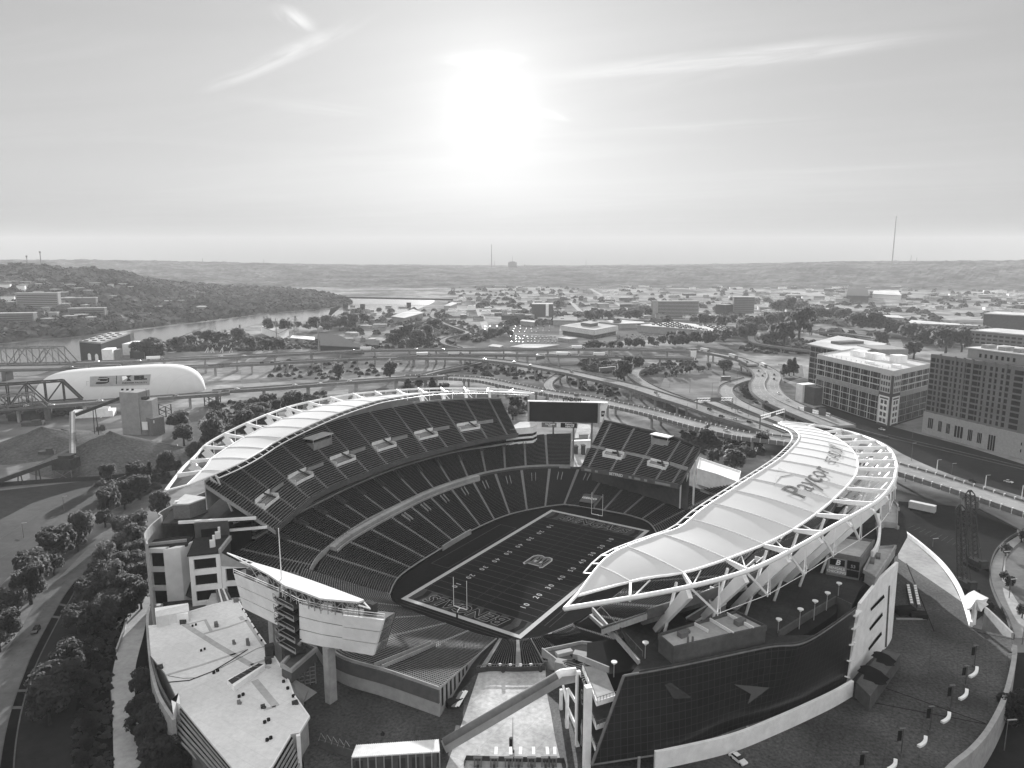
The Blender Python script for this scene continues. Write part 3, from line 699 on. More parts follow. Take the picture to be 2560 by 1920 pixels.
# ---- canopies
inn = [(73, -107.6, 50), (72.4, -90, 52.4), (77.4, -75.5, 53.2), (81.9, -65.5, 53.8), (83.9, -53, 55.5), (88.6, -27, 57.3), (91.6, -5, 57.8), (92.5, 12, 57.6), (90.5, 45, 55.5), (84, 73, 52.2), (75, 93, 49.3), (69.5, 108.5, 46.7)]
out_ = [(73.3, -108.4, 49.9), (83, -95, 51), (92.4, -84, 51.5), (104.7, -58.7, 53), (111.4, -34, 54.5), (115.3, -3, 55.3), (114.5, 20, 54.4), (110.5, 45, 52.6), (103, 70, 50.5), (92, 96, 48), (82, 107, 47.3), (70.6, 111, 46.7)]
rng = [(73.7, -115.5, 50), (88.5, -100, 51), (97.7, -88.5, 51.7), (104.8, -79, 53), (111.2, -64, 54.3), (117, -46.5, 55.4), (121.2, -33, 55.7), (125, -17.5, 55.8), (126.6, 3, 55.4), (126.2, 18, 55), (125.2, 33, 54), (120.5, 63, 51.6), (111, 88, 49.2), (98, 106, 47.4), (83, 114, 46.6), (70, 113, 46.5)]
NB, SUB, ACR = 18, 8, 10
def canopy(sg, label):
    I = arclen(inn, NB * SUB + 1); O = arclen(out_, NB * SUB + 1); G = arclen(rng, NB * SUB + 1)
    W = lambda q, dz=0.0: st(sg * q[0], q[1], q[2] + dz)
    def surf(i, v, lift=0.0):
        k = i * NB * SUB; j = max(0, min(int(k), NB * SUB - 1)); f = k - j
        a = [lerp(x, y, f) for x, y in zip(I[j], I[j + 1])]; b = [lerp(x, y, f) for x, y in zip(O[j], O[j + 1])]
        ph = (k / SUB) % 1.0; wd = math.dist(a[:2], b[:2])
        sag = -.022 * sin(pi * ph) * min(6, wd * .3) * sin(pi * min(1, max(0, .08 + .84 * v)))
        arch = wd * .022 * sin(pi * v)
        return st(sg * lerp(a[0], b[0], v), lerp(a[1], b[1], v), lerp(a[2], b[2], v) + sag + arch + lift)
    m_ = MB(); ids = []
    for i in range(NB * SUB + 1): ids.append(m_.vs([surf(i / (NB * SUB), j / ACR) for j in range(ACR + 1)]))
    for a, b in zip(ids[:-1], ids[1:]):
        for j in range(ACR): m_.f.append((a[j], a[j + 1], b[j + 1], b[j]))
    c = m_.build('canopy', 'fabric', stad, label, smooth=True)
    for P_, r_, nm in ((I, .32, 'inner_edge_tube'), (O, .3, 'outer_edge_tube'), (G, .55, 'ring_beam')):
        m_ = MB(); m_.tube([W(q) for q in P_[::2]], r_, 8); m_.build(nm, 'steel_white', c)
    m_ = MB(); m_.tube([W((q[0] - 2.6, q[1], q[2] - .8)) for q in I[6:-3:3]], .22, 6)
    for q in I[6:-3:3]: m_.beam(W(q, -.2), W((q[0] - 2.6, q[1], q[2] - .8)), .15, .2)
    m_.build('catwalk', 'steel_white', c)
    m_ = MB(); m_.tube([W(G[0]), W(I[0])], .4, 6); m_.tube([W(G[-1]), W(O[-1])], .4, 6); m_.build('tip_beam', 'steel_white', c)
    for k in range(1, NB):
        i = k * SUB
        m_ = MB(); m_.tube([surf(k / NB, j / 6, .12) for j in range(7)], .14, 5); m_.build('rib', 'steel_white', c)
        m_ = MB(); m_.beam(W(O[i], -.3), W(G[i], -.1), .55, .9, .5, 1.6); m_.build('canopy_strut', 'steel_white', c)
        if k % 2 == 0 or True:
            m_ = MB(); m_.beam(W(O[min(i + 3, NB * SUB)], -.6), W(G[i], -.6), .2, .3); m_.build('brace', 'steel_white', c)
        g = G[i]; bs = (g[0] * .865, g[1] * .865, TZ - .5)
        if 1 < k < NB - 1:
            m_ = MB(); m_.beam(W(bs), W((g[0] - .5, g[1], g[2] - 1.5)), 1.0, 1.5, 1.1, 3.0); m_.build('support_arm', 'steel_white', c)
            p_ = (g[0] * .90, g[1] * .90, TZ - .3); m_ = MB(); m_.tube([W(p_), W((g[0] * .945, g[1] * .945, g[2] - 2.5))], .38, 8); m_.build('slim_post', 'steel_white', c)
        h = G[min(i + SUB // 2, NB * SUB)]; nd = (h[0], h[1], h[2] - 8.5)
        if 1 < k < NB - 2:
            m_ = MB(); m_.beam(W(g, -.5), W(nd), .5, .5); m_.build('hanging_brace', 'steel_white', c)
            m_ = MB(); m_.tube([W(nd, -.5), W(h)], .16, 5); m_.tube([W((nd[0] + .5, nd[1] + .4, nd[2])), W((h[0], h[1], h[2]))], .08, 4); m_.build('hanger', 'steel_white', c)
            h2 = G[min(i + SUB + SUB // 2, NB * SUB)]
            m_ = MB(); m_.tube([W(nd), W((h2[0], h2[1], h2[2] - 8.5))], .09, 4); m_.build('tie_cable', 'steel_white', c)
    return c, surf
cl_l, sf_l = canopy(-1, 'white fabric canopy over the river side stand')
cl_r, sf_r = canopy(1, 'white fabric canopy with stadium name lettering')
# lettering laid on the canopy fabric
def find_uv(px, py):
    best = (1e9,)
    for i in range(0, 121):
        for j in range(1, 20):
            q = proj(sf_r(i / 120, j / 20)); d = (q[0] - px) ** 2 + (q[1] - py) ** 2
            if d < best[0]: best = (d, i / 120, j / 20)
    return best[1:]
def s3(x, y): return 1660 + x * S1, 600 + y * S1
GL = [q[1] for q in text('P', 1.0)[0]]; Y0, CAP = min(GL), max(GL) - min(GL)
def canopy_text(s_, p0, p1, h0, h1, d0, d1, bold=.02):
    """letters run between the uv ends of their baseline, tops towards the inner edge"""
    v, f = text(s_, 1.0, bold); xs = [q[0] for q in v]; x0, x1 = min(xs), max(xs)
    m_ = MB(); m_.f = [tuple(q) for q in f]
    for q in v:
        t = (q[0] - x0) / (x1 - x0); h_ = (q[1] - Y0) / CAP
        m_.v.append(tuple(sf_r(lerp(p0[0], p1[0], t) + h_ * lerp(d0, d1, t), lerp(p0[1], p1[1], t) - h_ * lerp(h0, h1, t), .35)))
    return m_
LET = [canopy_text('Paycor', (.365, .75), (.4935, .70), .30, .26, .006, .014, .0), canopy_text('STADIUM', (.538, .70), (.678, .80), .15, .25, .0, .025, .0)]
for m_ in LET: m_.build('canopy_lettering', 'brick', cl_r)
m_ = MB(); m_.poly([sf_r(u, v, .15) for u, v in ((.375, .34), (.46, .12), (.44, .36), (.42, .27))]); m_.build('canopy_mark', 'frame', cl_r)
# ================================================================== RIGHT CLUB BUILDING
def zof(p, py):
    """height of the point above p that is sighted at picture row py"""
    lo, hi = p[2], 600.0
    for _ in range(50):
        m = (lo + hi) / 2
        if proj((p[0], p[1], m))[1] > py: lo = m
        else: hi = m
    return lo
gt = [Q4(1510, 330, TZ), Q5(1100, 1160, TZ), Q5(1900, 990, TZ), R6(880, 880, TZ), R6(1180, 680, TZ)]
gb = [Q4(1215, 1150, 10.5), Q4(2000, 1020, 10.5), R6(400, 1440, 10.5), R6(800, 1300, 10.5), R6(1120, 1140, 10.5)]
GT = [Vector((p[0], p[1], TZ)) for p in arclen([tuple(p) for p in gt], 61)]; GB = [Vector((p[0], p[1], 10.5)) for p in arclen([tuple(p) for p in gb], 61)]
club = thing('club_building', 'dark curved glass building with white end wall and roof terrace below the lettered canopy', 'club building', (GB[30].x, GB[30].y, 0))
m_ = MB(); m_.uv = []; ids = []
for i in range(61):
    row = []
    for j in range(9):
        p = lerp(GB[i], GT[i], j / 8); row.append(p)
    ids.append(m_.vs(row))
acc = 0
for i in range(61):
    for j in range(9):
        p = lerp(GB[i], GT[i], j / 8); d = (Vector((p.x, p.y, 0)) - Vector((GT[60].x, GT[60].y, 0))).length
        m_.uv.append((d, p.z))
for a, b in zip(ids[:-1], ids[1:]):
    for j in range(8): m_.f.append((a[j], b[j], b[j + 1], a[j + 1]))
cw = m_.build('curtain_wall', 'curtain', club)
m_ = MB(); m_.tube(GT, .3, 6); m_.tube(GB, .25, 6); m_.tube([GB[0], GT[0]], .35, 6); m_.build('curtain_edge', 'steel', cw)
def on_glass(px, py):
    best = (1e9, None)
    for i in range(61):
        for j in range(33):
            p = lerp(GB[i], GT[i], j / 32); q = proj(p); d = (q[0] - px) ** 2 + (q[1] - py) ** 2
            if d < best[0]: best = (d, p)
    p = best[1]; n = Vector((p.x, p.y, 0)) - Vector((*st(0, 0).xy, 0)); return p + n.normalized() * .18
def s6(x, y): return 1660 + x * S1, 1245 + y * S1
m_ = MB(); m_.poly([on_glass(*s6(*q)) for q in ((415, 1145), (650, 1165), (520, 1270), (532, 1205))]); m_.build('arrow_emblem', 'signgrey', cw)
m_ = MB(); m_.poly([on_glass(*s6(*q)) for q in ((0, 1150), (60, 1225), (170, 1225), (30, 1130))]); m_.build('arrow_emblem', 'glassmid', cw)
# terrace slab, rooms behind the glass
pit = [Q6(155, 1130, TZ), Q6(400, 975, TZ), Q6(632, 838, TZ), R6(1150, 672, TZ)]
inner = [st(104, 42), st(102, 10), st(97, -28), st(89, -58), Q5(550, 800, TZ), Q5(735, 1125, TZ)]
wt = [R6(1210, 650, 31.6), R6(1330, 500, 32.2), R6(1440, 395, 32.7)]
WBt = [R6(1120, 1160), R6(1260, 1000), R6(1365, 920), R6(1400, 860)]
outer = GT[1:45] + pit + [st(122.5, -28), st(126, -9), st(129.5, 7.5), st(131, 26), st(128, 50), st(118, 60)]
m_ = MB(); m_.prism([(p[0], p[1]) for p in outer + inner], TZ - .9, TZ - .2); m_.build('terrace_floor', 'terrace', club)
body = [st(inv_st(p)[0] * .975, inv_st(p)[1] * .975) for p in GT[2:59:3]] + [st(118, -26), st(122, 0), st(124, 30), st(110, 40)] + [st(103, 10), st(99, -30), st(89, -66), st(82, -86)]
m_ = MB(); m_.prism([(p[0], p[1]) for p in body], 0, TZ - 1.0); m_.build('inner_wall', 'black', club)
m_ = MB(); m_.ribbon(pit[:3] + [pit[3]], .4, TZ - 6, TZ + 1.1); m_.build('terrace_parapet', 'concrete_dark', club)
m_ = MB(); m_.ribbon([p + Vector((0, 0, 0)) for p in GT[3:]], .3, TZ - .2, TZ + .7); m_.build('terrace_parapet', 'steel_dark', club)
# pale curved path wall at the foot
bw = [R6(-60, 1665), R6(0, 1655), R6(400, 1560), R6(700, 1440), R6(1000, 1300), R6(1150, 1215)]
BW = [Vector(p) for p in arclen([tuple(p) for p in bw], 40)]
m_ = MB(); m_.ribbon(BW, .8, 0, PZ + 4.6); fw = m_.build('base_wall', 'wallpale', club)
m_ = MB()
for k in range(4, 40, 4):
    p = lerp(BW[k], GB[min(60, int(k * 1.5))], .75); m_.tube([(p.x, p.y, 0), (p.x, p.y, 10.8)], .35, 8)
m_.build('column', 'concrete', club, kind='stuff')
# white end wall
top = [Vector(p) for p in arclen([tuple(p) for p in wt], 20)]; bot = [Vector(p) for p in arclen([tuple(p) for p in WBt], 20)]
m_ = MB(); nrm = Vector((cos(-T + .2), sin(-T + .2), 0)); nrm = (st(1, -.2) - st(0, 0)).normalized()
A = m_.vs(top); B = m_.vs(bot); C = m_.vs([p - nrm * .8 for p in top]); D = m_.vs([p - nrm * .8 for p in bot])
for k in range(19): m_.f += [(B[k], B[k + 1], A[k + 1], A[k]), (A[k], A[k + 1], C[k + 1], C[k]), (C[k], C[k + 1], D[k + 1], D[k])]
m_.f += [(A[0], C[0], D[0], B[0]), (B[-1], D[-1], C[-1], A[-1])]
ew = m_.build('end_wall', 'wallpale', club)
def on_wall(px, py):
    best = (1e9, None)
    for i in range(191):
        k = i / 10; j = min(int(k), 18)
        for r in range(41):
            p = lerp(lerp(bot[j], bot[j + 1], k - j), lerp(top[j], top[j + 1], k - j), r / 40); q = proj(p); d = (q[0] - px) ** 2 + (q[1] - py) ** 2
            if d < best[0]: best = (d, p)
    return best[1] + nrm * .06
for q in (((1350, 592), (1356, 612), (1270, 695), (1268, 678)), ((1342, 705), (1346, 725), (1264, 818), (1262, 800)), ((1336, 822), (1340, 842), (1256, 940), (1254, 920))):
    m_ = MB(); m_.poly([on_wall(*s6(*p)) for p in q]); m_.build('slot_window', 'mark_black', ew)
m_ = MB(); m_.poly([on_wall(*s6(*p)) for p in ((1382, 545), (1390, 535), (1366, 915), (1358, 920))]); m_.build('wall_joint', 'concrete_dark', ew)
for k, yy in enumerate((.12, .33, .54, .75, .92)):   # balcony ends between glass and white wall
    p = lerp(GB[59], GT[59], yy); m_ = MB(); m_.beam(p, lerp(bot[0], top[0], yy), 1.4, .35); m_.build('gap_beam', 'white', club)
# rooftop pavilion on the terrace
def poly_pts(f, pts, z): return [(lambda p: (p.x, p.y))(f(x, y, z)) for x, y in pts]
pv = poly_pts(Q5, [(910, 870), (1240, 768), (1630, 655), (1900, 790), (1500, 880), (1050, 985)], TZ + 4.3)
m_ = MB(); m_.prism(pv, TZ - .2, TZ + 3.7); pvo = m_.build('pavilion', 'concrete_dark', club)
m_ = MB(); cxy = Vector((sum(p[0] for p in pv) / 6, sum(p[1] for p in pv) / 6, 0)); m_.prism([tuple(lerp(cxy, Vector((*p, 0)), .97).xy) for p in pv], TZ + 3.4, TZ + 3.85); m_.build('pavilion_roof', 'roofgrey', pvo)
m_ = MB(); m_.ribbon([Vector((*p, 0)) for p in pv + [pv[0]]], .5, TZ + 3.1, TZ + 4.4); m_.build('pavilion_parapet', 'concrete_dark', pvo)
for a_, b_ in (((1240, 772), (1365, 840)), ((1380, 730), (1600, 862)), ((1540, 680), (1785, 815))):
    m_ = MB(); m_.beam(Q5(*a_, TZ + 4.3), Q5(*b_, TZ + 4.3), .3, .8); m_.build('roof_divider', 'white', pvo)
for x, y in ((1130, 890), (1650, 780)):
    m_ = MB(); p = Q5(x, y, TZ + 3.8); m_.box((p.x, p.y, TZ + 3.8), (2.2, 1.6, 1.3), .5); m_.box((p.x + 1.5, p.y + 1.8, TZ + 3.8), (1.2, 1.2, .8), .2); m_.build('roof_unit', 'steel', pvo)
for x in (1172, 1215):
    m_ = MB(); p = Q5(x, 1090, TZ); m_.tube([p, (p.x, p.y, TZ + 5.5)], .28, 8); m_.build('vent_pipe', 'steel', pvo)
# sloped stair cover
m_ = MB(); a, b, c, d = Q5(1160, 722, TZ + 1), Q5(1460, 540, TZ + 5), Q5(1530, 580, TZ + 5), Q5(1250, 755, TZ + 1)
m_.poly([a, d, c, b]); m_.poly([Vector((p.x, p.y, TZ)) if k > 1 else p for k, p in enumerate((a, b, b, a))]); m_.poly([d, Vector((d.x, d.y, TZ)), Vector((c.x, c.y, TZ)), c]); m_.poly([b, c, Vector((c.x, c.y, TZ)), Vector((b.x, b.y, TZ))]); sc_ = m_.build('stair_cover', 'steel', club)
m_ = MB(); m_.beam(a, b, .3, .5); m_.beam(d, c, .3, .5); m_.beam(b, c, .3, .5); m_.build('cover_rail', 'white', sc_)
# brick hall with emblem boards, annex, curved wall, open levels
hb = poly_pts(Q6, [(565, 432), (705, 302), (955, 335), (845, 482)], TZ + 7)
m_ = MB(); m_.prism(hb, TZ - .2, TZ + 6.2); hall = m_.build('brick_hall', 'brick', club)
m_ = MB(); m_.ribbon([Vector((*p, 0)) for p in hb + [hb[0]]], .6, TZ + 6, TZ + 7.1); m_.build('hall_parapet', 'brick', hall)
m_ = MB(); hc = Vector((sum(p[0] for p in hb) / 4, sum(p[1] for p in hb) / 4, 0)); m_.prism([tuple(lerp(hc, Vector((*p, 0)), .95).xy) for p in hb], TZ + 6, TZ + 6.4); m_.build('hall_roof', 'roofgrey', hall)
f0, f1 = Vector((*hb[0], 0)), Vector((*hb[3], 0)); fx = (f1 - f0); fn = Vector((fx.y, -fx.x, 0)).normalized(); fl = fx.length; fx.normalize()
def board(x0, x1, z0, z1, m, nm, par, off=.1):
    m_ = MB(); a_ = f0 + fx * fl * x0 + fn * off; b_ = f0 + fx * fl * x1 + fn * off
    m_.quad((a_.x, a_.y, z0), (b_.x, b_.y, z0), (b_.x, b_.y, z1), (a_.x, a_.y, z1)); return m_.build(nm, m, par)
b1 = board(.04, .60, TZ + .5, TZ + 5.5, 'wallmid', 'wall_board', hall); board(.10, .55, TZ + 3.2, TZ + 5.2, 'mark_black', 'board_panel', b1, .14)
m_ = MB(); m_.add(text('B', 2.2, .08, .2), frame3(f0 + fx * fl * .34 + fn * .2 + Vector((0, 0, TZ + 4.2)), fx, (0, 0, 1))); m_.build('board_letter', 'white', b1)
m_ = MB(); m_.add(text('BENGALS\nCHECKING', 1.05, .03), frame3(f0 + fx * fl * .32 + fn * .2 + Vector((0, 0, TZ + 1.8)), fx, (0, 0, 1))); m_.build('board_lettering', 'white', b1)
b2 = board(.62, .98, TZ + .5, TZ + 5.5, 'mark_black', 'wall_board', hall)
m_ = MB(); m_.add(text('53', 1.3, .03), frame3(f0 + fx * fl * .8 + fn * .2 + Vector((0, 0, TZ + 3.8)), fx, (0, 0, 1))); m_.add(text('FIRST FINANCIAL', .5, .01), frame3(f0 + fx * fl * .8 + fn * .2 + Vector((0, 0, TZ + 2.7)), fx, (0, 0, 1))); m_.build('board_lettering', 'wallmid', b2)
an = poly_pts(Q6, [(870, 585), (970, 392), (1138, 378), (962, 645)], TZ + 3.4)
m_ = MB(); m_.prism(an, TZ - .2, TZ + 2.6); ann = m_.build('annex', 'concrete', club)
m_ = MB(); m_.ribbon([Vector((*p, 0)) for p in an + [an[0]]], .5, TZ + 2.4, TZ + 3.5); m_.build('annex_parapet', 'concrete', ann)
for x, y in ((990, 480), (940, 520)):
    m_ = MB(); p = Q6(x, y, TZ + 2.6); m_.box((p.x, p.y, TZ + 2.6), (1.2, 3.4, .9), -.5); m_.build('roof_unit', 'steel', ann)
m_ = MB(); p = Q6(910, 690, TZ); m_.box((p.x, p.y, TZ), (3.6, .5, 2.3), -.7); m_.build('doorway', 'mark_black', ann)
cvw = [Q6(940, 430, TZ + 5), Q6(975, 385, TZ + 5), Q6(1000, 300, TZ + 5), Q6(1004, 200, TZ + 5), Q6(990, 110, TZ + 5)]
m_ = MB(); m_.ribbon([Vector(p) for p in crv([tuple(p) for p in cvw], 20)], .8, TZ, TZ + 5); m_.build('curved_screen_wall', 'wallpale', club)
lv = [Q6(1010, 30, TZ + 1), Q6(1020, 205, TZ + 1), Q6(1150, 215, TZ + 1), Q6(1155, 60, TZ + 1), Q6(1100, 10, TZ + 1)]
for dz in (0, -6, -12, -18):
    m_ = MB(); m_.prism([(p.x, p.y) for p in lv], TZ + dz, TZ + 1 + dz); m_.build('open_level', 'concrete', club)
m_ = MB(); m_.prism([tuple(lerp(sum(lv, Vector()) / 5, p, .86).xy) for p in lv], 0, TZ); m_.build('open_level_core', 'black', club)
m_ = MB()
for p in lv[1:4]: m_.box((p.x, p.y, 0), (1, 1, TZ + 1), .4)
m_.ribbon(lv[1:], .2, TZ + 1, TZ + 2.1); m_.build('level_column', 'concrete', club)
# planted box at the foot of the white wall
pb = poly_pts(R6, [(1180, 1128), (1345, 928), (1455, 955), (1268, 1215)], PZ + 4.6)
m_ = MB(); m_.prism(pb, 0, PZ + 4.5); m_.build('planter_block', 'concrete_dark', club)
for x, y, r in ((1350, 985, 2.6), (1285, 1085, 3.2)):
    m_ = MB(); p = R6(x, y, PZ + 4.6); m_.poly([(p.x + r * cos(k * pi / 8) * (1 + .25 * sin(3 * k)), p.y + 1.5 * r * sin(k * pi / 8), PZ + 4.52) for k in range(16)]); m_.build('roof_stain', 'mark_black', club)
# near end: balconies, banner tower, frames
bal = [Q4(1130, 245, 24.6), Q4(1325, 240, 24.6), Q4(1440, 520, 24.6), Q4(1262, 578, 24.6)]
far_ = [st(80, -75), st(68, -72)]
for k, z_ in enumerate((24.6, 18.6, 12.8)):
    m_ = MB(); m_.prism([(p.x, p.y) for p in bal], z_ - .7, z_); bo = m_.build('balcony', 'concrete' if k == 0 else 'concrete_dark', club)
    m_ = MB(); m_.ribbon([bal[0], bal[3], bal[2]], .25, z_ - .9, z_ + .35); m_.build('balcony_edge', 'wallpale', bo)
    m_ = MB(); q_ = [bal[0], bal[3], bal[2]]
    for p0, p1 in zip(q_[:-1], q_[1:]):
        for i in range(7): p = lerp(p0, p1, i / 6); m_.beam((p.x, p.y, z_), (p.x, p.y, z_ + 1.3), .1, .1)
        m_.beam(p0 + Vector((0, 0, 1.3 + z_ - 24.6)), p1 + Vector((0, 0, 1.3 + z_ - 24.6)), .1, .1)
    m_.build('balcony_rail', 'steel', bo)
m_ = MB(); m_.box((*lerp(bal[0], bal[1], .5).xy, 24.6), (.4, 9, 1.6), .9); m_.build('balcony_bench', 'concrete', club)
m_ = MB(); q_ = [lerp(bal[0], bal[1], .35), lerp(bal[1], bal[2], .4), bal[2], GT[6], GT[2]]
ic = [lerp(bal[0], bal[3], .8), lerp(bal[1], bal[2], .75)]
m_.prism([(p.x, p.y) for p in (lerp(bal[0], bal[3], .25), lerp(bal[1], bal[2], .2), st(82, -86), st(72, -76), st(64, -84))], 0, 23.8); m_.build('inner_wall', 'black', club)
cA, cB = Q4(1080, 975), Q4(1165, 1195); zA, zB = zof(cA, 1600 + 285 * .27125), zof(cB, 1600 + 425 * .27125)
tower = thing('banner_tower', 'tall banner hung between two pale posts at the corner of the glass building', 'banner', cA)
for p, zt, r in ((cA, zA, .45), (cB, zB, .75)):
    m_ = MB(); m_.box((p.x, p.y, 0), (r * 2, r * 2, zt), .3); m_.build('post', 'wallpale', tower)
bx = (cB - cA); bl_ = bx.length; bx.normalize(); bn = Vector((bx.y, -bx.x, 0)); bn = bn if bn.y < 0 else -bn
m_ = MB(); a_ = cA + bx * .6; b_ = cB - bx * .9; m_.beam(Vector((*lerp(a_, b_, .5).xy, 2.5)), Vector((*lerp(a_, b_, .5).xy, zA - .8)), .01, .01)
m_ = MB(); zt = min(zA, zB) - .6; m_.ribbon([a_, b_], .15, PZ + 2, zt); bnr = m_.build('banner_sheet', 'mark_black', tower)
bm = Vector((*(lerp(a_, b_, .5) + bn * .14).xy, 0))
m_ = MB()
for k in range(20):
    a1, a2 = k * pi / 10, (k + 1) * pi / 10
    m_.quad(*[bm + bx * (r * cos(a)) + Vector((0, 0, zt - 3.6 + 1.7 * r * sin(a))) for r, a in ((1.15, a1), (1.15, a2), (.95, a2), (.95, a1))])
m_.add(text('B', 1.6, .05), frame3(bm + bn * .02 + Vector((0, 0, zt - 3.6)), bx, (0, 0, 1))); m_.build('ring_emblem', 'wallmid', bnr)
m_ = MB(); fig = [(-.5, 3), (-.2, 6), (-.8, 7.5), (-.4, 8.6), (0, 9.0), (.15, 10.2), (.55, 10.2), (.6, 9.1), (.9, 8.3), (.7, 6.8), (.3, 6), (.6, 3.2), (.2, 3.1), (0, 5.2), (-.1, 3)]
m_.poly([Vector((*(bm + bx * x + bn * .03).xy, PZ + y)) for x, y in fig]); m_.build('figure_print', 'wallmid', bnr)
# support frames under the escalator landing
fr = thing('support_frame', 'white post and brace frame under the escalator landing', 'frame', Q4(985, 800))
for x, y, yt in ((930, 640, 455), (985, 810, 450), (1072, 850, 340)):
    p = Q4(x, y); m_ = MB(); m_.box((p.x, p.y, 0), (.7, .7, zof(p, 1600 + yt * .27125)), .3); m_.build('post', 'wallpale', fr)
p, q, r_ = Q4(930, 640), Q4(985, 810), Q4(1072, 850)
m_ = MB(); m_.beam(p + Vector((0, 0, 9.5)), q + Vector((0, 0, 6)), .5, .6); m_.beam(q + Vector((0, 0, 11)), r_ + Vector((0, 0, 8)), .5, .6); m_.beam(q + Vector((0, 0, 6)), r_ + Vector((0, 0, 1)), .5, .6); m_.build('brace', 'wallpale', fr)
# ================================================================== ESCALATOR TUBE
e0, e1 = R5(760, 1530, PZ + 1.2), R5(1480, 1105, 20.5); e2 = R5(1572, 1092, 20.5)
esc = thing('escalator_enclosure', 'long sloping covered escalator crossing the pale plaza', 'escalator', (e0.x, e0.y, 0))
m_ = MB(); m_.beam(e0, e1, 2.0, 2.3); m_.beam(e1 - (e1 - e0).normalized() * .6, e2, 2.0, 2.3); m_.build('side_panel', 'wallmid', esc)
m_ = MB(); u_ = Vector((0, 0, 1.15)); m_.tube([e0 + u_, lerp(e0, e1, .97) + u_], 1.05, 12); m_.build('rounded_roof', 'steel', esc, smooth=True)
m_ = MB(); m_.tube([lerp(e0, e1, .965) + u_, e1 + u_, e2 + u_], 1.1, 12); m_.build('landing_roof', 'wallpale', esc, smooth=True)
# ================================================================== NEAR SCOREBOARD (seen from behind)
sb_ = thing('scoreboard', 'back of a raised scoreboard clad in pale panels with a stair tower and white roof', 'scoreboard', st(-4, -122, 0))
ZS = 23.4
def pl(f, x, y, z): return inv_st(f(x, y, z))
BT = [pl(Q3, x, y, ZS) for x, y in ((208, 966), (380, 1050), (580, 1150), (828, 1330), (1060, 1385), (1305, 1418), (1640, 1475))]
TP = [pl(Q3, x, y, ZS + 12.1) for x, y in ((105, 582), (360, 690), (598, 795), (818, 912), (1060, 975), (1310, 1025), (1755, 1078))]
zb_, zt_ = ZS, ZS + 12.1
def slab(i0, i1, nm, m, t0=0, t1=1, out=0.0, dep=4.0):
    m_ = MB(); A = []; B = []; C = []; D = []
    for i in range(i0, i1 + 1):
        b = Vector((*BT[i], 0)); t = Vector((*TP[i], 0)); p = lerp(b, t, t0); q = lerp(b, t, t1)
        A.append(st(p.x, p.y - out, lerp(zb_, zt_, t0))); B.append(st(q.x, q.y - out, lerp(zb_, zt_, t1)))
        C.append(st(p.x, p.y + dep, lerp(zb_, zt_, t0))); D.append(st(q.x, q.y + dep, lerp(zb_, zt_, t1)))
    a, b, c, d = m_.vs(A), m_.vs(B), m_.vs(C), m_.vs(D)
    for k in range(len(A) - 1): m_.f += [(a[k], a[k + 1], b[k + 1], b[k]), (b[k], b[k + 1], d[k + 1], d[k]), (d[k], d[k + 1], c[k + 1], c[k]), (c[k], c[k + 1], a[k + 1], a[k])]
    m_.f += [(a[0], b[0], d[0], c[0]), (a[-1], c[-1], d[-1], b[-1])]
    return m_.build(nm, m, sb_)
for i0, i1 in ((0, 2), (3, 5), (5, 6)):
    for r in range(3):
        slab(i0, i1, 'back_panel', 'panel', r / 3 + .012, (r + 1) / 3 - .012, .0 if i1 < 6 else .5)
    slab(i0, i1, 'seam_backing', 'steel', .004, .996, -.25, 3.8)
slab(2, 3, 'stair_recess', 'mark_black', 0, 1.0, -1.5, 3.8); slab(0, 6, 'screen_face', 'black', .01, .99, -3.9, 4.3)
a0, a1 = lerp(Vector((*BT[2], 0)), Vector((*TP[2], 0)), .5), lerp(Vector((*BT[3], 0)), Vector((*TP[3], 0)), .5)
for k in range(5):   # stair tower landings and zigzag flights
    z_ = ZS - 2 + k * 3.1; m_ = MB(); c = lerp(a0, a1, .5)
    p = [st(a0.x + .3, a0.y + 1, 0), st(a1.x - .2, a1.y + 1, 0), st(a1.x - .2, a1.y - 1.6, 0), st(a0.x + 3, a0.y - 2.6, 0), st(a0.x + .3, a0.y - 1.6, 0)]
    m_.prism([(q.x, q.y) for q in p], z_ - .25, z_); ld = m_.build('stair_landing', 'steel_dark', sb_)
    m_ = MB(); m_.ribbon([p[4], p[3], p[2]], .15, z_ - .3, z_ + .25); m_.beam(p[3] + Vector((0, 0, z_ + 1.2)), p[4] + Vector((0, 0, z_ + 1.2)), .1, .1); m_.beam(p[3] + Vector((0, 0, z_ + 1.2)), p[2] + Vector((0, 0, z_ + 1.2)), .1, .1)
    for q in p[2:]: m_.beam((q.x, q.y, z_), (q.x, q.y, z_ + 1.2), .1, .1)
    m_.build('stair_rail', 'wallmid', ld)
    if k < 4: m_ = MB(); m_.beam(lerp(p[4], p[3], .7) + Vector((0, 0, z_)), lerp(p[3], p[2], .5) + Vector((0, 0, z_ + 3.1)), 1.2, .35); m_.build('stair_flight', 'steel', sb_)
rf = [Q3(35, 360, 39.4), Q3(280, 482, 39.1), Q3(480, 590, 39.1), Q3(660, 720, 38.9), Q3(850, 785, 38.9), Q3(1050, 862, 38.9), Q3(1290, 900, 38.5), Q3(1470, 925, 38.3), Q3(1530, 900, 38.3), Q3(1220, 760, 38.9), Q3(930, 655, 38.9), Q3(640, 552, 39.1), Q3(330, 462, 39.1)]
m_ = MB(); m_.prism([(p.x, p.y) for p in rf[1:]], 38.6, 39.1); rr = m_.build('scoreboard_roof', 'membrane', sb_)
m_ = MB(); tip = rf[0]
for q in (rf[1], rf[12]): m_.tube([tip, (q.x, q.y, 38.9)], .18, 6)
for t in (.35, .6, .8): m_.tube([lerp(tip, rf[1], t), lerp(tip, rf[12], t)], .12, 5)
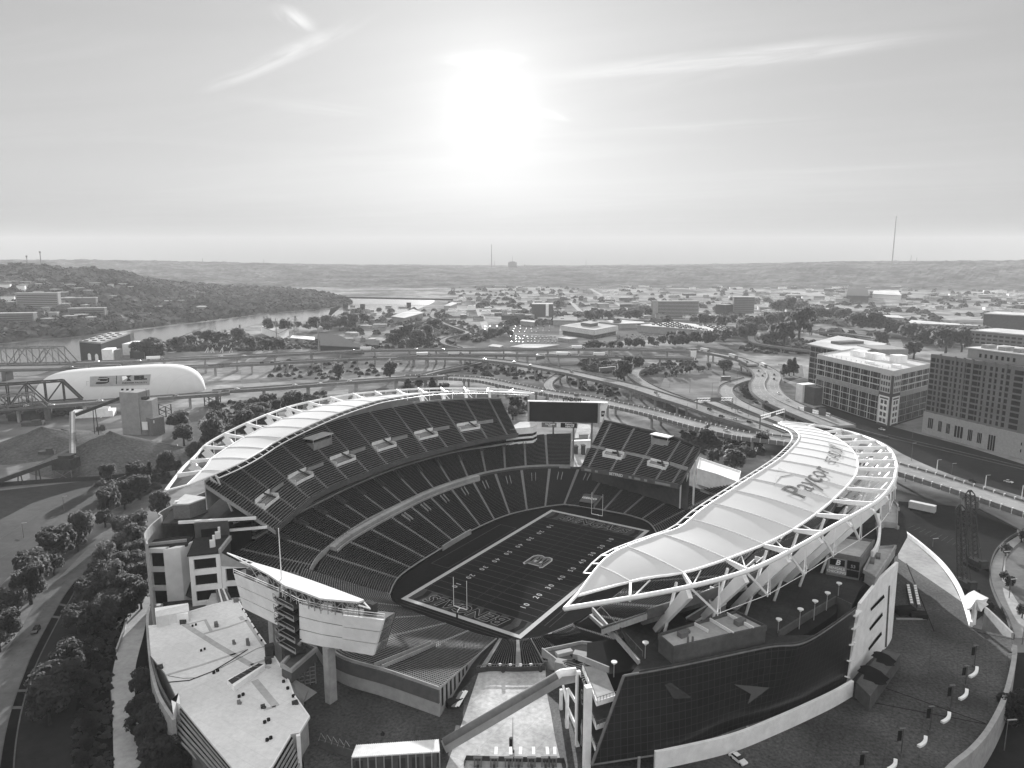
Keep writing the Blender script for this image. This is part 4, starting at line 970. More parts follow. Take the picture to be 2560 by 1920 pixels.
e_ = [Q3(1470, 930, 38.2), Q3(1595, 970, 37.9), Q3(1530, 905, 38.2)]; m_.build('roof_tip_frame', 'white', rr); m_ = MB(); m_.tube(e_, .22, 6); m_.tube([rf[8], e_[1]], .2, 6); m_.build('roof_tip_frame', 'white', rr)
m_ = MB()
for i in range(2, 8):
    for f_ in (0, .33, .66):
        p = lerp(rf[i], rf[i + 1] if i < 7 else rf[7], f_); m_.tube([(p.x, p.y, 34.9), (p.x, p.y, 38.7)], .14, 5)
for i in range(1, 7):
    a_, b_ = rf[i], rf[i + 1]
    for f_ in (0, .5): p, q = lerp(a_, b_, f_), lerp(a_, b_, f_ + .5); m_.tube([(p.x, p.y, 35.5), (q.x, q.y, 38.5)], .09, 4); m_.tube([(p.x, p.y, 38.5), (q.x, q.y, 35.5)], .09, 4)
m_.build('roof_truss', 'wallmid', sb_)
m_ = MB()
for i in range(7): m_.tube([st(*TP[i], ZS + 12.1), st(*TP[i], ZS + 13.4)], .08, 4)
m_.tube([st(*q, ZS + 13.4) for q in TP], .1, 5); m_.tube([st(*q, ZS + 12.8) for q in TP], .06, 5); m_.build('top_rail', 'white', sb_)
for k in range(6):
    m_ = MB(); p = st(*lerp(Vector(TP[k]), Vector(TP[min(k + 1, 6)]), .5), 35.5) + st(0, 2.4) - st(0, 0); m_.box((p.x, p.y, 35.5), (3.2, 1.6, 1.8 + (k % 2)), -T); m_.build('roof_unit', 'steel_dark', sb_)
cp = R4(2030, 1262, PZ) + Vector((0, 1, 0)); m_ = MB(); m_.box((cp.x, cp.y, 0), (1.9, 2.6, ZS + .2), -T); m_.build('column', 'concrete', sb_)
cp = st(*lerp(Vector(BT[1]), Vector(BT[2]), .5)) + st(0, 2) - st(0, 0); m_ = MB(); m_.box((cp.x, cp.y, 0), (1.9, 2.6, ZS + .2), -T); m_.build('column', 'concrete', sb_)
mp_ = Q3(640, 850, 33.5); zt2 = zof(mp_, 1300 + 90 * 500 / 2183); m_ = MB(); m_.tube([(mp_.x, mp_.y, 33), (mp_.x, mp_.y, zt2)], .2, 8, .11); m_.build('mast', 'wallpale', sb_)
# ================================================================== FAR SCOREBOARD
L0_, L1_ = R2(1287, 1115, 24), R2(1705, 1125, 24); hx = (L1_ - L0_); W_ = hx.length; hx.normalize(); hn = Vector((hx.y, -hx.x, 0))
zt_ = zof(L0_, 600 + 996 * S1)
fsb = thing('scoreboard', 'wide black scoreboard screen with stadium name on top beside the far corner seats', 'scoreboard', (*lerp(L0_, L1_, .5).xy, 0))
m_ = MB(); m_.ribbon([L0_ - hn * 1.5, L1_ - hn * 1.5], 3, 24, zt_); m_.build('screen', 'black', fsb)
m_ = MB(); m_.ribbon([L0_ - hn * 3.4 - hx, L1_ - hn * 3.4 + hx], .8, 23.6, zt_ + .4); m_.build('frame_back', 'steel', fsb)
m_ = MB(); m_.ribbon([L0_ - hx * 1.2 - hn, L0_ - hx * .1 - hn], 3, 23.6, zt_ + .3); m_.ribbon([L1_ + hx * .1 - hn, L1_ + hx * 1.2 - hn], 3, 23.6, zt_ + .3); m_.build('frame_side', 'wallmid', fsb)
m_ = MB(); m_.ribbon([L0_ - hx * 1.2 - hn * 1.5, L1_ + hx * 6 - hn * 1.5], 3.4, zt_ + .3, zt_ + .7); m_.build('top_ledge', 'wallpale', fsb)
m_ = MB(); sa, sb2 = L0_ + hx * W_ * .26 - hn * 1.2, L0_ + hx * W_ * .75 - hn * 1.2; zz = zt_ + .8
for k in range(5): m_.beam(Vector((*sa.xy, zz + k * .55)), Vector((*sb2.xy, zz + k * .55)), .1, .12)
for k in range(13): p = lerp(sa, sb2, k / 12); m_.beam((p.x, p.y, zz - .2), (p.x, p.y, zz + 2.4), .12, .12)
sf = m_.build('sign_frame', 'wallmid', fsb)
m_ = MB(); m_.add(text('STADIUM', 2.7, .1), frame3(L0_ + hx * W_ * .62 + hn * .1 + Vector((0, 0, zz - 24 + 1.2)), hx, (0, 0, 1))); m_.build('sign_lettering', 'mark_black', sf)
m_ = MB(); m_.add(text('Paycor', 2.9, .06), frame3(L0_ + hx * W_ * .38 + hn * .1 + Vector((0, 0, zz - 24 + 1.2)), hx, (0, 0, 1))); m_.build('sign_lettering', 'wallpale', sf)
for u0, u1, tx, s_ in ((.18, .40, 'First Financial\nBank', 1.1), (.46, .70, 'Kettering\nHEALTH', 1.45)):
    m_ = MB(); m_.ribbon([L0_ + hx * W_ * u0 - hn, L0_ + hx * W_ * u1 - hn], .4, 20.4, 23.3); p_ = m_.build('sponsor_board', 'mark_black' if u0 > .4 else 'steel', fsb)
    m_ = MB(); m_.add(text(tx, s_, .05), frame3(L0_ + hx * W_ * (u0 + u1) / 2 - hn * .7 + hx * .6 + Vector((0, 0, 21.9 - 24)), hx, (0, 0, 1))); m_.build('board_lettering', 'wallpale', p_)
m_ = MB(); e = L1_ + hx * 1.5 - hn
m_.poly([(e.x, e.y, zt_ - .3), ((e + hx * 5).x, (e + hx * 5).y, zt_ - .3), ((e + hx * 1.2).x, (e + hx * 1.2).y, 24.5), (e.x, e.y, 24.5)]); m_.build('side_wing', 'wallpale', fsb)
m_ = MB(); e += hn * .1 + hx * .7; m_.quad((e.x, e.y, 28), ((e + hx * 1.6).x, (e + hx * 1.6).y, 28), ((e + hx * 2.4).x, (e + hx * 2.4).y, 31.6), (e.x, e.y, 31.6)); p_ = m_.build('side_board', 'mark_black', fsb)
m_ = MB(); m_.add(text('53', 1.5, .04), frame3(e + hx * 1.0 + hn * .1 + Vector((0, 0, 29.9 - 24)), hx, (0, 0, 1))); m_.build('board_lettering', 'wallpale', p_)
m_ = MB()
for t in (.08, .35, .65, .92): p = lerp(L0_, L1_, t) - hn * 3.4; m_.beam((p.x, p.y, 0), (p.x, p.y, 24), 1, 1)
m_.build('screen_legs', 'steel', fsb)
for k in range(4):
    m_ = MB(); p = L0_ - hx * (1.4) - hn; m_.beam((p.x, p.y, 22 + k * 2.6), ((p - hx * 3).x, (p - hx * 3).y, 22 + k * 2.6), .3, .4); m_.build('side_rung', 'wallmid', fsb)
# curved end of the suites at the far corner
sc = Q12(290, 425, 23.5); ends = []
pt = [Q12(60, 470, 23.5), Q12(190, 452, 23.5), Q12(330, 440, 23.5), Q12(372, 420, 23.5), Q12(362, 385, 23.5), Q12(200, 385, 23.5)]
se = thing_parent = stad
for z0, z1, mm, k in ((19.2, 20.6, 'wallpale', 1.0), (20.6, 22.2, 'glass', .96), (22.2, 23.4, 'wallpale', 1.0), (23.4, 25.0, 'glass', .96), (25.0, 28.4, 'wallpale', 1.0)):
    cc_ = sum(pt, Vector()) / 6; m_ = MB(); m_.prism([tuple(lerp(cc_, p, k).xy) for p in pt], z0, z1); m_.build('suite_end', mm, stad)
m_ = MB(); m_.prism([tuple(p.xy) for p in pt], 28.4, 28.7); m_.build('suite_roof', 'roofpale', stad)
# bright plaza beyond the gap, with small kiosks
m_ = MB(); m_.poly([p + Vector((0, 0, .2)) for p in (Q12(740, 770, 0), Q12(830, 745, 0), Q12(930, 330, 0), Q12(790, 320, 0), Q12(755, 430, 0))]); structure('gap_plaza', m_, 'plaza_pale')
for x, y, sz, mm in ((820, 565, (12, 3, 5), 'wallpale'), (810, 515, (9, 2, 3), 'walldark'), (760, 620, (2, 4, 5), 'walldark'), (840, 470, (6, 3, 3), 'wallmid'), (835, 630, (2, 3, 6), 'walldark')):
    m_ = MB(); p = Q12(x, y, 0); m_.box((0, 0, 0), sz, .2); m_.box((0, 0, sz[2]), (sz[0] + .6, sz[1] + .6, .3), .2); m_.v = [(v[0] + p.x, v[1] + p.y, v[2] + .2) for v in m_.v]
    m_.build_thing('kiosk', mm, {'wallpale': 'long white kiosk in the bright gap beside the end deck', 'walldark': 'dark kiosk in the bright gap at picture row %d' % int(y), 'wallmid': 'small grey kiosk in the gap below the scoreboard'}[mm].replace(' at picture row 515', ' just beyond the long white one').replace(' at picture row 620', ' at the left edge of the passage').replace(' at picture row 630', ' against the end deck side'), 'kiosk', 'kiosks in the gap')
# white low hall right of the end deck
wh = [Q12(1985, 770, 9), Q12(2180, 825, 9), Q12(2390, 905, 9), Q12(2420, 800, 9), Q12(2010, 665, 9)]
m_ = MB(); m_.prism([(p.x, p.y) for p in wh], 0, 8.5); wo = m_.build_thing('service_hall', 'wallpale', 'low white roofed hall between the end deck and the lettered canopy', 'hall')
m_ = MB(); m_.ribbon(wh + [wh[0]], .5, 8.5, 9.3); m_.build('roof_edge', 'white', wo)
m_ = MB(); q = [Q12(1985, 785, 7), Q12(2180, 835, 7)]; m_.poly([Vector((*lerp(q[0], q[1], t).xy, z)) + Vector((0, -.4, 0)) for t, z in ((.35, .2), (.55, .2), (.55, 4), (.35, 4))]); m_.build('loading_door', 'mark_black', wo)
# ================================================================== WHITE ROOFED BUILDING (near left)
def XY(ps): return [(p.x, p.y) for p in ps]
ZR = 15.0
wr = [Q2(x, y, ZR) for x, y in ((65, 575), (75, 700), (85, 800), (190, 925), (230, 1010), (310, 1180), (500, 1410), (710, 1659), (850, 1800), (1010, 1659), (1160, 1405), (1222, 1395), (1300, 1270), (1180, 1100), (1130, 960), (1000, 760), (900, 620), (830, 510), (750, 365), (560, 410), (375, 465), (370, 545))]
wb = thing('white_roof_building', 'low building with a wide white flat roof in front of the pale scoreboard back', 'building', (*(sum(wr, Vector()) / len(wr)).xy, 0))
m_ = MB(); m_.prism(XY(wr), ZR - .6, ZR); wroof = m_.build('roof', 'membrane', wb)
cw_ = sum(wr, Vector()) / len(wr)
m_ = MB(); m_.prism(XY([lerp(cw_, p, .985) for p in wr]), 0, ZR - .6); m_.build('wall', 'concrete', wb)
m_ = MB(); m_.ribbon(wr[8:] + [wr[0]], .35, ZR - .3, ZR + .35); m_.build('roof_edge', 'white', wroof)
for pts, w_ in ((((340, 555), (600, 720), (860, 870)), 1.6), (((200, 945), (480, 865), (820, 750)), .8), (((370, 555), (500, 520), (545, 605)), .9), (((490, 628), (680, 575), (820, 525)), .8), (((820, 520), (990, 770)), 1.3), (((880, 985), (1045, 1185)), 1.8), (((1045, 1185), (950, 1210)), .8), (((850, 868), (960, 830)), 1.0), (((900, 860), (1000, 890)), 1.0), (((770, 495), (790, 520)), 1.2)):
    m_ = MB(); m_.ribbon([Q2(x, y, ZR + .06) for x, y in pts], w_, ZR + .02, ZR + .07); m_.build('walkway_pad', 'roofgrey', wroof)
m_ = MB(); m_.tube([Q2(x, y, ZR + .15) for x, y in ((215, 1000), (380, 985), (560, 915), (700, 830), (828, 748))], .12, 5); m_.build('roof_cable', 'black', wroof)
m_ = MB(); m_.tube([Q2(x, y, ZR + .1) for x, y in ((215, 950), (330, 970), (440, 965), (640, 880), (900, 740), (1090, 690))], .06, 4); m_.build('roof_cable', 'black', wroof)
for x, y in ((470, 762), (497, 750), (568, 932), (597, 916), (762, 1115), (792, 1100), (958, 1313), (988, 1294), (977, 1450), (1005, 1434), (404, 572), (430, 563), (1135, 1052), (1178, 1112), (1103, 1000), (830, 505), (858, 548), (880, 590), (908, 635), (934, 685), (790, 445), (812, 472)):
    m_ = MB(); p = Q2(x, y, ZR); m_.tube([(p.x, p.y, ZR), (p.x, p.y, ZR + .55)], .42 if x > 500 and y > 900 else .3, 8); m_.build('roof_vent', 'black', wroof)
for x, y, sz in ((828, 715, (.8, .8, 2.0)), (585, 572, (1, 1, 1.5)), (760, 1160, (.8, 1.2, .6)), (1000, 800, (2.4, 2.0, 3.4)), (985, 850, (1.6, 1.4, 1.6)), (330, 545, (1.8, 1.5, 1.2)), (740, 380, (1.6, 1.2, .9)), (720, 705, (.7, .9, 1.1)), (155, 890, (1.4, .8, .9)), (945, 1195, (1, 1, .7)), (1190, 1165, (1.4, .7, .8))):
    m_ = MB(); p = Q2(x, y, ZR); m_.box((p.x, p.y, ZR), sz, .5); m_.box((p.x + .5, p.y - .3, ZR), (sz[0] * .6, sz[1] * .6, sz[2] * .6), .1); m_.build('roof_unit', 'steel_dark' if x > 900 or x in (330, 155) else 'steel', wroof)
# skylight box
k0, k1, k2, k3 = Q2(672, 1022, ZR), Q2(905, 893, ZR), Q2(960, 905, ZR), Q2(725, 1072, ZR)
m_ = MB(); m_.prism(XY([k0, k1, k2, k3]), ZR, ZR + 1.5); sk = m_.build('skylight_curb', 'wallpale', wroof)
m_ = MB(); ii = [lerp(k0, k3, .12), lerp(k1, k2, .12), lerp(k1, k2, .8), lerp(k0, k3, .7)]
m_.poly([Vector((*p.xy, ZR + 1.55)) for p in ii]); m_.build('skylight_glass', 'glass', sk)
for t in (.2, .4, .6, .8):
    m_ = MB(); m_.beam(Vector((*lerp(ii[0], ii[1], t).xy, ZR + 1.6)), Vector((*lerp(ii[3], ii[2], t + .06).xy, ZR + 1.6)), .18, .12); m_.build('glazing_bar', 'steel', sk)
# penthouse
m_ = MB(); m_.prism(XY([Q2(122, 455, 18.4), Q2(372, 398, 18.4), Q2(378, 452, 18.4), Q2(125, 500, 18.4)]), ZR, 18.4); m_.build('penthouse', 'membrane', wb)
pt_ = [Q2(125, 560, ZR), Q2(375, 545, ZR), Q2(375, 462, ZR + 0), Q2(120, 500, ZR)]
m_ = MB(); m_.prism(XY(pt_), ZR - .3, 18.1); m_.build('penthouse', 'wallpale', wb)
# outer curved screen wall and lower terraces on the street side
ow = [Vector(p) for p in crv([tuple(Q2(x, y, 14)) for x, y in ((72, 420), (58, 500), (60, 600), (72, 760), (95, 930), (140, 1090), (200, 1200), (262, 1292))], 40)]
m_ = MB(); m_.ribbon(ow, .8, 0, 14.2); m_.build('screen_wall', 'concrete', wb)
iw = [Vector(p) for p in crv([tuple(Q2(x, y, 14.8)) for x, y in ((85, 800), (110, 900), (160, 1040), (240, 1185))], 20)]
m_ = MB(); m_.ribbon(iw, .5, 9, 14.9); m_.build('screen_wall', 'concrete_dark', wb)
m_ = MB(); a, b, c = Q2(300, 1088, ZR), Q2(262, 1292, 13.5), Q2(245, 1190, 13.5); m_.prism(XY([a, b, c, Q2(310, 1180, ZR)]), 0, ZR + .4); m_.build('pier', 'wallpale', wb)
lw = [Q2(262, 1292, 9), Q2(380, 1480, 9), Q2(520, 1690, 9), Q2(700, 1950, 9)]
m_ = MB(); m_.ribbon(lw, .7, 0, 9.5); m_.prism(XY(lw + [wr[8], wr[7], wr[6], wr[5]]), 7.2, 8.2); m_.build('lower_terrace', 'concrete_dark', wb)
m_ = MB()
for k in range(6):
    off_ = [lerp(cw_, p, 1.0) + (p - cw_).normalized() * (.25 + .45 * k) for p in wr[5:9]]
    m_.ribbon(off_, .3, ZR - 1.3 - k * 1.1, ZR - .8 - k * 1.1)
m_.build('facade_louvre', 'wallmid', wb)
m_ = MB(); m_.ribbon([p + (p - cw_).normalized() * .2 for p in wr[5:9]], .3, 8.2, ZR - .7); m_.build('facade_glass', 'glass', wb)
for t in (.25, .55, .8):
    m_ = MB(); p = lerp(wr[6], wr[7], t); q = lerp(lw[1], lw[2], t); m_.beam((p.x, p.y, 9), (lerp(p, q, .5).x, lerp(p, q, .5).y, 8.6), .5, .8); m_.build('terrace_beam', 'concrete', wb)
# notch at the near right corner
m_ = MB()
for k in range(6):
    m_.ribbon([wr[9] + Vector((.6 + k * .25, -.3, 0)), wr[10] + Vector((.6 + k * .25, -.3, 0))], .3, ZR - 1.2 - k * 1.2, ZR - .7 - k * 1.2)
m_.ribbon([wr[10] + Vector((0, -.4, 0)), wr[11] + Vector((0, -.4, 0))], .3, ZR - 4, ZR + .4); m_.build('facade_louvre', 'concrete', wb)
m_ = MB(); m_.ribbon([wr[9] + Vector((.3, -.2, 0)), wr[10] + Vector((.3, -.2, 0))], .3, 0, ZR - .2); m_.ribbon([wr[10] + Vector((0, -.2, 0)), wr[11] + Vector((0, -.2, 0))], .3, 0, ZR - 4); m_.build('facade_glass', 'mark_black', wb)
m_ = MB(); p = Q2(1222, 1398, ZR); m_.box((p.x, p.y - .7, 0), (.9, .9, ZR + .3), .4); m_.build('corner_post', 'wallpale', wb)
# sloped buttress and louvre screen beside the plaza
m_ = MB(); T_ = [Q2(1135, 945, 14.4), Q2(1182, 1095, 14.4)]; B_ = [Q2(1300, 1042, PZ + 1.5), Q2(1258, 1142, PZ + 1.2), Q2(1362, 1078), Q2(1262, 1152)]
m_.poly([T_[0], T_[1], B_[1], B_[0]]); m_.poly([B_[0], B_[1], B_[3], B_[2]]); m_.poly([T_[0], B_[0], Vector((*B_[0].xy, 0)), Vector((*T_[0].xy, 0))]); m_.poly([T_[1], Vector((*T_[1].xy, 0)), Vector((*B_[1].xy, 0)), B_[1]]); m_.build('buttress', 'wallmid', wb)
m_ = MB(); a = Vector((*Q2(1225, 1000, 9).xy, PZ)); b = Vector((*Q2(1352, 1010, PZ).xy, PZ))
for k in range(9): m_.beam(a + Vector((0, 0, .6 + k * 1.15)), b + Vector((0, 0, .6 + k * 1.15)), .15, .2)
for t in (0, .33, .66, 1): m_.beam(Vector((*lerp(a, b, t).xy, 0)), Vector((*lerp(a, b, t).xy, PZ + 10)), .2, .2)
m_.build('louvre_screen', 'wallmid', wb)
ld = [Q2(x, y, 18.5) for x, y in ((1085, 862), (1160, 905), (1352, 740), (1240, 690))]
m_ = MB(); m_.prism(XY(ld), 14.6, 17.9); m_.build('plant_room', 'concrete_dark', wb)
m_ = MB(); m_.ribbon(ld + [ld[0]], .8, 17.7, 18.8); m_.build('plant_room_parapet', 'concrete', wb)
for x, y in ((1150, 800), (1230, 770)):
    m_ = MB(); p = Q2(x, y, 17.9); m_.box((p.x, p.y, 17.9), (3, 2, 1.2), .4); m_.build('roof_unit', 'steel_dark', wb)
# ================================================================== LEFT CONCOURSE BLOCK
cb = thing('concourse_block', 'pale concrete stair tower and open parking style floors at the left end of the stands', 'concourse', (*Q13(500, 1540, 0).xy, 0))
ZL = 26.0
tw = [Q13(385, 905, ZL), Q13(640, 985, ZL), Q13(790, 790, ZL), Q13(740, 745, ZL), Q13(660, 855, ZL)]
t0, t1 = Q13(408, 1555), Q13(625, 1520)
m_ = MB(); m_.prism([(t0.x, t0.y), (t1.x, t1.y), (Q13(785, 780, ZL).x, Q13(785, 780, ZL).y), (Q13(670, 850, ZL).x, Q13(670, 850, ZL).y + 4)], 0, ZL); m_.build('stair_tower', 'panel', cb)
def openfront(p0, p1, z0, z1, cols, rows, parent, depth=1.7, pier=1.1, slabh=1.3, m='panel', name='open_front'):
    d = (p1 - p0); d.z = 0; ln = d.length; d.normalize(); n = Vector((-d.y, d.x, 0)); n = n if n.y > 0 else -n
    mb = MB()
    for c in range(cols + 1):
        q = p0 + d * (pier / 2 + (ln - pier) * c / cols); a = q - d * pier / 2; b = q + d * pier / 2; mb.prism([(a.x, a.y), (b.x, b.y), (b + n * 1.2).xy[:], (a + n * 1.2).xy[:]], z0, z1)
    for r in range(rows + 1):
        zc = z0 + (z1 - z0 - slabh) * r / rows; a, b = p0 + n * .03, p1 + n * .03; mb.prism([a.xy[:], b.xy[:], (b + n * depth).xy[:], (a + n * depth).xy[:]], zc, zc + slabh)
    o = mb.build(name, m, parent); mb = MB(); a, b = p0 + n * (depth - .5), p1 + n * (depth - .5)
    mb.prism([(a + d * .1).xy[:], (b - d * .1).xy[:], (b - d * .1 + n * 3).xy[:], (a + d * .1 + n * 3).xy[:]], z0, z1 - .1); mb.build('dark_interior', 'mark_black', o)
    return o
g0, g1, g2 = Q13(640, 1500, 0), Q13(1085, 1470, 0), Q13(1300, 1470, 0)
gA = Q13(680, 975, ZL); gB = Q13(1085, 935, ZL); gA = Vector((*gA.xy, 0)); gB = Vector((*gB.xy, 0))
openfront(gA, gB, PZ - .5, ZL, 1, 3, cb, pier=1.4, slabh=1.8)
gC = Vector((*(gB + (gB - gA).normalized() * 10 + Vector((0, -1.5, 0))).xy, 0))
openfront(gB + Vector((.1, 0, 0)), gC, PZ - .5, ZL - 4.5, 1, 2, cb, pier=1.3, slabh=1.6)
m_ = MB(); m_.poly([gB + Vector((.2, -.1, ZL - 5)), gC + Vector((0, -.1, ZL - 6)), gB + Vector((.2, -.1, ZL))]); m_.build('sloped_parapet', 'concrete', cb)
lA, lB = Q13(150, 890, ZL), Q13(400, 890, ZL); lA = Vector((*lA.xy, 0)); lB = Vector((*lB.xy, 0))
openfront(lA, lB, PZ - 4, ZL, 1, 3, cb, pier=.6, slabh=1.6, depth=1.7)
tp = [Q13(150, 885, ZL), Q13(385, 905, ZL), Q13(640, 985, ZL), Q13(1085, 935, ZL), Q13(1225, 760, ZL), Q13(1210, 560, ZL + 4), Q13(770, 545, ZL + 4), Q13(500, 720, ZL), Q13(160, 800, ZL)]
m_ = MB(); m_.prism(XY([Q13(660, 980, ZL), Q13(1085, 937, ZL), Q13(1222, 765, ZL), Q13(1180, 700, ZL), Q13(760, 745, ZL)]), ZL - .5, ZL + .1); m_.build('upper_deck_floor', 'terrace', cb)
m_ = MB(); m_.prism(XY([Q13(155, 880, ZL), Q13(660, 845, ZL), Q13(750, 745, ZL), Q13(490, 740, ZL), Q13(210, 790, ZL)]), ZL - .5, ZL + .4); m_.build('upper_deck_floor', 'terrace', cb)
m_ = MB(); m_.ribbon([Q13(160, 865, ZL), Q13(660, 810, ZL)], .8, ZL, ZL + 1.3); m_.ribbon([Q13(1085, 940, ZL), Q13(1225, 760, ZL)], .8, ZL - .4, ZL + 1.2); m_.build('deck_parapet', 'concrete', cb)
for x, y in ((990, 870), (1060, 760)):
    m_ = MB(); p = Q13(x, y, ZL); m_.box((p.x, p.y, ZL), (1.6, 1.2, 2.6), .4); m_.box((p.x + .5, p.y + .4, ZL), (.8, .8, 4.2), .4); m_.build('deck_kiosk', 'white', cb)
bwA, bwB = Vector((*Q13(770, 745, ZL).xy, 0)), Vector((*Q13(1212, 700, ZL).xy, 0))
m_ = MB(); m_.ribbon([bwA, bwB], 1.2, 0, TZ + .1); bk = m_.build('back_wall', 'concrete_dark', cb)
m_ = MB(); q0, q1 = lerp(bwA, bwB, .2), lerp(bwA, bwB, .75); m_.ribbon([q0 + Vector((0, -.65, 0)), q1 + Vector((0, -.65, 0))], .2, ZL, ZL + 3); m_.build('doorway', 'mark_black', bk)
# left terrace with curved parapet, dark house, ramp fins
lt = [Q13(550, 550, TZ), Q13(1550, 490, TZ), st(-78, -60, TZ), st(-90, -20, TZ), st(-95, 20, TZ), st(-120, 40, TZ), st(-124, 0, TZ), Q13(470, 355, TZ), Q13(330, 560, TZ)]
m_ = MB(); m_.prism(XY([Q13(550, 552, TZ), Q13(1150, 520, TZ), st(-72, -86), st(-88, -60), st(-98, -28), st(-103, 20), st(-100, 60), st(-112, 60), st(-124, 30), st(-126, 0), st(-121, -30), Q13(470, 360, TZ), Q13(330, 555, TZ)]), TZ - .8, TZ - .2); m_.build('terrace_floor', 'terrace', cb)
m_ = MB(); m_.prism(XY([st(-82, -88), st(-90, -66), st(-99, -30), st(-104, 20), st(-100, 58), st(-108, 58), st(-120, 28), st(-121, -2), st(-116, -30), st(-100, -66), st(-92, -80), st(-84, -86)]), 0, TZ - .9); m_.build('inner_wall', 'black', cb)
m_ = MB(); m_.beam(Q13(550, 550, TZ + .3), Q13(1555, 492, TZ + .3), .8, 1.0); m_.build('edge_beam', 'wallpale', cb)
m_ = MB(); m_.ribbon([Vector(p) for p in crv([tuple(Q13(x, y, TZ)) for x, y in ((150, 860), (120, 760), (125, 710), (200, 610), (330, 500), (470, 360))] + [tuple(st(-121, -30)), tuple(st(-127, 0)), tuple(st(-128, 30))], 40)], .5, 0, TZ + .9); m_.build('curved_parapet', 'concrete', cb)
dh = [Q13(475, 330, TZ + 5), Q13(690, 320, TZ + 5), Q13(920, 240, TZ + 5), Q13(640, 200, TZ + 5)]
m_ = MB(); m_.prism(XY(dh), TZ - .3, TZ + 5); dho = m_.build('terrace_house', 'brick', cb)
m_ = MB(); m_.prism(XY([lerp(sum(dh, Vector()) / 4, p, 1.03) for p in dh]), TZ + 5, TZ + 5.5); m_.build('house_roof', 'roofpale', dho)
for (x0, y0), (x1, y1) in (((1215, 570), (1440, 480)), ((1215, 650), (1700, 610))):
    m_ = MB(); m_.beam(Q13(x0, y0, 27), Q13(x1, y1, 27.5), .7, .9); m_.build('raker_prop', 'wallpale', cb)
# ramp slab in front of the frame
m_ = MB(); a, b, c, d = Q13(640, 1500, PZ + .5), Q13(700, 1320, PZ + 6), Q13(850, 1305, PZ + 6), Q13(760, 1560, PZ + .5); m_.poly([a, d, c, b]); m_.build('ramp', 'terrace', cb)
m_ = MB(); m_.beam(d, c, .8, 2.4); m_.build('ramp_wall', 'concrete', cb)
sp_ = [Q13(890, 1660, PZ + 4), Q13(975, 1470, PZ + 4), Q13(1170, 1440, PZ + 4), Q13(1230, 1560, PZ + 4)]
m_ = MB(); m_.prism(XY(sp_), 0, PZ + 4); so2 = m_.build('stair_pavilion', 'concrete', cb)
for k in range(5):
    m_ = MB(); a, b = lerp(lerp(sp_[1], sp_[2], .35), lerp(sp_[1], sp_[2], .95), k / 4), lerp(lerp(sp_[0], sp_[3], .55), sp_[3], k / 4); m_.beam(Vector((*a.xy, PZ + 5)), Vector((*b.xy, PZ + 4.2)), .5, .5); m_.build('pergola_bar', 'white' if k % 2 else 'steel', so2)
# ================================================================== GROUND, ROADS, PLAZA
def gmat():
    m = mat('ground_cover', .19, var=.6, scale=.03, rough=1, spec=0, big=.5, bigscale=.005); return m
mb = MB(); mb.poly([(-11700, -590, 0), (11700, -590, 0), (11700, 8100, 0), (-11700, 8100, 0)]); structure('ground', mb, gmat())
def sheet(name, pts, z, m):
    mb = MB(); mb.poly([(p.x, p.y, z) for p in pts]); 
    if len(pts) > 2:
        a = sum(pts[i].x * pts[(i + 1) % len(pts)].y - pts[(i + 1) % len(pts)].x * pts[i].y for i in range(len(pts)))
        if a < 0: mb.f = [tuple(reversed(f)) for f in mb.f]
    return structure(name, mb, m)
def band2(name, L_, R_, z, m, n=40):
    mb = MB(); l = crv([tuple(p) for p in L_], n); r = crv([tuple(p) for p in R_], n)
    mb.sheet([(p[0], p[1], z) for p in l], [(p[0], p[1], z) for p in r]); return structure(name, mb, m)
qq = lambda f, pts, z=None: [f(x, y) if z is None else f(x, y, z) for x, y in pts]
# river road, planted median, second carriageway
rl = [R1(1060, 1440), R1(900, 1560), R1(780, 1655)] + qq(Q1, [(500, 0), (330, 180), (200, 400), (100, 560), (0, 700), (-120, 900), (-300, 1300), (-420, 1700), (-500, 2100)])
rr_ = [R1(1120, 1470), R1(1000, 1570), R1(890, 1655)] + qq(Q1, [(670, 0), (570, 130), (470, 300), (370, 480), (265, 690), (190, 880), (130, 1040), (60, 1280), (0, 1600), (-60, 2100)])
band2('river_road', rl, rr_, .05, M['asphalt'], 70)
ml_ = qq(Q1, [(672, 0), (572, 130), (472, 300), (372, 480), (267, 690), (192, 880), (132, 1040), (62, 1280), (2, 1600), (-58, 2100)])
mr_ = qq(Q1, [(712, 0), (640, 140), (540, 310), (450, 480), (345, 690), (270, 880), (220, 1040), (165, 1280), (125, 1600), (110, 2100)])
band2('planted_median', ml_, mr_, .03, M['grass_dark'], 60)
mb = MB(); mb.ribbon([Vector((p[0], p[1], 0)) for p in crv([tuple(p) for p in ml_], 60)], .35, 0, .2); mb.ribbon([Vector((p[0], p[1], 0)) for p in crv([tuple(p) for p in mr_], 60)], .35, 0, .2)
for t in (.17, .24, .64, .72):
    i = int(t * 59); a = crv([tuple(p) for p in ml_], 60)[i]; b = crv([tuple(p) for p in mr_], 60)[i]; mb.ribbon([Vector(a), Vector(b)], 1.2, .0, .12)
structure('median_kerb', mb, 'concrete_dark')
sr = qq(Q1, [(740, 60), (760, 160), (800, 260), (790, 400), (760, 560), (715, 800), (690, 1000), (655, 1250), (640, 1500), (640, 2100)])
band2('river_road', qq(Q1, [(716, 0), (644, 140), (544, 310), (454, 480), (349, 690), (274, 880), (224, 1040), (169, 1280), (129, 1600), (114, 2100)]), sr, .055, M['asphalt_dark'], 60)
band2('planting_strip', sr, qq(Q1, [(1000, 60), (1100, 160), (1140, 300), (1080, 470), (1030, 640), (990, 830), (975, 950), (990, 1200), (1000, 1500), (1010, 2100)]), .03, M['grass_dark'], 60)  # planting colour taken near black, holding the shade that lies on this strip
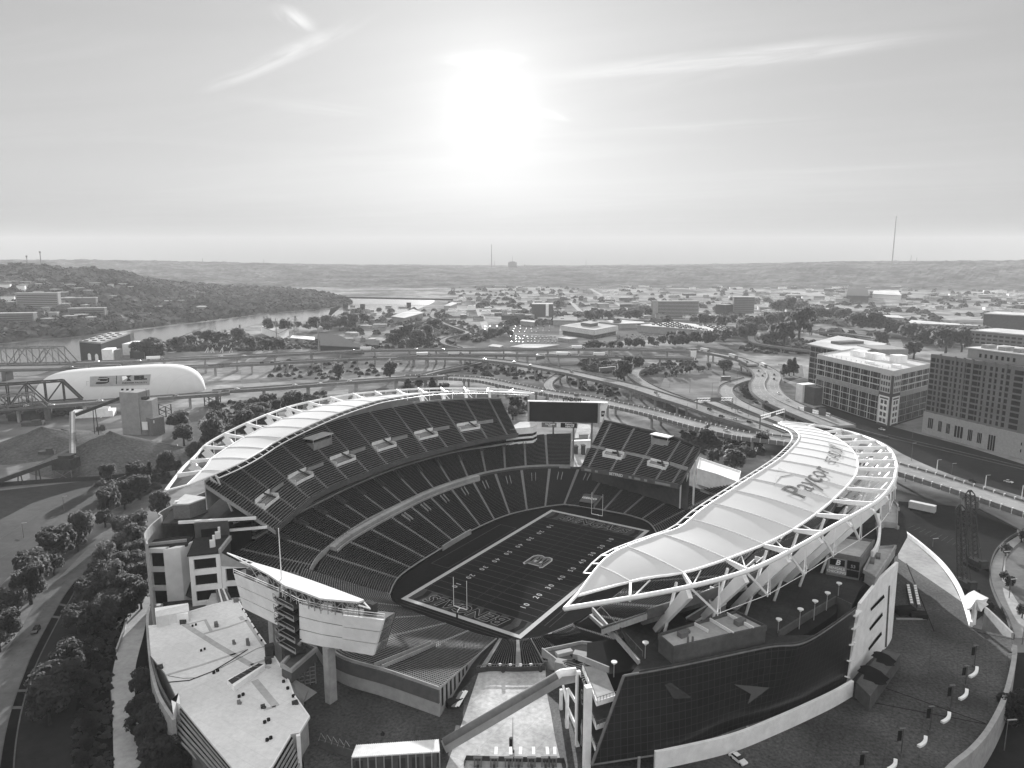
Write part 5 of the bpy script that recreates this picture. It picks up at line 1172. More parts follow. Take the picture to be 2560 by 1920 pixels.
pl_ = qq(Q1, [(1330, 60), (1140, 330), (1090, 470), (1030, 640), (992, 830), (974, 950), (990, 1050), (998, 1400), (1006, 1800), (1010, 2100)])
prr = qq(Q1, [(1375, 70), (1310, 260), (1270, 470), (1225, 640), (1198, 760), (1196, 850), (1190, 1000), (1210, 1200), (1260, 1450), (1275, 2100)])
band2('curved_path', pl_, prr, .06, M['concrete'], 60)
mb = MB(); mb.ribbon([Vector((p[0], p[1], 0)) for p in crv([tuple(p) for p in pl_[:4]], 30)], .5, 0, 1.3); mb.build_thing('low_wall', 'concrete', 'low pale wall along the curved path by the trees', 'wall')
band2('planting_strip', prr, qq(Q1, [(1420, 90), (1400, 300), (1390, 470), (1390, 640), (1400, 760), (1420, 850), (1450, 1000), (1550, 1200), (1650, 1450), (1800, 2100)]), .03, M['grass_dark'], 60)
# lane marks on the river road
mb = MB()
cl2 = [lerp(Vector(a), Vector(b), .5) for a, b in zip(crv([tuple(p) for p in rl], 140), crv([tuple(p) for p in rr_], 140))]
for i in range(4, 136, 3): mb.ribbon([cl2[i], lerp(cl2[i], cl2[i + 1], .8)], .18, .055, .075)
structure('lane_paint', mb, 'linefaint')
# practice field / lot on the left
sheet('practice_lot', qq(R1, [(-700, 2300), (-700, 1545), (0, 1540), (620, 1470), (960, 1455), (860, 1560)]) + qq(R4, [(640, 20), (430, 200), (240, 330), (60, 480), (-60, 600), (-700, 900)]), .03, M['grass'])
mb = MB()
for k in range(7):
    a = R1(-200 + k * 50, 1690 + k * 60); b = R1(560 - k * 40, 1560 + 12 * k)
for y in (220, 340): mb.ribbon([R4(-50, y + 60), R4(330, y - 170)], .25, .04, .06)
structure('lot_line_paint', mb, 'linefaint')
# plaza around the near end and the right side
pe = [st(a, l) for a, l in [(-62, -92), (-52, -80.3), (-38, -95.3), (-16, -107.3), (1.3, -114.6), (19.4, -112.9), (35.6, -111.6), (33, -95), (32, -90.8), (35, -87.5), (42, -83.3), (48, -78.7), (54, -74), (62, -70), (80, -60), (100, -20), (118, 20), (124, 40)]]
pe += qq(R6, [(1432, 192), (1560, 287), (1700, 412), (1790, 532), (1838, 642), (1885, 792), (2140, 860), (2152, 950), (2130, 1120), (2080, 1280), (1990, 1460), (1780, 1665), (1600, 1900)]) + [R5(300, 1900), R4(1880, 1900, PZ), R4(1860, 1500, PZ), R4(1500, 1000, PZ), R4(1000, 640, PZ)]
mb = MB(); mb.prism(XY(pe), -.5, PZ); structure('plaza', mb, 'plaza')
band2('pale_plaza_walk', qq(R5, [(985, 1045), (940, 1180), (890, 1330), (830, 1500), (760, 1700), (690, 1900)], PZ), qq(R5, [(1385, 1040), (1395, 1200), (1420, 1330), (1450, 1500), (1500, 1700), (1540, 1900)], PZ), PZ + .02, M['plaza_pale'], 20)
sheet('pale_plaza_walk', qq(R6, [(1432, 195), (1500, 240), (1590, 320), (1700, 420), (1770, 520), (1830, 640), (1760, 590), (1600, 480), (1440, 372)], PZ), PZ + .02, M['concrete'])
def curvewall(name, pts, h, t, m, label, cat='wall', n=40):
    mb = MB(); mb.ribbon([Vector(p) for p in crv([tuple(p) for p in pts], n)], t, 0, h + (pts[0][2] if pts[0][2] > 5 else 0)); return mb.build_thing(name, m, label, cat)
curvewall('plaza_wall', qq(R6, [(1432, 190), (1560, 285), (1700, 410), (1790, 530), (1840, 640), (1885, 790)]), 1.6, .9, 'wallpale', 'curved white parapet wall sweeping down beside the crane lot')
curvewall('plaza_wall', qq(R6, [(2152, 930), (2150, 1000), (2120, 1150), (2075, 1290), (1990, 1450), (1890, 1570), (1770, 1670), (1650, 1800)]), 1.5, 1.2, 'concrete', 'curved low wall along the outer edge of the dark right plaza')
curvewall('plaza_wall', qq(R6, [(1975, 690), (2050, 760), (2140, 850)]), 1.2, .7, 'concrete', 'short low wall running on from the star shaped tent')
mb = MB()
for a, b in (((1140, 1230), (1980, 1390)), ((1355, 1165), (1975, 1385)), ((1490, 400), (1660, 820)), ((1900, 820), (2150, 870))): mb.ribbon([R6(*a), R6(*b)], .3, PZ, PZ + .02)
structure('paving_joint', mb, 'mark_black')
# crane lot and curved street at the right
sheet('crane_lot', qq(R6L, [(1430, 120), (1440, 20), (1900, 60), (2300, 260), (2210, 240), (2080, 330), (2010, 420), (2010, 520), (2060, 640), (2120, 760), (2150, 860), (1990, 690), (1890, 780), (1830, 630), (1700, 420), (1560, 290)]), .03, M['asphalt_dark'])
mb = MB()
for k in range(13): a = R6L(1500 + k * 34, 185 + k * 13); mb.ribbon([a, R6L(1540 + k * 34, 170 + k * 11)], .15, .035, .05)
structure('stall_paint', mb, 'linefaint')
band2('sidewalk', qq(R6L, [(2260, 190), (2130, 260), (2050, 330), (2012, 420), (2012, 520), (2050, 630), (2110, 740), (2150, 860)]), qq(R6L, [(2290, 220), (2190, 270), (2120, 340), (2096, 420), (2110, 520), (2160, 620), (2230, 720), (2300, 860)]), .055, M['concrete'])
band2('curved_street', qq(R6L, [(2290, 222), (2190, 272), (2122, 340), (2098, 420), (2112, 520), (2162, 620), (2232, 720), (2300, 860)]), qq(R6L, [(2600, 260), (2500, 300), (2440, 350), (2420, 420), (2440, 500), (2500, 600), (2560, 700), (2600, 860)]), .05, M['asphalt'])
curvewall('retaining_wall', qq(R6L, [(2260, 180), (2130, 250), (2046, 325), (2008, 415), (2006, 520), (2046, 635), (2106, 745), (2148, 865)]), 1.4, .5, 'concrete_dark', 'dark kerb wall curving between the crane lot and the tree lined walk')
sheet('planting_bed', qq(R6L, [(2170, 950), (2500, 950), (2500, 1900), (1700, 1900), (1990, 1460), (2110, 1190)]), .03, M['asphalt_dark'])
# tent, racks, cranes, trailer, lamps, benches
tent = thing('tent_canopy', 'star shaped white tensile tent at the plaza edge', 'tent', R6(1915, 780))
tc = R6(1915, 650, PZ + 7.5); m_ = MB(); n_ = 12; rim = []
tpts = qq(R6, [(1840, 610), (1870, 585), (1905, 567), (1945, 590), (1995, 615), (1980, 640), (1995, 655), (1965, 675), (1950, 700), (1905, 680), (1865, 690), (1855, 650)], PZ + 5.5)
pk = Vector((tc.x, tc.y, PZ + 9.0)); A = m_.vs([pk]); B = m_.vs([lerp(pk, p, .5) - Vector((0, 0, .5)) for p in tpts]); C = m_.vs(tpts)
for k in range(12): j = (k + 1) % 12; m_.f += [(A[0], B[k], B[j]), (B[k], C[k], C[j], B[j])]
m_.build('tent_fabric', 'fabric', tent)
m_ = MB(); p = R6(1897, 775); m_.box((p.x, p.y, PZ), (1.1, 1.1, 5.6), .2); m_.tube([Vector((tc.x, tc.y, PZ)), pk], .2, 6); m_.build('tent_post', 'wallpale', tent)
for k, ((x0, y0), (x1, y1), lab) in enumerate((((1497, 545), (1522, 665), 'left one of two long white barrier racks on the plaza'), ((1540, 548), (1565, 672), 'right one of two long white barrier racks on the plaza'))):
    r_ = thing('barrier_rack', lab, 'barrier rack', (R6(x0, y0) + R6(x1, y1)) / 2, 'barrier racks')
    m_ = MB(); a, b = R6(x0, y0, PZ + .1), R6(x1, y1, PZ + .1); m_.beam(a + Vector((0, 0, .9)), b + Vector((0, 0, .9)), .9, .25); m_.build('top_rail', 'white', r_)
    m_ = MB(); m_.beam(a + Vector((0, 0, .2)), b + Vector((0, 0, .2)), 1.1, .2)
    for i in range(9): p = lerp(a, b, i / 8); m_.box((p.x, p.y, PZ + .05), (1.0, .35, 1.1), .1)
    m_.build('rack_frame', 'steel', r_)
bx_ = thing('equipment_cart', 'dark covered equipment cart beside the barrier racks', 'cart', R6(1525, 720))
m_ = MB(); p = R6(1480, 715); m_.box((p.x, p.y, PZ + .3), (6, 3, 2.2), .1); p = R6(1560, 735); m_.box((p.x, p.y, PZ + .3), (5, 3, 1.6), -.2); m_.build('cart_body', 'black', bx_)
m_ = MB(); p = R6(1520, 748); m_.box((p.x, p.y, PZ + .05), (10, .5, .5), .0); m_.build('cart_bar', 'wallmid', bx_)
def crane(base, tip, zt, label, lean=0):
    c = thing('crane', label, 'crane', base)
    m_ = MB(); 
    for s_ in (-1, 1): m_.box((base.x + s_ * 2.3, base.y, 0), (1.1, 7, 1.2), .2)
    m_.build('crawler_track', 'black', c)
    m_ = MB(); m_.box((base.x, base.y - .5, 1.2), (3.4, 6.5, 2.3), .2); m_.box((base.x + .5, base.y - 3, 1.2), (3.2, 1.6, 3.2), .2); m_.build('crane_house', 'steel_dark', c)
    m_ = MB(); m_.box((base.x - 1.3, base.y + 2.6, 1.4), (1.4, 1.8, 2.2), .2); m_.build('crane_cab', 'glassmid', c)
    b0 = base + Vector((0, 2, 2)); t_ = Vector((tip.x, tip.y, zt)); d = t_ - b0; m_ = MB(); x = d.cross(Vector((0, 0, 1))).normalized(); y = x.cross(d.normalized())
    nn = 16; pr = None
    for i in range(nn + 1):
        w_ = 1.15 if 0 < i < nn else .3; q = b0 + d * (i / nn); cs = [q + x * w_ * a + y * w_ * b for a, b in ((-1, -1), (1, -1), (1, 1), (-1, 1))]
        if pr:
            for k in range(4): m_.beam(pr[k], cs[k], .34, .34); m_.beam(pr[k], cs[(k + 1) % 4], .2, .2)
        pr = cs
    m_.build('lattice_boom', 'steel_dark', c)
    m_ = MB(); m_.tube([t_, t_ - Vector((0, 0, zt * .55))], .06, 4); m_.tube([t_, base + Vector((0, -3, 4))], .06, 4); m_.build('hoist_cable', 'black', c)
b = R6L(1850, 560); crane(b, b + Vector((-1.5, 6, 0)), zof(b + Vector((-1.5, 6, 0)), 1245 + 40 * S1), 'left crawler crane with a near upright lattice boom on the lot')
b = R6L(1920, 430); crane(b, b + Vector((-1.0, 8, 0)), zof(b + Vector((-1, 8, 0)), 1225), 'right crawler crane on the lot with its boom up past the viaduct')
trl = thing('trailer', 'long white box trailer parked below the viaduct beside the canopy', 'trailer', R6L(1585, 95))
a, b = R6L(1505, 70), R6L(1665, 105); m_ = MB(); m_.beam((a.x, a.y, 3), (b.x, b.y, 3), 3.0, 3.4); m_.build('trailer_box', 'frame', trl)
m_ = MB(); d_ = (b - a).normalized(); n_ = Vector((-d_.y, d_.x, 0))
for t in (.1, .8, .9):
    for s_ in (-1, 1): q = lerp(a, b, t) + n_ * s_ * 1.2; m_.tube([q + n_ * -.2 + Vector((0, 0, .5)), q + n_ * .2 + Vector((0, 0, .5))], .5, 10)
m_.build('wheel_set', 'rubber', trl)
# plaza light poles with banners, curved benches
lab = ['nearest the white end wall', 'second out from the white end wall', 'third from the white end wall', 'fourth from the white end wall', 'last but one towards the picture bottom', 'at the bottom edge of the picture']
for k, ((x, y, yt), (bx1, by1)) in enumerate(zip(((1905, 1040, 905), (1850, 1160, 1030), (1760, 1300, 1150), (1632, 1440, 1280), (1455, 1585, 1415), (1225, 1740, 1560)), ((1900, 1070), (1838, 1208), (1730, 1350), (1585, 1498), (1400, 1640), (1180, 1800)))):
    p = R6(x, y); l = thing('banner_lamp', 'dark banner lamp post on the right plaza, ' + lab[k], 'lamp post', p, 'banner lamps on the right plaza')
    h = zof(p, 1245 + yt * S1); m_ = MB(); m_.tube([p, (p.x, p.y, h)], .14, 8, .09); m_.build('pole', 'steel_dark', l)
    m_ = MB(); m_.box((p.x, p.y, PZ), (.8, .8, .7), .3); m_.build('pole_base', 'concrete_dark', l)
    m_ = MB(); m_.box((p.x - .75, p.y, PZ + (h - PZ) * .55), (1.1, .1, (h - PZ) * .36), .2); m_.build('banner_panel', 'mark_black', l)
    m_ = MB(); m_.beam((p.x - .9, p.y, h), (p.x + .5, p.y, h), .3, .16); m_.build('lamp_head', 'steel', l)
    q = [R6(bx1 + 22, by1 - 26), R6(bx1 + 20, by1), R6(bx1 + 4, by1 + 20), R6(bx1 - 22, by1 + 34)]
    m_ = MB(); m_.ribbon([Vector(p) for p in crv([tuple(p) for p in q], 12)], .8, PZ, PZ + .55); m_.build_thing('curved_bench', 'wallpale', 'curved pale stone bench beside the lamp ' + lab[k], 'bench', 'curved benches on the right plaza')
def disc_lamp(p, h, label, group):
    l = thing('disc_lamp', label, 'lamp post', p, group); z = p.z
    m_ = MB(); m_.tube([p, (p.x, p.y, z + h)], .12, 8, .08); m_.build('pole', 'wallmid', l)
    m_ = MB(); m_.tube([(p.x, p.y, z + h - .2), (p.x, p.y, z + h)], .75, 14); m_.tube([(p.x, p.y, z + h - .7), (p.x, p.y, z + h - .2)], .3, 8); m_.build('lamp_disc', 'lamp', l)
for k, (x, y, yt) in enumerate(((700, 830, 742), (830, 805, 680), (920, 750, 630), (997, 690, 580), (1070, 600, 521))):
    p = R6(x, y, TZ); disc_lamp(p, zof(p, 1245 + yt * S1) - TZ, '%s disc topped lamp counted from the pavilion along the roof terrace' % ORD[k], 'disc lamps on the terrace')
for x, y, yt, lab in ((1805, 1100, 1005, 'disc topped lamp beside the pale balcony of the glass building'), (1997, 985, 885, 'disc topped lamp between the pavilion and the sloping stair')):
    p = R5(x, y, 24.6 if x < 1900 else TZ); disc_lamp(p, zof(p, 1245 + yt * S1) - p.z, lab, 'disc lamps on the terrace')
p = R4(978, 690, 12); disc_lamp(Vector((p.x, p.y, 0)), 14, 'disc topped lamp at the street end of the white roofed building', 'lamps by the white roof')
p = Q13(550, 540, TZ - 2); disc_lamp(Vector((p.x, p.y, TZ - 1)), 7, 'disc topped lamp on the left terrace beside the brick house', 'lamps by the white roof')
# sloping stair wall right of the near seats
m_ = MB(); a, b = Q5(300, 640, 22), Q5(730, 1130, TZ); m_.beam(a, b, .5, 1.3); ss = m_.build_thing('sloping_stair', 'concrete', 'long sloping stair wall between the near seats and the roof terrace', 'stair')
m_ = MB()
for k in range(10): p = lerp(a, b, k / 9); m_.beam(p + Vector((.8, .5, 1.3)), p + Vector((.8, .5, 2.6)), .08, .08)
m_.beam(a + Vector((.8, .5, 2.6)), b + Vector((.8, .5, 2.6)), .1, .1); m_.build('stair_rail', 'steel', ss)
m_ = MB(); p = Q5(545, 930, 22); m_.box((p.x, p.y, 0), (1.6, 1.6, 25), .3); m_.build('stair_pier', 'concrete', ss)
m_ = MB(); a, b = Q5(280, 700, 18), Q5(545, 940, 24); m_.beam(a, b, .6, 1.0); m_.build('stair_beam', 'wallmid', ss)
# gate shed, gates, flag pole at the bottom of the picture
sh = [R5(x, y, PZ + 4.5) for x, y in ((195, 1595), (735, 1560), (728, 1485), (225, 1520))]
shed = thing('gate_shed', 'long gate shed with a pale ribbed metal roof at the bottom of the picture', 'shed', (*(sum(sh, Vector()) / 4).xy, 0))
m_ = MB(); m_.prism(XY(sh), PZ + 4.3, PZ + 4.6)
for k in range(40): a, b = lerp(sh[0], sh[1], k / 39), lerp(sh[3], sh[2], k / 39); m_.beam(Vector((*a.xy, PZ + 4.65)), Vector((*b.xy, PZ + 4.65)), .12, .12)
m_.build('roof', 'membrane', shed)
m_ = MB(); m_.prism(XY([lerp(sum(sh, Vector()) / 4, p, .93) for p in sh]), 0, PZ + 4.3); m_.build('wall', 'concrete_dark', shed)
m_ = MB()
for k in range(12): a = lerp(sh[0], sh[1], k / 11); m_.box((a.x, a.y - .1, PZ), (.25, .25, 4.3))
m_.build('post', 'wallmid', shed, kind='stuff')
for k in range(6):
    m_ = MB(); a = lerp(sh[0], sh[1], .08 + k * .16) ; m_.box((a.x, a.y + .25, PZ + .2), (1.7, .3, 3.2), .1); m_.build('window', 'glassmid', shed)
fa, fb_ = R5(0, 1530), R5(195, 1620)
m_ = MB(); m_.ribbon([R5(0, 1535), R5(100, 1565), R5(200, 1600)], .2, PZ, PZ + 2.2); fo = m_.build_thing('wall_screen', 'concrete_dark', 'dark screen wall with bent pipe frames left of the gate shed', 'wall')
m_ = MB()
for k in range(5): p = R5(10 + k * 38, 1535 + k * 12); m_.tube([(p.x - .6, p.y, PZ + 2.0), (p.x, p.y, PZ + 4.0), (p.x + .9, p.y, PZ + 2.4)], .09, 5)
m_.build('bent_pipe', 'wallmid', fo, kind='stuff')
for k, x in enumerate((970, 1070, 1160, 1220, 1300, 1385, 1430)):
    g = thing('turnstile_gate', '%s turnstile gate counted from the left at the bottom of the pale walk' % ORD[k], 'gate', R5(x, 1650), 'turnstile gates')
    m_ = MB(); p = R5(x, 1652)
    for dx in (-.8, .8): m_.box((p.x + dx, p.y, PZ), (.3, .5, 2.3))
    m_.box((p.x, p.y, PZ + 2.3), (2.1, .7, .25)); m_.build('gate_frame', 'steel', g)
    m_ = MB(); p = R5(x + 12, 1612); m_.box((p.x, p.y, PZ + 2.5), (.7, 2.6, .12), -.05 + .04 * (k % 3)); m_.build('gate_roof', 'white', g)
    m_ = MB(); p = R5(x, 1640); m_.box((p.x, p.y, PZ + .05), (.5, 2.4, 1.0)); m_.build('turnstile', 'steel_dark', g)
m_ = MB(); m_.ribbon([R5(885, 1650), R5(900, 1612), R5(1500, 1628), R5(1510, 1665)], .12, PZ, PZ + 1.3); m_.build_thing('glass_fence', 'glassmid', 'thin fence line in front of the turnstile gates', 'fence')
p = R5(1185, 1560); m_ = MB(); fp = thing('flag_pole', 'slim bare pole standing on the pale walk below the escalator', 'pole', p)
m_.tube([p, (p.x, p.y, zof(p, 1245 + 1350 * S1))], .13, 8, .06); m_.build('pole', 'wallmid', fp); m_ = MB(); m_.tube([p, (p.x, p.y, PZ + .4)], .4, 10); m_.build('pole_foot', 'concrete_dark', fp)
p = R5(1175, 1535); bp = thing('totem_sign', 'black rounded totem standing beside the bare pole', 'totem', p)
m_ = MB(); m_.tube([p, (p.x, p.y, PZ + 2.6)], .5, 12); m_.build('totem_body', 'black', bp, smooth=False); m_ = MB(); m_.tube([(p.x, p.y, PZ + 2.6), (p.x, p.y, PZ + 2.9)], .42, 12, .2); m_.build('totem_cap', 'steel', bp)
p = R5(385, 1455); m_ = MB(); m_.tube([p, (p.x, p.y, PZ + 1.0)], .12, 6); m_.tube([(p.x - .3, p.y, PZ), (p.x + .3, p.y, PZ + .3)], .5, 8); m_.build_thing('bollard', 'black', 'small black bollard alone on the dark plaza', 'bollard')
# stacked tables by the striped wall
tb = thing('stacked_tables', 'pile of folded tables beside the striped stand wall', 'tables', R5(840, 1270))
for k, dx in enumerate((0, 14, 30)):
    m_ = MB(); a, b = R5(815 + dx, 1285 - dx * .2, PZ + .8), R5(870 + dx, 1190 - dx * .2, PZ + 2.2); m_.beam(a, b, .9, .18); m_.build('table_top', 'white' if k else 'steel', tb)
m_ = MB(); p = R5(825, 1270); m_.box((p.x, p.y, PZ), (4.5, 2.2, 1.6), .6); m_.build('table_cart', 'black', tb)
# ================================================================== RIVER, HILLS
nb_ = qq(R1, [(-900, 1000), (-300, 880), (0, 842), (200, 835), (330, 800), (500, 745), (700, 690), (850, 650), (1000, 640), (1090, 600), (1200, 580), (1480, 545), (1600, 520), (1900, 500), (2000, 490)]) + qq(R2, [(60, 486), (330, 465), (450, 468), (560, 440), (640, 410), (690, 388), (706, 374)])
fb2 = qq(R1, [(-900, 700), (-300, 655), (0, 640), (250, 620), (400, 605), (600, 582), (800, 560), (1050, 530), (1300, 500), (1450, 480), (1600, 460), (1800, 440), (2000, 424), (2080, 410), (2112, 396)]) + qq(R2, [(60, 425), (128, 410), (140, 372), (260, 364), (420, 362), (600, 364), (704, 372)])
band2('river', fb2, nb_, .3, M['water'], 90)
def hash2(i, j): 
    v = math.sin(i * 127.1 + j * 311.7) * 43758.5453; return v - math.floor(v)
def vnoise(x, y):
    i, j = math.floor(x), math.floor(y); fx, fy = x - i, y - j; fx = fx * fx * (3 - 2 * fx); fy = fy * fy * (3 - 2 * fy)
    return lerp(lerp(hash2(i, j), hash2(i + 1, j), fx), lerp(hash2(i, j + 1), hash2(i + 1, j + 1), fx), fy)
def interp(tab, x):
    for (x0, y0), (x1, y1) in zip(tab[:-1], tab[1:]):
        if x <= x1: return lerp(y0, y1, max(0, (x - x0) / (x1 - x0)))
    return tab[-1][1]
def dirz(px, py, D):
    a = (px - 1280) / F; b = (960 - py) / F; d = Vector((a, CP + b * SP, -SP + b * CP)); h = hypot(d[0], d[1]); return Vector((d[0] / h * D, d[1] / h * D, CAMH + d[2] / h * D))
SIL = [(-600, 648), (0, 649), (163, 650), (195, 648), (366, 651), (529, 654), (692, 659), (900, 663), (1003, 663), (1207, 666), (1410, 666), (1700, 663), (1782, 661), (1945, 657), (2108, 653), (2560, 650), (3200, 650)]
BAS = [(-600, 3300), (0, 3300), (700, 3300), (1000, 3000), (1500, 2900), (1900, 3100), (2560, 3300), (3200, 3300)]
mb = MB(); rows_ = 46; cols_ = 420; ids = []
for i in range(cols_ + 1):
    px = -500 + 3560 * i / cols_; d0 = interp(BAS, px); rz_ = dirz(px, interp(SIL, px), 5200); col = []
    hz = max(rz_.z, 30); dd = Vector((rz_.x, rz_.y, 0)).normalized()
    for j in range(rows_):
        D = d0 + (7600 - d0) * j / (rows_ - 1); t = min(1, (D - d0) / (5200 - d0)); s_ = t * t * (3 - 2 * t)
        spur = vnoise(px * .010 + 7, D * .0011); x, y = dd.x * D, dd.y * D
        z = hz * min(1, s_ * (.75 + .5 * spur)) if t < 1 else hz * (1 - .10 * (D - 5200) / 2400)
        n = (vnoise(x * .012, y * .012) - .5) * 9 + (vnoise(x * .04, y * .04) - .5) * 9
        z = z - 3 + n * min(1, t * 3) ; col.append((x, y, z if j else -2))
    ids.append(mb.vs(col))
for a, b in zip(ids[:-1], ids[1:]):
    for j in range(rows_ - 1): mb.f.append((a[j], b[j], b[j + 1], a[j + 1]))
structure('far_hills', mb, 'wood')
LS = [(-500, 640), (0, 673), (53, 661), (122, 663), (183, 671), (228, 667), (305, 677), (366, 694), (447, 706), (570, 718), (692, 722), (790, 732), (834, 742), (862, 752)]
LB = [(-500, 880), (0, 862), (100, 848), (163, 846), (325, 826), (529, 802), (651, 786), (814, 771), (846, 766), (862, 762)]
mb = MB(); ids = []; cols_ = 240; rows_ = 40; HILL = []
for i in range(cols_ + 1):
    px = -480 + (862 + 480) * i / cols_; b0 = at(px, interp(LB, px), 0); D0 = hypot(b0.x, b0.y); taper = min(1, (862 - px) / 250)
    D1 = D0 + 350 + 900 * taper; r_ = dirz(px, interp(LS, px), D1); dd = Vector((b0.x, b0.y, 0)).normalized(); col = []
    for j in range(rows_):
        t = j / (rows_ - 10); D = D0 + (D1 - D0) * t; x, y = dd.x * D, dd.y * D; tt = min(1, t)
        s_ = .25 * tt + .75 * tt * tt * (3 - 2 * tt); z = (r_.z - 8) * s_ if t <= 1 else (r_.z - 8) * (1 - .25 * (t - 1) / .33)
        z += (vnoise(x * .008, y * .008) - .5) * 16 * sin(pi * min(1, tt)) + (vnoise(x * .03, y * .03) - .5) * 7
        col.append((x, y, z if j else -1))
        HILL.append((x, y, z, px, t))
    ids.append(mb.vs(col))
for a, b in zip(ids[:-1], ids[1:]):
    for j in range(rows_ - 1): mb.f.append((a[j], b[j], b[j + 1], a[j + 1]))
structure('wooded_hill', mb, 'wood')
# ================================================================== TREES
def leafball(rng_, nclump, nleaf, leaf, flat=1.0, core=True, cone=False):
    """crown of unit radius: leaf clumps spread in an uneven outline"""
    v = []; f = []
    cl = []
    for c in range(nclump):
        th = rng_.uniform(0, 2 * pi); ph = math.acos(rng_.uniform(-.75, 1)); rr = rng_.uniform(.3, .86)
        zc = cos(ph) * rr; k = 1.0
        if cone: zc = rng_.uniform(-.8, 1.3); k = max(.12, (1.4 - zc) / 2.2)
        cl.append((Vector((sin(ph) * cos(th) * rr * k * (1.2 if cone else 1), sin(ph) * sin(th) * rr * k * (1.2 if cone else 1), zc * flat)), rng_.uniform(.17, .40) * (.6 + .4 * k)))
    for c, r in cl:
        for _ in range(nleaf):
            d = Vector((rng_.gauss(0, 1), rng_.gauss(0, 1), rng_.gauss(0, 1))).normalized(); p = c + d * r * rng_.uniform(.75, 1.08)
            nrm = (d + Vector((rng_.uniform(-.6, .6), rng_.uniform(-.6, .6), rng_.uniform(-.2, .8)))).normalized()
            x = nrm.orthogonal().normalized(); y = nrm.cross(x); a = rng_.uniform(0, 6.28); x, y = x * cos(a) + y * sin(a), y * cos(a) - x * sin(a)
            s_ = leaf * rng_.uniform(.6, 1.3); n = len(v)
            v += [p - x * s_ - y * s_ * .7, p + x * s_ - y * s_ * .5, p + x * s_ * .8 + y * s_ * .7, p - x * s_ * .6 + y * s_ * .8]; f.append((n, n + 1, n + 2, n + 3))
    return v, f
def trunkmesh(rng_):
    m_ = MB(); m_.tube([(0, 0, -1.4), (.02, 0, -.9), (.0, .02, -.2)], .11, 7, .06)
    for k in range(5): a = rng_.uniform(0, 6.28); m_.tube([(0, 0, -.85 + .1 * k), (.3 * cos(a), .3 * sin(a), -.35 + .1 * k), (.55 * cos(a), .55 * sin(a), .05 + .08 * k)], .05, 5, .015)
    return m_
protos = {}
def proto(kind, k, nc, nl, lf, m, **kw):
    rg = random.Random(hash((kind, k)) % 1000 if False else (len(protos) * 13 + 5)); v, f = leafball(rg, nc, nl, lf, **kw)
    me = bpy.data.meshes.new('crown'); me.from_pydata([tuple(p) for p in v], [], f); me.materials.append(M[m])
    tm = bpy.data.meshes.new('trunk'); t = trunkmesh(rg); tm.from_pydata(t.v, [], t.f); tm.materials.append(M['bark'])
    protos.setdefault(kind, []).append((me, tm))
for k in range(5): proto('big', k, 46, 95, .075, ('leaf', 'leaf_dark', 'leaf')[k % 3])
for k in range(3): proto('pale', k, 40, 80, .075, 'leaf_pale')
for k in range(4): proto('mid', k, 22, 40, .13, ('leaf', 'leaf_pale', 'leaf_dark', 'leaf')[k])
for k in range(2): proto('conifer', k, 40, 50, .09, 'leaf_dark', cone=True)
def plant(x, y, z, r, kind, label, group, name='tree', zs=1.0, trunk=True, fat=1.0):
    me, tm = random.choice(protos[kind]); zs *= random.uniform(.82, 1.22); fat *= random.uniform(.88, 1.14); o = bpy.data.objects.new(name, None); COL.objects.link(o); o.location = (x, y, z)
    o.empty_display_size = .1; tag(o, label, 'tree', group); a = random.uniform(0, 6.28)
    for nm, d in (('crown', me), ('trunk', tm)):
        if nm == 'trunk' and not trunk: continue
        c = bpy.data.objects.new(nm, d); COL.objects.link(c); c.parent = o; c.location = (0, 0, 1.4 * r * zs); c.scale = (r * fat, r * fat, r * zs); c.rotation_euler = (0, 0, a)
    return o
def tree_px(f, x, y, rp, scale, kind, label, group, **kw):
    """crown centre and radius as sighted; the tree stands on the ground below"""
    p = f(x, y, 0); D = hypot(hypot(p.x, p.y), CAMH); r = rp * scale * D / F; p = f(x, y, 1.35 * r); return plant(p.x, p.y, 0, r, kind, label, group, **kw)
rowA = [(670, 30, 70), (760, -5, 55), (640, 110, 52), (500, 170, 82), (470, 250, 58), (345, 265, 92), (320, 380, 68), (200, 425, 92), (175, 520, 92), (60, 640, 80), (40, 770, 78), (-10, 860, 60)]
for k, (x, y, r) in enumerate(rowA): tree_px(R4, x, y, r * .86, S1, 'big', 'dark tree in the row between river road and lot, %s from far end' % ORD[k], 'trees along the river road lot')
clump = [(820, 140, 90), (740, 175, 55), (830, 235, 75), (760, 270, 70), (700, 325, 60), (840, 330, 70), (650, 370, 70), (740, 420, 75), (600, 455, 75), (690, 500, 80), (550, 530, 80), (620, 580, 75), (820, 400, 75), (860, 480, 70), (790, 550, 80), (700, 600, 75), (860, 590, 70), (760, 650, 80), (620, 680, 70), (690, 690, 75), (880, 400, 50), (885, 300, 45)]
for k, (x, y, r) in enumerate(clump): tree_px(R4, x, y, r * .86, S1, 'big' if k % 3 else 'pale', 'bushy tree in the dense grove between the river road and the pale stair tower', 'grove beside the stadium')
for k, (x, y, r, lb) in enumerate(((470, 715, 85, 'tree alone on the strip beside the planted median, just below the grove'), (510, 640, 45, 'small pale topped tree at the near edge of the grove'), (415, 890, 55, 'small tree behind the two big ones beside the planted median'), (405, 985, 85, 'rounded tree, upper of the two big ones beside the planted median'), (340, 1110, 125, 'largest tree beside the planted median with pale top'), (290, 1240, 110, 'dark tree in front of the largest tree beside the median'))):
    tree_px(R4, x, y, r * .84, S1, 'big', lb, 'trees beside the planted median')
for k, (x, y, r) in enumerate(((870, 1140, 80), (900, 1240, 110), (900, 1350, 115), (960, 1440, 120), (1000, 1560, 120), (1090, 1640, 100))):
    tree_px(R4, x, y, r * .72, S1, 'big', 'dark tree under the screen wall of the white roofed building, %s from the far end' % ORD[k], 'trees under the screen wall')
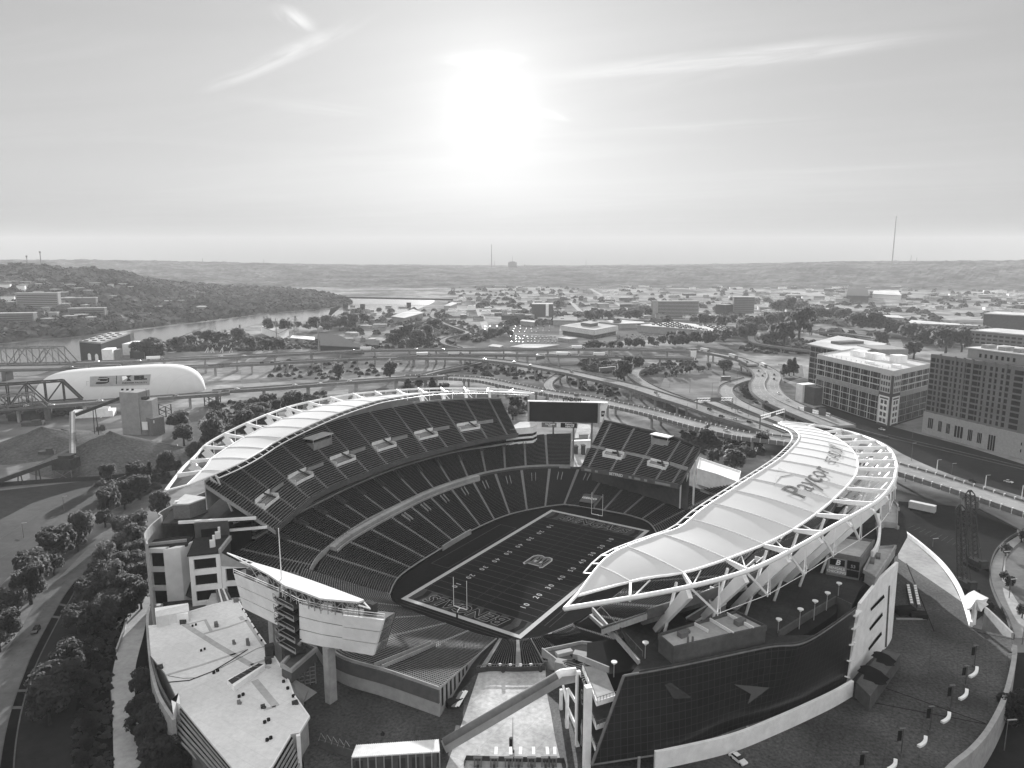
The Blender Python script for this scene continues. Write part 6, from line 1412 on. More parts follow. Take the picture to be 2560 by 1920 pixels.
for k in range(26):
    y = 640 + k * 40; x = 640 - (k * 6) + random.uniform(-40, 60); tree_px(R4, x, y, random.uniform(18, 32), S1, 'big', 'dark shrub in the deep planting between the second carriageway and the curved path', 'shrubs along the curved path', name='shrub', trunk=False)
for x, y, r, lb in ((660, 1420, 45, 'single round tree at the near edge of the gravel yard, leftmost of its row'), (835, 1405, 48, 'round tree in front of the large gravel pile'), (920, 1417, 30, 'small pointed tree between two round ones by the yard wall'), (1010, 1382, 52, 'tallest round tree of the row by the yard wall'), (1080, 1392, 28, 'low bush at the right end of the yard wall row'), (1090, 1095, 55, 'dark tree behind the conveyor tower drive, farther one'), (1125, 1175, 58, 'dark tree beside the conveyor tower drive, nearer one'), (1335, 1140, 62, 'spreading tree between the yard drive and the canopy ring'), (1300, 1205, 75, 'broad tree just above the canopy ring by the drive'), (1200, 1300, 58, 'tree touching the canopy ring left of the drive'), (1800, 990, 58, 'round tree standing alone beyond the ring near the viaduct'), (980, 1625, 62, 'tree below the canopy tip on the stadium corner'), (850, 1500, 60, 'bush on the verge behind the lot'), (740, 1540, 55, 'low bush on the verge left of the other')):
    tree_px(R1, x, y, r, S1, 'conifer' if 'pointed' in lb else 'big', lb, 'trees by the yard')
for k, (x, y, r) in enumerate(((1650, 985, 48), (1610, 1030, 55), (1690, 1020, 40), (1560, 1085, 55), (1660, 1075, 45), (1500, 1125, 55), (1600, 1130, 40), (1450, 1150, 45), (1720, 1110, 45), (1390, 1190, 50))):
    tree_px(R1, x, y, r, S1, 'big', 'rounded tree in the double row beyond the canopy ring, %s from the top' % ORD[k], 'double row beyond the ring')
for x, y, r, lb in ((610, 868, 32, 'pointed conifer between the viaduct and the canopy ring'), (540, 890, 36, 'low dark tree left of the conifer'), (690, 895, 40, 'pale tree right of the conifer'), (760, 905, 45, 'pale bushy tree, rightmost below the near viaduct'), (1200, 1000, 50, 'tree left of the far scoreboard'), (1185, 1045, 42, 'tree directly behind the end of the upper deck'), (430, 790, 50, 'pale tree under the middle viaduct'), (110, 800, 40, 'dark tree under the viaduct at the left'), (1870, 790, 48, 'tall pale tree inside the loop ramp'), (1890, 750, 36, 'tree above the loop ramp'), (1960, 755, 36, 'dark tree beside the loop ramp curve'), (1830, 830, 34, 'small tree at the foot of the loop ramp')):
    tree_px(R2, x, y, r, S1, 'conifer' if 'conifer' in lb else 'mid', lb, 'trees around the viaducts')
for k, (x, y) in enumerate(((10, 822), (47, 815), (78, 818), (105, 808), (135, 802), (160, 797), (215, 790), (240, 786), (275, 776))):
    tree_px(R3, x, y, 16, S1, 'mid', 'small lollipop tree along the grass bank, %s from the left' % ORD[k], 'lollipop trees on the grass bank', zs=1.15)
for x, y, r, lb in ((370, 762, 42, 'large dark tree beside the curved highway'), (740, 790, 32, 'pointed tree group left end beside the glass office'), (772, 785, 32, 'middle pointed tree beside the glass office'), (800, 780, 34, 'right pointed tree beside the glass office'), (1330, 595, 46, 'big dark tree standing out beyond the office roof'), (740, 555, 58, 'big dark crown on the ramp island'), (690, 575, 46, 'second dark crown on the ramp island'), (620, 590, 40, 'left crown on the ramp island'), (835, 510, 62, 'large rounded crown above the ramp island'), (270, 1215, 44, 'tree below the viaduct left of the gantry post'), (300, 1322, 48, 'tree beside the white hall, left one'), (440, 1335, 62, 'broad tree beside the white hall'), (480, 1300, 48, 'dark tree just left of the slatted row ends'), (390, 1300, 42, 'tree between the two beside the white hall'), (600, 1240, 46, 'tree at the gantry post foot'), (1540, 660, 42, 'tree in front of the right edge office'), (1740, 610, 50, 'round tree left of the right edge office'), (1835, 615, 48, 'round tree against the right edge office')):
    tree_px(R3, x, y, r, S1, 'conifer' if 'pointed' in lb else 'mid', lb, 'trees among the ramps')
# street side trees, right edge
for k, (x, y, r) in enumerate(((2105, 315, 26), (2130, 520, 28), (2200, 230, 26), (2090, 465, 22), (2205, 690, 30))):
    tree_px(R6L, x, y, r, S1, 'mid', 'small street tree on the curved walk at the right, %s from the walk top' % ORD[(1, 3, 0, 2, 4)[k]], 'street trees on the curved walk')
tree_px(R6L, 2160, 1260, 85, S1, 'big', 'dark tree outside the low curved wall at the right edge', 'street trees on the curved walk')
tree_px(R6L, 1960, 650, 45, S1, 'mid', 'dark shrub behind the star shaped tent', 'street trees on the curved walk', name='shrub')
def belt(f, pts, n, r0, r1, label, group, jit=12, kind='mid'):
    for k in range(n):
        u = (k + random.uniform(-.3, .3)) / max(1, n - 1) * (len(pts) - 1); u = max(0, min(len(pts) - 1.001, u)); j = int(u)
        x = lerp(pts[j][0], pts[j + 1][0], u - j); y = lerp(pts[j][1], pts[j + 1][1], u - j)
        tree_px(f, x + random.uniform(-jit, jit), y + random.uniform(-jit, jit), random.uniform(r0, r1), S1, kind, label, group, trunk=False)
belt(R2, [(20, 500), (130, 485), (300, 480)], 14, 20, 34, 'hazy tree on the near river bank left of the sheds', 'river bank trees')
belt(R1, [(850, 650), (1000, 660), (1200, 590), (1440, 580), (1560, 620), (1740, 650)], 18, 24, 46, 'tree among the power yard by the river', 'power yard trees')
belt(R1, [(1640, 520), (1800, 530), (2000, 510), (2190, 500)], 14, 18, 36, 'tree behind the river sheds', 'river shed trees')
belt(R2, [(440, 590), (520, 560), (600, 600), (640, 560), (690, 520), (560, 640)], 16, 26, 44, 'hazy tree in the clump left of the winding ramp', 'winding ramp trees')
belt(R2, [(1000, 570), (1090, 565), (1160, 560)], 9, 18, 28, 'hazy tree in the strip of the car park behind the trucks', 'car park trees')
belt(R2, [(1630, 640), (1750, 635), (1900, 630), (1990, 640), (2200, 600)], 20, 18, 30, 'hazy tree in the belt below the flat modern office', 'modern office belt')
belt(R2, [(1590, 470), (1750, 455), (1900, 450), (2010, 430)], 20, 18, 32, 'hazy tree in the belt left of the slab block', 'slab block belt')
belt(R3, [(60, 600), (200, 595), (340, 590), (500, 560), (520, 540)], 24, 26, 42, 'dark tree in the belt in front of the long warehouse', 'warehouse belt')
belt(R3, [(160, 490), (300, 480), (480, 500), (640, 490), (760, 480)], 24, 22, 36, 'tree in the belt behind the long warehouse', 'belt behind the warehouse')
belt(R3, [(1160, 500), (1280, 490), (1400, 530), (1600, 560), (1700, 590), (1980, 560)], 34, 28, 44, 'tree in the dense belt right of the ramps', 'belt right of the ramps')
belt(R3, [(680, 410), (800, 400), (900, 430), (1000, 450), (1120, 440)], 24, 22, 34, 'tree in the parkland beyond the ramps', 'parkland beyond the ramps')
# far woods: one mass
def woods(name, pts, kind_m, nl=14):
    mb = MB(); rg = random.Random(11)
    for x, y, z, r in pts:
        for _ in range(nl):
            d = Vector((rg.gauss(0, 1), rg.gauss(0, 1), abs(rg.gauss(0, .8)))).normalized(); p = Vector((x, y, z)) + Vector((d.x * r, d.y * r, d.z * r * 1.1))
            n_ = (d + Vector((rg.uniform(-.5, .5), rg.uniform(-.5, .5), rg.uniform(0, .6)))).normalized(); a = n_.orthogonal().normalized(); b = n_.cross(a); s_ = r * rg.uniform(.35, .62)
            mb.quad(p - a * s_ - b * s_, p + a * s_ - b * s_, p + a * s_ + b * s_, p - a * s_ + b * s_)
    return mb.build(name, kind_m, None, kind='stuff')
rg = random.Random(3); pts = []
for x, y, z, px, t in HILL:
    if px > -120 and t > .01 and rg.random() < .92:
        for _ in range(1):
            pts.append((x + rg.uniform(-14, 14), y + rg.uniform(-14, 14), z - 1, rg.uniform(4, 12)))
woods('hillside_woods', pts, 'wood', 12)
pts = []
def reach(px, py, z=0): p = at(px, py, z); return p
for _ in range(1250):
    px = rg.uniform(1120, 2560); py = rg.uniform(719, 815); 
    if px > 2050: py = rg.uniform(715, 860)
    if vnoise(px * .012, py * .09) < .47: continue
    p = at(px, py, 0); D = p.length; pts.append((p.x, p.y, 0, rg.uniform(4, 9)))
for _ in range(350):
    px = rg.uniform(840, 1130); py = rg.uniform(775, 850)
    if vnoise(px * .03, py * .12) < .52: continue
    p = at(px, py, 0); pts.append((p.x, p.y, 0, rg.uniform(3, 7)))
woods('valley_woods', pts, 'wood', 14)
def inpoly(x, y, P_):
    c_ = False
    for (x0, y0), (x1, y1) in zip(P_, P_[1:] + P_[:1]):
        if (y0 > y) != (y1 > y) and x < (x1 - x0) * (y - y0) / (y1 - y0) + x0: c_ = not c_
    return c_
pts = []
for f, P_, n, r0, r1 in ((R9, [(480, 585), (1150, 570), (1650, 600), (1650, 700), (900, 760), (450, 720)], 80, 1.2, 3), (R7, [(100, 490), (700, 530), (1000, 600), (850, 650), (300, 600)], 70, 1.2, 3), (R7, [(1050, 620), (1500, 710), (1480, 800), (1200, 740)], 50, 1.2, 3),
    (R3, [(100, 1180), (230, 1170), (560, 1260), (620, 1330), (250, 1340)], 150, 1.5, 3.5), (R1, [(1250, 1010), (1700, 960), (2100, 930), (2150, 960), (1800, 1020), (1400, 1130)], 130, 1.3, 3), (R8, [(1000, 420), (1500, 470), (1900, 480), (1800, 540), (1250, 590), (650, 560)], 200, 2, 4.5), (R8, [(570, 880), (660, 870), (680, 990), (760, 1060), (640, 990)], 50, 1.2, 2.5),
    (R2, [(1160, 960), (1290, 980), (1290, 1050), (1180, 1090)], 50, 1.2, 2.6), (R1, [(850, 650), (1700, 600), (1740, 680), (900, 690)], 260, 2, 4.5), (R9, [(0, 330), (380, 380), (900, 400), (900, 480), (0, 470)], 130, 2, 4), (R1, [(600, 1500), (1010, 1440), (1050, 1480), (830, 1600), (640, 1600)], 90, 1, 2.4), (R7, [(1300, 450), (1560, 520), (1560, 600), (1200, 560), (1150, 500)], 130, 1.5, 4), (R3, [(880, 650), (640, 700), (480, 680), (420, 660), (700, 610)], 90, 2, 4),
    (R7, [(1650, 560), (1900, 480), (2150, 470), (2150, 530), (1720, 600)], 90, 1.5, 3), (R1, [(-100, 1020), (500, 1030), (640, 1060), (300, 1100), (-100, 1080)], 90, 1.3, 3), (R9, [(950, 480), (1250, 460), (2000, 470), (2212, 440), (1900, 380), (1500, 400), (1400, 470)], 120, 2, 4), (R7, [(0, 120), (560, 240), (300, 330), (0, 250)], 150, 2, 5), (R3, [(1450, 560), (1900, 640), (1900, 540), (1600, 500)], 160, 3, 6), (R3, [(560, 560), (900, 540), (950, 480), (560, 500)], 160, 3, 6),
    (R4, [(560, 740), (520, 1000), (470, 1300), (450, 1700), (680, 1700), (680, 1150), (740, 840), (760, 700)], 260, .4, 1.1), (R4, [(850, 1120), (930, 1100), (1180, 1500), (1250, 1700), (880, 1700), (860, 1300)], 260, .5, 1.3)):
    xs = [p[0] for p in P_]; ys = [p[1] for p in P_]; k = 0
    while k < n:
        x, y = rg.uniform(min(xs), max(xs)), rg.uniform(min(ys), max(ys)); 
        if inpoly(x, y, P_): p = f(x, y, 0); pts.append((p.x, p.y, 0, rg.uniform(r0, r1))); k += 1
woods('scrub', pts, 'leaf', 22)
# ================================================================== VEHICLES
def make_car(kind):
    o = thing('car', 'car', 'car', (0, 0, 0)); OFF[o.name] = Vector((0, 0, 0))
    m_ = MB(); prof = [(-2.2, .35), (-2.25, .75), (-2.1, .92), (-1.5, .98), (-.9, 1.02), (1.0, .98), (2.1, .82), (2.25, .6), (2.2, .35)]
    A = m_.vs([(x, -.88, z) for x, z in prof]); B = m_.vs([(x, .88, z) for x, z in prof]); n = len(prof)
    for k in range(n): j = (k + 1) % n; m_.f.append((A[k], A[j], B[j], B[k]))
    m_.f.append(tuple(A[::-1])); m_.f.append(tuple(B)); 
    rp = [(-1.75, .97), (-1.2, 1.45), (.2, 1.48), (.95, 1.0)] if kind != 'car_k' else [(-2.0, .97), (-1.8, 1.6), (.3, 1.62), (1.0, 1.0)]
    m_.quad((rp[1][0], -.66, rp[1][1] + .012), (rp[2][0], -.66, rp[2][1] + .012), (rp[2][0], .66, rp[2][1] + .012), (rp[1][0], .66, rp[1][1] + .012)); m_.build('body', kind, o)
    m_ = MB(); A = m_.vs([(x, -.8 + (.12 if z > 1.2 else 0), z) for x, z in rp]); B = m_.vs([(x, .8 - (.12 if z > 1.2 else 0), z) for x, z in rp])
    for k in range(3): m_.f.append((A[k], A[k + 1], B[k + 1], B[k]))
    m_.f += [tuple(A[::-1]), tuple(B)]; m_.build('windows', 'glass', o)
    for x in (-1.35, 1.4):
        for y in (-.8, .8): m_ = MB(); m_.tube([(x, y - .12, .33), (x, y + .12, .33)], .33, 10); m_.build('wheel', 'rubber', o)
    return o
def make_truck():
    o = thing('truck', 'truck', 'truck', (0, 0, 0)); OFF[o.name] = Vector((0, 0, 0))
    m_ = MB(); m_.box((-2.2, 0, 1.1), (13.5, 2.6, 2.9)); m_.build('trailer', 'car_w', o)
    m_ = MB(); m_.box((6.3, 0, .6), (2.4, 2.4, 2.6)); m_.box((7.9, 0, .6), (1.4, 2.2, 1.3)); m_.build('cab', 'car_g', o)
    m_ = MB(); m_.box((7.0, 0, 2.1), (1.1, 2.2, .8)); m_.build('windscreen', 'glass', o)
    for x in (-7.5, -6.3, 4.6, 7.7): m_ = MB(); m_.tube([(x, -1.2, .5), (x, 1.2, .5)], .5, 10); m_.build('wheel', 'rubber', o)
    return o
CARS = {k: make_car(k) for k in ('car_w', 'car_g', 'car_k')}; TRUCK = make_truck(); used = set()
CN = {'car_w': 'white', 'car_g': 'grey', 'car_k': 'black'}
def car(p, q, kind, label, group):
    """stands at p heading to q"""
    src = TRUCK if kind == 'truck' else CARS[kind]
    o = src if kind not in used else copy_tree(src); used.add(kind)
    o.location = p; d = q - p; o.rotation_euler = (0, 0, atan2(d.y, d.x)); o['label'] = label; o['group'] = group; return o
# ================================================================== VIADUCTS
PATHS = {}
def viaduct(key, label, pts, wd, step=38, th=1.7, n=60, baluster=False, pier_r=1.0, m='deck', pier_w=None, lanes=2, z0=0, par=.95, piers=True):
    c = [Vector(p) for p in arclen([tuple(p) for p in pts], n)]; PATHS[key] = c
    v = thing('viaduct', label, 'viaduct', (*c[n // 2].xy, 0))
    m_ = MB(); m_.ribbon(c, wd, th=th); dk_ = m_.build('deck', m, v)
    for s_ in (-1, 1):
        m_ = MB(); e = m_.offset(c, s_ * (wd / 2 - .2)); e = [Vector((p[0], p[1], c[i].z + par)) for i, p in enumerate(e)]; m_.ribbon(e, .45, th=par + .1); 
        e2 = m_.offset(c, s_ * (wd / 2 + .15)); e2 = [Vector((p[0], p[1], c[i].z - .1)) for i, p in enumerate(e2)]; m_.ribbon(e2, .3, th=1.3); pp = m_.build('parapet', 'steel', v)
        if baluster:
            m_ = MB(); L = 0
            for i in range(n - 1):
                a, b = e[i], e[i + 1]; k = max(1, int((b - a).length / 3.2))
                for j in range(k): p = lerp(a, b, j / k); m_.box((p.x, p.y, p.z - par - 1.6), (.35, 1.0, par + 2.0), atan2(b.y - a.y, b.x - a.x))
            m_.build('baluster_row', 'wallpale', pp)
    m_ = MB()
    for j in range(1, lanes):
        e = m_.offset(c, -wd / 2 + wd * j / lanes); e = [Vector((p[0], p[1], c[i].z)) for i, p in enumerate(e)]
        for i in range(0, n - 1, 2): m_.ribbon([Vector((*e[i].xy, 0)), Vector((*e[i + 1].xy, 0))], .35, min(e[i].z, e[i + 1].z) + .0, max(e[i].z, e[i + 1].z) + .05)
    for s_ in (-1, 1):
        e = m_.offset(c, s_ * (wd / 2 - 1.1))
        for i in range(n - 1): m_.ribbon([Vector((e[i][0], e[i][1], 0)), Vector((e[i + 1][0], e[i + 1][1], 0))], .3, min(c[i].z, c[i + 1].z), max(c[i].z, c[i + 1].z) + .04)
    m_.build('lane_paint', 'line', v)
    d = 0; nxt = step * .5; cnt = 0
    for i in range(n - 1):
        L = (c[i + 1] - c[i]).length; d += L
        if d > nxt and c[i].z > 4 and piers:
            nxt += step; cnt += 1
            if cnt > 40: break
            p = c[i]; t = (c[i + 1] - c[i]).normalized(); a = atan2(t.y, t.x); m_ = MB(); nx_ = Vector((-t.y, t.x, 0))
            m_.box((p.x, p.y, p.z - th - 1.3), (1.6, wd * .86, 1.3), a)
            for s_ in ((-1, 1) if wd > 9 else (0,)): q = p + nx_ * s_ * wd * .28; m_.tube([(q.x, q.y, 0), (q.x, q.y, p.z - th - 1.2)], pier_r, 10)
            m_.build('pier', 'concrete', v)
    return v
Z1, Z2 = 17.0, 11.0
viaduct('upper', 'far upper highway deck running left from the trucks to the far truss bridge', qq(Q7, [(690, 347), (1100, 333), (1500, 318)], Z1) + qq(R9, [(0, 546), (600, 520), (1200, 490), (1680, 478)], Z1) + qq(R7, [(0, 381), (590, 379)], Z1), 14, lanes=4)
viaduct('lower', 'lower highway deck beneath the far upper deck at the left', qq(Q7, [(690, 392), (1200, 385), (1700, 385), (2212, 372)], Z2) + qq(R9, [(0, 620), (400, 602), (850, 578), (1200, 562)], Z2), 14, lanes=4)
viaduct('main', 'long highway viaduct sweeping across the middle and down to the right', qq(R9, [(1180, 560), (1500, 551), (1800, 548), (2212, 556)], Z2) + qq(R7, [(200, 455), (380, 465), (600, 490), (780, 518), (1080, 572), (1300, 622), (1600, 690), (1900, 785)], Z2) + qq(R8, [(150, 1090)], 10.5) + qq(R8, [(400, 1180)], 9.5) + qq(R8, [(700, 1265), (900, 1330), (1150, 1420)], 8), 17, lanes=3)
viaduct('trucks', 'far deck carrying a line of white trucks', qq(R9, [(1620, 540), (1900, 530), (2212, 526)], 12) + qq(R7, [(150, 428), (500, 426), (800, 430), (1300, 436), (1700, 446), (2120, 455)], 12), 12, lanes=3)
viaduct('curve', 'wide highway curving down from the far decks towards the glass office', qq(R7, [(560, 380), (1000, 377), (1570, 378), (2090, 396)], 12) + qq(R8, [(110, 530), (300, 562), (560, 615), (720, 675)], 12), 13, lanes=3)
viaduct('bigcurve', 'broad two way highway curve beside the glass office', qq(R8, [(700, 668), (830, 740), (860, 800), (830, 870), (860, 950), (960, 1030), (1130, 1110), (1330, 1190), (1560, 1280)], 9), 27, lanes=6, step=60)
c = PATHS['bigcurve']; m_ = MB(); m_.ribbon(c[8:], .9, th=1.0); m_.v = [(x, y, z + 1.0) for x, y, z in m_.v]; m_.build_thing('median_barrier', 'concrete', 'pale median barrier in the middle of the broad highway curve', 'barrier')
viaduct('ramp', 'inner ramp loop left of the broad highway curve', qq(R8, [(690, 815), (560, 850), (470, 890), (450, 940), (500, 1010), (620, 1080), (800, 1155), (1000, 1235), (1250, 1330)], 8), 13, lanes=2, step=60)
viaduct('loop', 'pale loop ramp curling round the tall pale tree', qq(R7, [(1700, 535), (1640, 560), (1620, 600), (1680, 650), (1780, 705), (1930, 765), (2120, 830)], 8) + qq(R8, [(250, 1035), (420, 1095), (640, 1180), (860, 1260), (1100, 1350)], 8), 12, lanes=2, step=60)
viaduct('near', 'near viaduct with a rail of small posts running past the stadium to the right', qq(R7, [(-300, 612), (0, 612), (330, 632), (600, 684), (900, 742), (1200, 786), (1440, 838), (1760, 908), (2212, 1030)], 9.5) + qq(R8, [(250, 1290), (600, 1370)], 9.5) + qq(Q10, [(-300, 640), (300, 790), (820, 935), (1400, 1110), (2212, 1370), (2900, 1590)], 9.5), 17, lanes=3, baluster=True, step=45, n=110)
viaduct('bridge', 'near left viaduct carried on white and dark steel piers past the gravel yard', qq(Q7, [(-700, 850), (-200, 815), (0, 800), (720, 745), (1200, 710), (1500, 690), (2212, 640)], 11) + qq(R9, [(0, 850), (400, 825), (860, 790), (1200, 765), (1640, 735), (2000, 715)], 11) + qq(R7, [(0, 596)], 10.5), 12, lanes=2, step=40, n=80)
viaduct('cross', 'low cross road passing beneath the long viaduct', qq(R7, [(-300, 640), (0, 560), (300, 500), (380, 478)], 4), 9, piers=False, lanes=2)
viaduct('loopb', 'curled ramp rising from under the long viaduct to the near viaduct', qq(R7, [(1010, 588), (940, 630), (905, 670), (930, 720), (1010, 760), (1120, 785), (1300, 806)], 8.0), 9, piers=False, lanes=2)
viaduct('farramp', 'far ramp between the tree islands beyond the broad curve', qq(R8, [(720, 330), (700, 400), (730, 455), (850, 485), (1000, 505), (1150, 525), (1320, 545)], 7), 10, lanes=2, step=60)
viaduct('farroad', 'far straight overpass beyond the office roofs', qq(R8, [(1120, 335), (1400, 355), (1650, 375), (1920, 410)], 7), 14, lanes=4, step=60)
viaduct('winding', 'slender winding ramp in the hazy distance', qq(R2, [(700, 435), (690, 470), (760, 510), (850, 545), (905, 565), (880, 580), (800, 595), (755, 615), (770, 640), (860, 662)], 8), 8, lanes=1, step=60)
band2('far_road', qq(R8, [(2030, 430), (2080, 480), (2060, 540), (1980, 600)]), qq(R8, [(2180, 430), (2200, 480), (2190, 560), (2120, 620)]), .05, M['deck'], 20)
band2('far_road', qq(R8, [(1240, 360), (1260, 385), (1200, 395)]), qq(R8, [(1520, 370), (1560, 400), (1370, 450)]), .05, M['deck'], 12)
# wide dark street in front of the offices, side streets
band2('office_street', [R8(1150, 1170)] + qq(Q10, [(0, 250), (400, 370), (640, 440), (1100, 565), (1600, 700), (2212, 890), (2900, 1110)]), [R8(1050, 1240)] + qq(Q10, [(0, 500), (400, 560), (640, 640), (900, 790), (1400, 1000), (2212, 1250), (2900, 1480)]), .04, M['asphalt_dark'], 40)
mb = MB()
for k, (a, b) in enumerate((((700, 560), (2212, 920)), ((700, 590), (2212, 950)))): mb.ribbon([Q10(*a), Q10(*b)], .8, .05, .3)
structure('street_kerb', mb, 'concrete_dark')
curvewall('median_wall', qq(Q10, [(-150, 390), (200, 470), (500, 550), (710, 605)], 0), 1.4, 1.2, 'concrete_dark', 'dark median wall in the wide street in front of the glass office')
band2('yard_road', qq(R1, [(1640, 640), (1560, 705), (1499, 757), (1478, 860), (1520, 930), (1600, 985)]), qq(R1, [(1710, 640), (1660, 705), (1602, 757), (1590, 853), (1640, 920), (1720, 985)]), .05, M['deck'], 24)
band2('yard_road', qq(R1, [(1200, 1030), (1110, 1100), (1010, 1180), (1000, 1280), (1060, 1420)]), qq(R1, [(1330, 1020), (1240, 1100), (1235, 1180), (1240, 1250), (1150, 1400)]), .05, M['asphalt'], 20)
sheet('gravel_yard', qq(R1, [(-300, 1060), (600, 1060), (1010, 1040), (1150, 1040), (1240, 1120), (1235, 1250), (1100, 1400), (940, 1440), (600, 1470), (-300, 1560)]), .02, M['dirt'])
sheet('grass_bank', qq(R3, [(-30, 920), (0, 850), (250, 790), (400, 770), (520, 830), (340, 870), (330, 950), (380, 990), (150, 960)]), .02, M['dirt'])
sheet('grass_bank', qq(R3, [(700, 760), (850, 770), (860, 840), (740, 880), (720, 820)]), .02, M['grass'])
for nm, pts in (('car_park', qq(R7, [(560, 250), (1000, 330), (1250, 330), (1000, 370), (300, 370), (250, 300)])), ('car_park', qq(R7, [(1480, 200), (2212, 240), (1900, 300), (1480, 310)])), ('car_park', qq(R7, [(250, 190), (600, 150), (1000, 160), (1000, 260), (560, 240), (350, 240)]))): sheet(nm, pts, .02, M['asphalt'])
sheet('rail_yard', qq(R9, [(900, 330), (1400, 380), (1750, 430), (1700, 470), (900, 480)]), .02, M['dirt'])
mb = MB(); rgs = random.Random(4)
for _ in range(46):
    px = rgs.uniform(1150, 2600); py = rgs.uniform(722, 800); p = at(px, py, 0); a = rgs.choice((.15, .2, 1.6, -.1)) + rgs.uniform(-.08, .08); l = rgs.uniform(150, 700); d = Vector((cos(a), sin(a), 0)) * l
    mb.ribbon([p - d, p + d * .2, p + d], rgs.uniform(8, 14), .02, .06)
structure('valley_streets', mb, 'concrete')
mb = MB()
for _ in range(70):
    px = rgs.uniform(1130, 2580); py = rgs.uniform(719, 800); p = at(px, py, 0); a = rgs.uniform(-.3, .3); w1, w2 = rgs.uniform(25, 110), rgs.uniform(20, 70); d, e = Vector((cos(a), sin(a), 0)) * w1 / 2, Vector((-sin(a), cos(a), 0)) * w2 / 2
    if vnoise(px * .012, py * .09) > .58: continue
    z_ = .012 + rgs.random() * .006; mb.poly([Vector((*(p + d * i + e * j).xy, z_)) for i, j in ((-1, -1), (1, -1), (1, 1), (-1, 1))])
structure('valley_lots', mb, 'concrete')
# vehicles on the roads
def on_path(key, px, lat=0.0):
    c = PATHS[key]; best = min(range(len(c) - 1), key=lambda i: abs(proj(c[i])[0] - px) + (0 if proj(c[i])[2] > 0 else 1e6)); t = (c[best + 1] - c[best]).normalized(); n = Vector((-t.y, t.x, 0)); return c[best] + n * lat + Vector((0, 0, .06)), t
seq = {}
def drive(key, road, px, kind, lat=0.0, back=False):
    p, t = on_path(key, px, lat); k = seq[key] = seq.get(key, 0) + 1; nm = 'white box truck' if kind == 'truck' else CN[kind] + ' car'
    car(p, p + (t * -1 if back else t), kind, '%s on the %s, %s vehicle from its left end' % (nm, road, ORD[min(k - 1, 19)]), 'vehicles on the ' + road)
sx1 = lambda x: x * S1
for px, k, l in ((250, 'car_w', 3), (345, 'car_w', -2), (385, 'truck', 2), (548, 'car_w', 2), (604, 'car_w', 0), (780, 'car_g', -3), (885, 'car_g', 3), (925, 'truck', 2), (1040, 'car_w', 2), (1110, 'car_g', 0)): drive('upper', 'far upper deck', px, k, l)
for px, k, l in ((150, 'car_w', 2), (300, 'car_k', -2), (660, 'car_k', 2), (680, 'car_k', -2), (712, 'car_w', 2), (845, 'car_w', 0)): drive('lower', 'lower deck', px, k, l)
for px, k, l in ((940, 'car_k', 2), (1218, 'car_w', -2), (1285, 'car_g', 2), (1330, 'car_g', -2), (1422, 'car_g', 2), (1640, 'car_g', 2), (1650, 'car_w', -2), (1770, 'car_k', 3), (1805, 'car_k', -3), (1836, 'car_w', 0), (1874, 'car_k', 2)): drive('main', 'long viaduct', px, k, l)
for px, k, l in ((1063, 'truck', 0), (1135, 'truck', 1), (1345, 'car_w', 0), (1405, 'truck', 2), (1445, 'car_g', -2), (1506, 'truck', 2), (1548, 'car_k', -2)): drive('trucks', 'deck with the white trucks', px, k, l)
for px, k, l in ((1445, 'truck', 2), (1570, 'car_g', 0), (1757, 'truck', 2), (1835, 'truck', -2), (1858, 'car_w', 2), (1872, 'car_k', -2)): drive('curve', 'far curved highway', px, k, l)
cc_ = PATHS['bigcurve']
for k, (x, y, kd) in enumerate(((828, 700, 'truck'), (775, 745, 'car_k'), (828, 762, 'car_w'), (758, 787, 'car_w'), (815, 792, 'car_k'), (930, 782, 'car_k'), (928, 825, 'car_k'), (972, 965, 'car_w'), (1062, 1033, 'car_w'), (855, 1055, 'car_k'))):
    p = R8(x, y, 9.06); i = min(range(len(cc_) - 1), key=lambda i: (cc_[i] - p).length); t = cc_[i + 1] - cc_[i]
    car(p, p + t, kd, ('white truck' if kd == 'truck' else CN[kd] + ' car') + ' on the broad highway curve, %s from the top' % ORD[k], 'vehicles on the broad highway curve')
for px, k, l in ((1362, 'car_g', -3), (1436, 'car_k', 3), (1808, 'car_w', 2)): drive('near', 'near viaduct', px, k, l)
for px, k, l in ((75, 'car_w', 2), (125, 'car_w', -2), (252, 'car_w', 1), (430, 'car_g', 1), (596, 'car_w', 2), (735, 'car_w', 2), (797, 'car_w', 0), (880, 'car_w', 2)): drive('bridge', 'near left viaduct', px, k, l)
for px, k, l in ((1735, 'car_w', 0), (1838, 'car_w', 2)): drive('loop', 'pale loop ramp', px, k, l)
p = Q1(318, 455, .06); car(p, Q1(240, 560, .06), 'car_k', 'black car alone on the river road', 'cars near the stadium')
p = R6(455, 1615, PZ + .02); car(p, R6(505, 1655, PZ + .02), 'car_w', 'white sport utility car parked at the bottom edge of the right plaza', 'cars near the stadium')
p = Q10(640, 510, .06); car(p, Q10(760, 540, .06), 'car_w', 'white car on the dark street below the glass office corner', 'cars on the dark street')
p = Q10(2040, 1090, .06); car(p, Q10(2200, 1130, .06), 'car_w', 'white car on the dark street near the right edge', 'cars on the dark street')
p = Q10(1650, 1085, .06); car(p, Q10(1800, 1120, .06), 'car_k', 'black car on the dark street', 'cars on the dark street')
rg = random.Random(5)
def lot(f, x0, y0, x1, y1, n, label, group):
    for k in range(n):
        p = f(lerp(x0, x1, (k % max(1, n // 3)) / max(1, n // 3)) + rg.uniform(-9, 9), lerp(y0, y1, (k // max(1, n // 3)) / 2) + rg.uniform(-4, 4), .05); car(p, p + Vector((rg.choice((-.3, .3)), 1, 0)), rg.choice(('car_w', 'car_g', 'car_g', 'car_k')), label, group)
lot(Q7, 1595, 1170, 1790, 1250, 12, 'dark parked car in the tight cluster at the yard drive', 'cars parked at the yard drive')
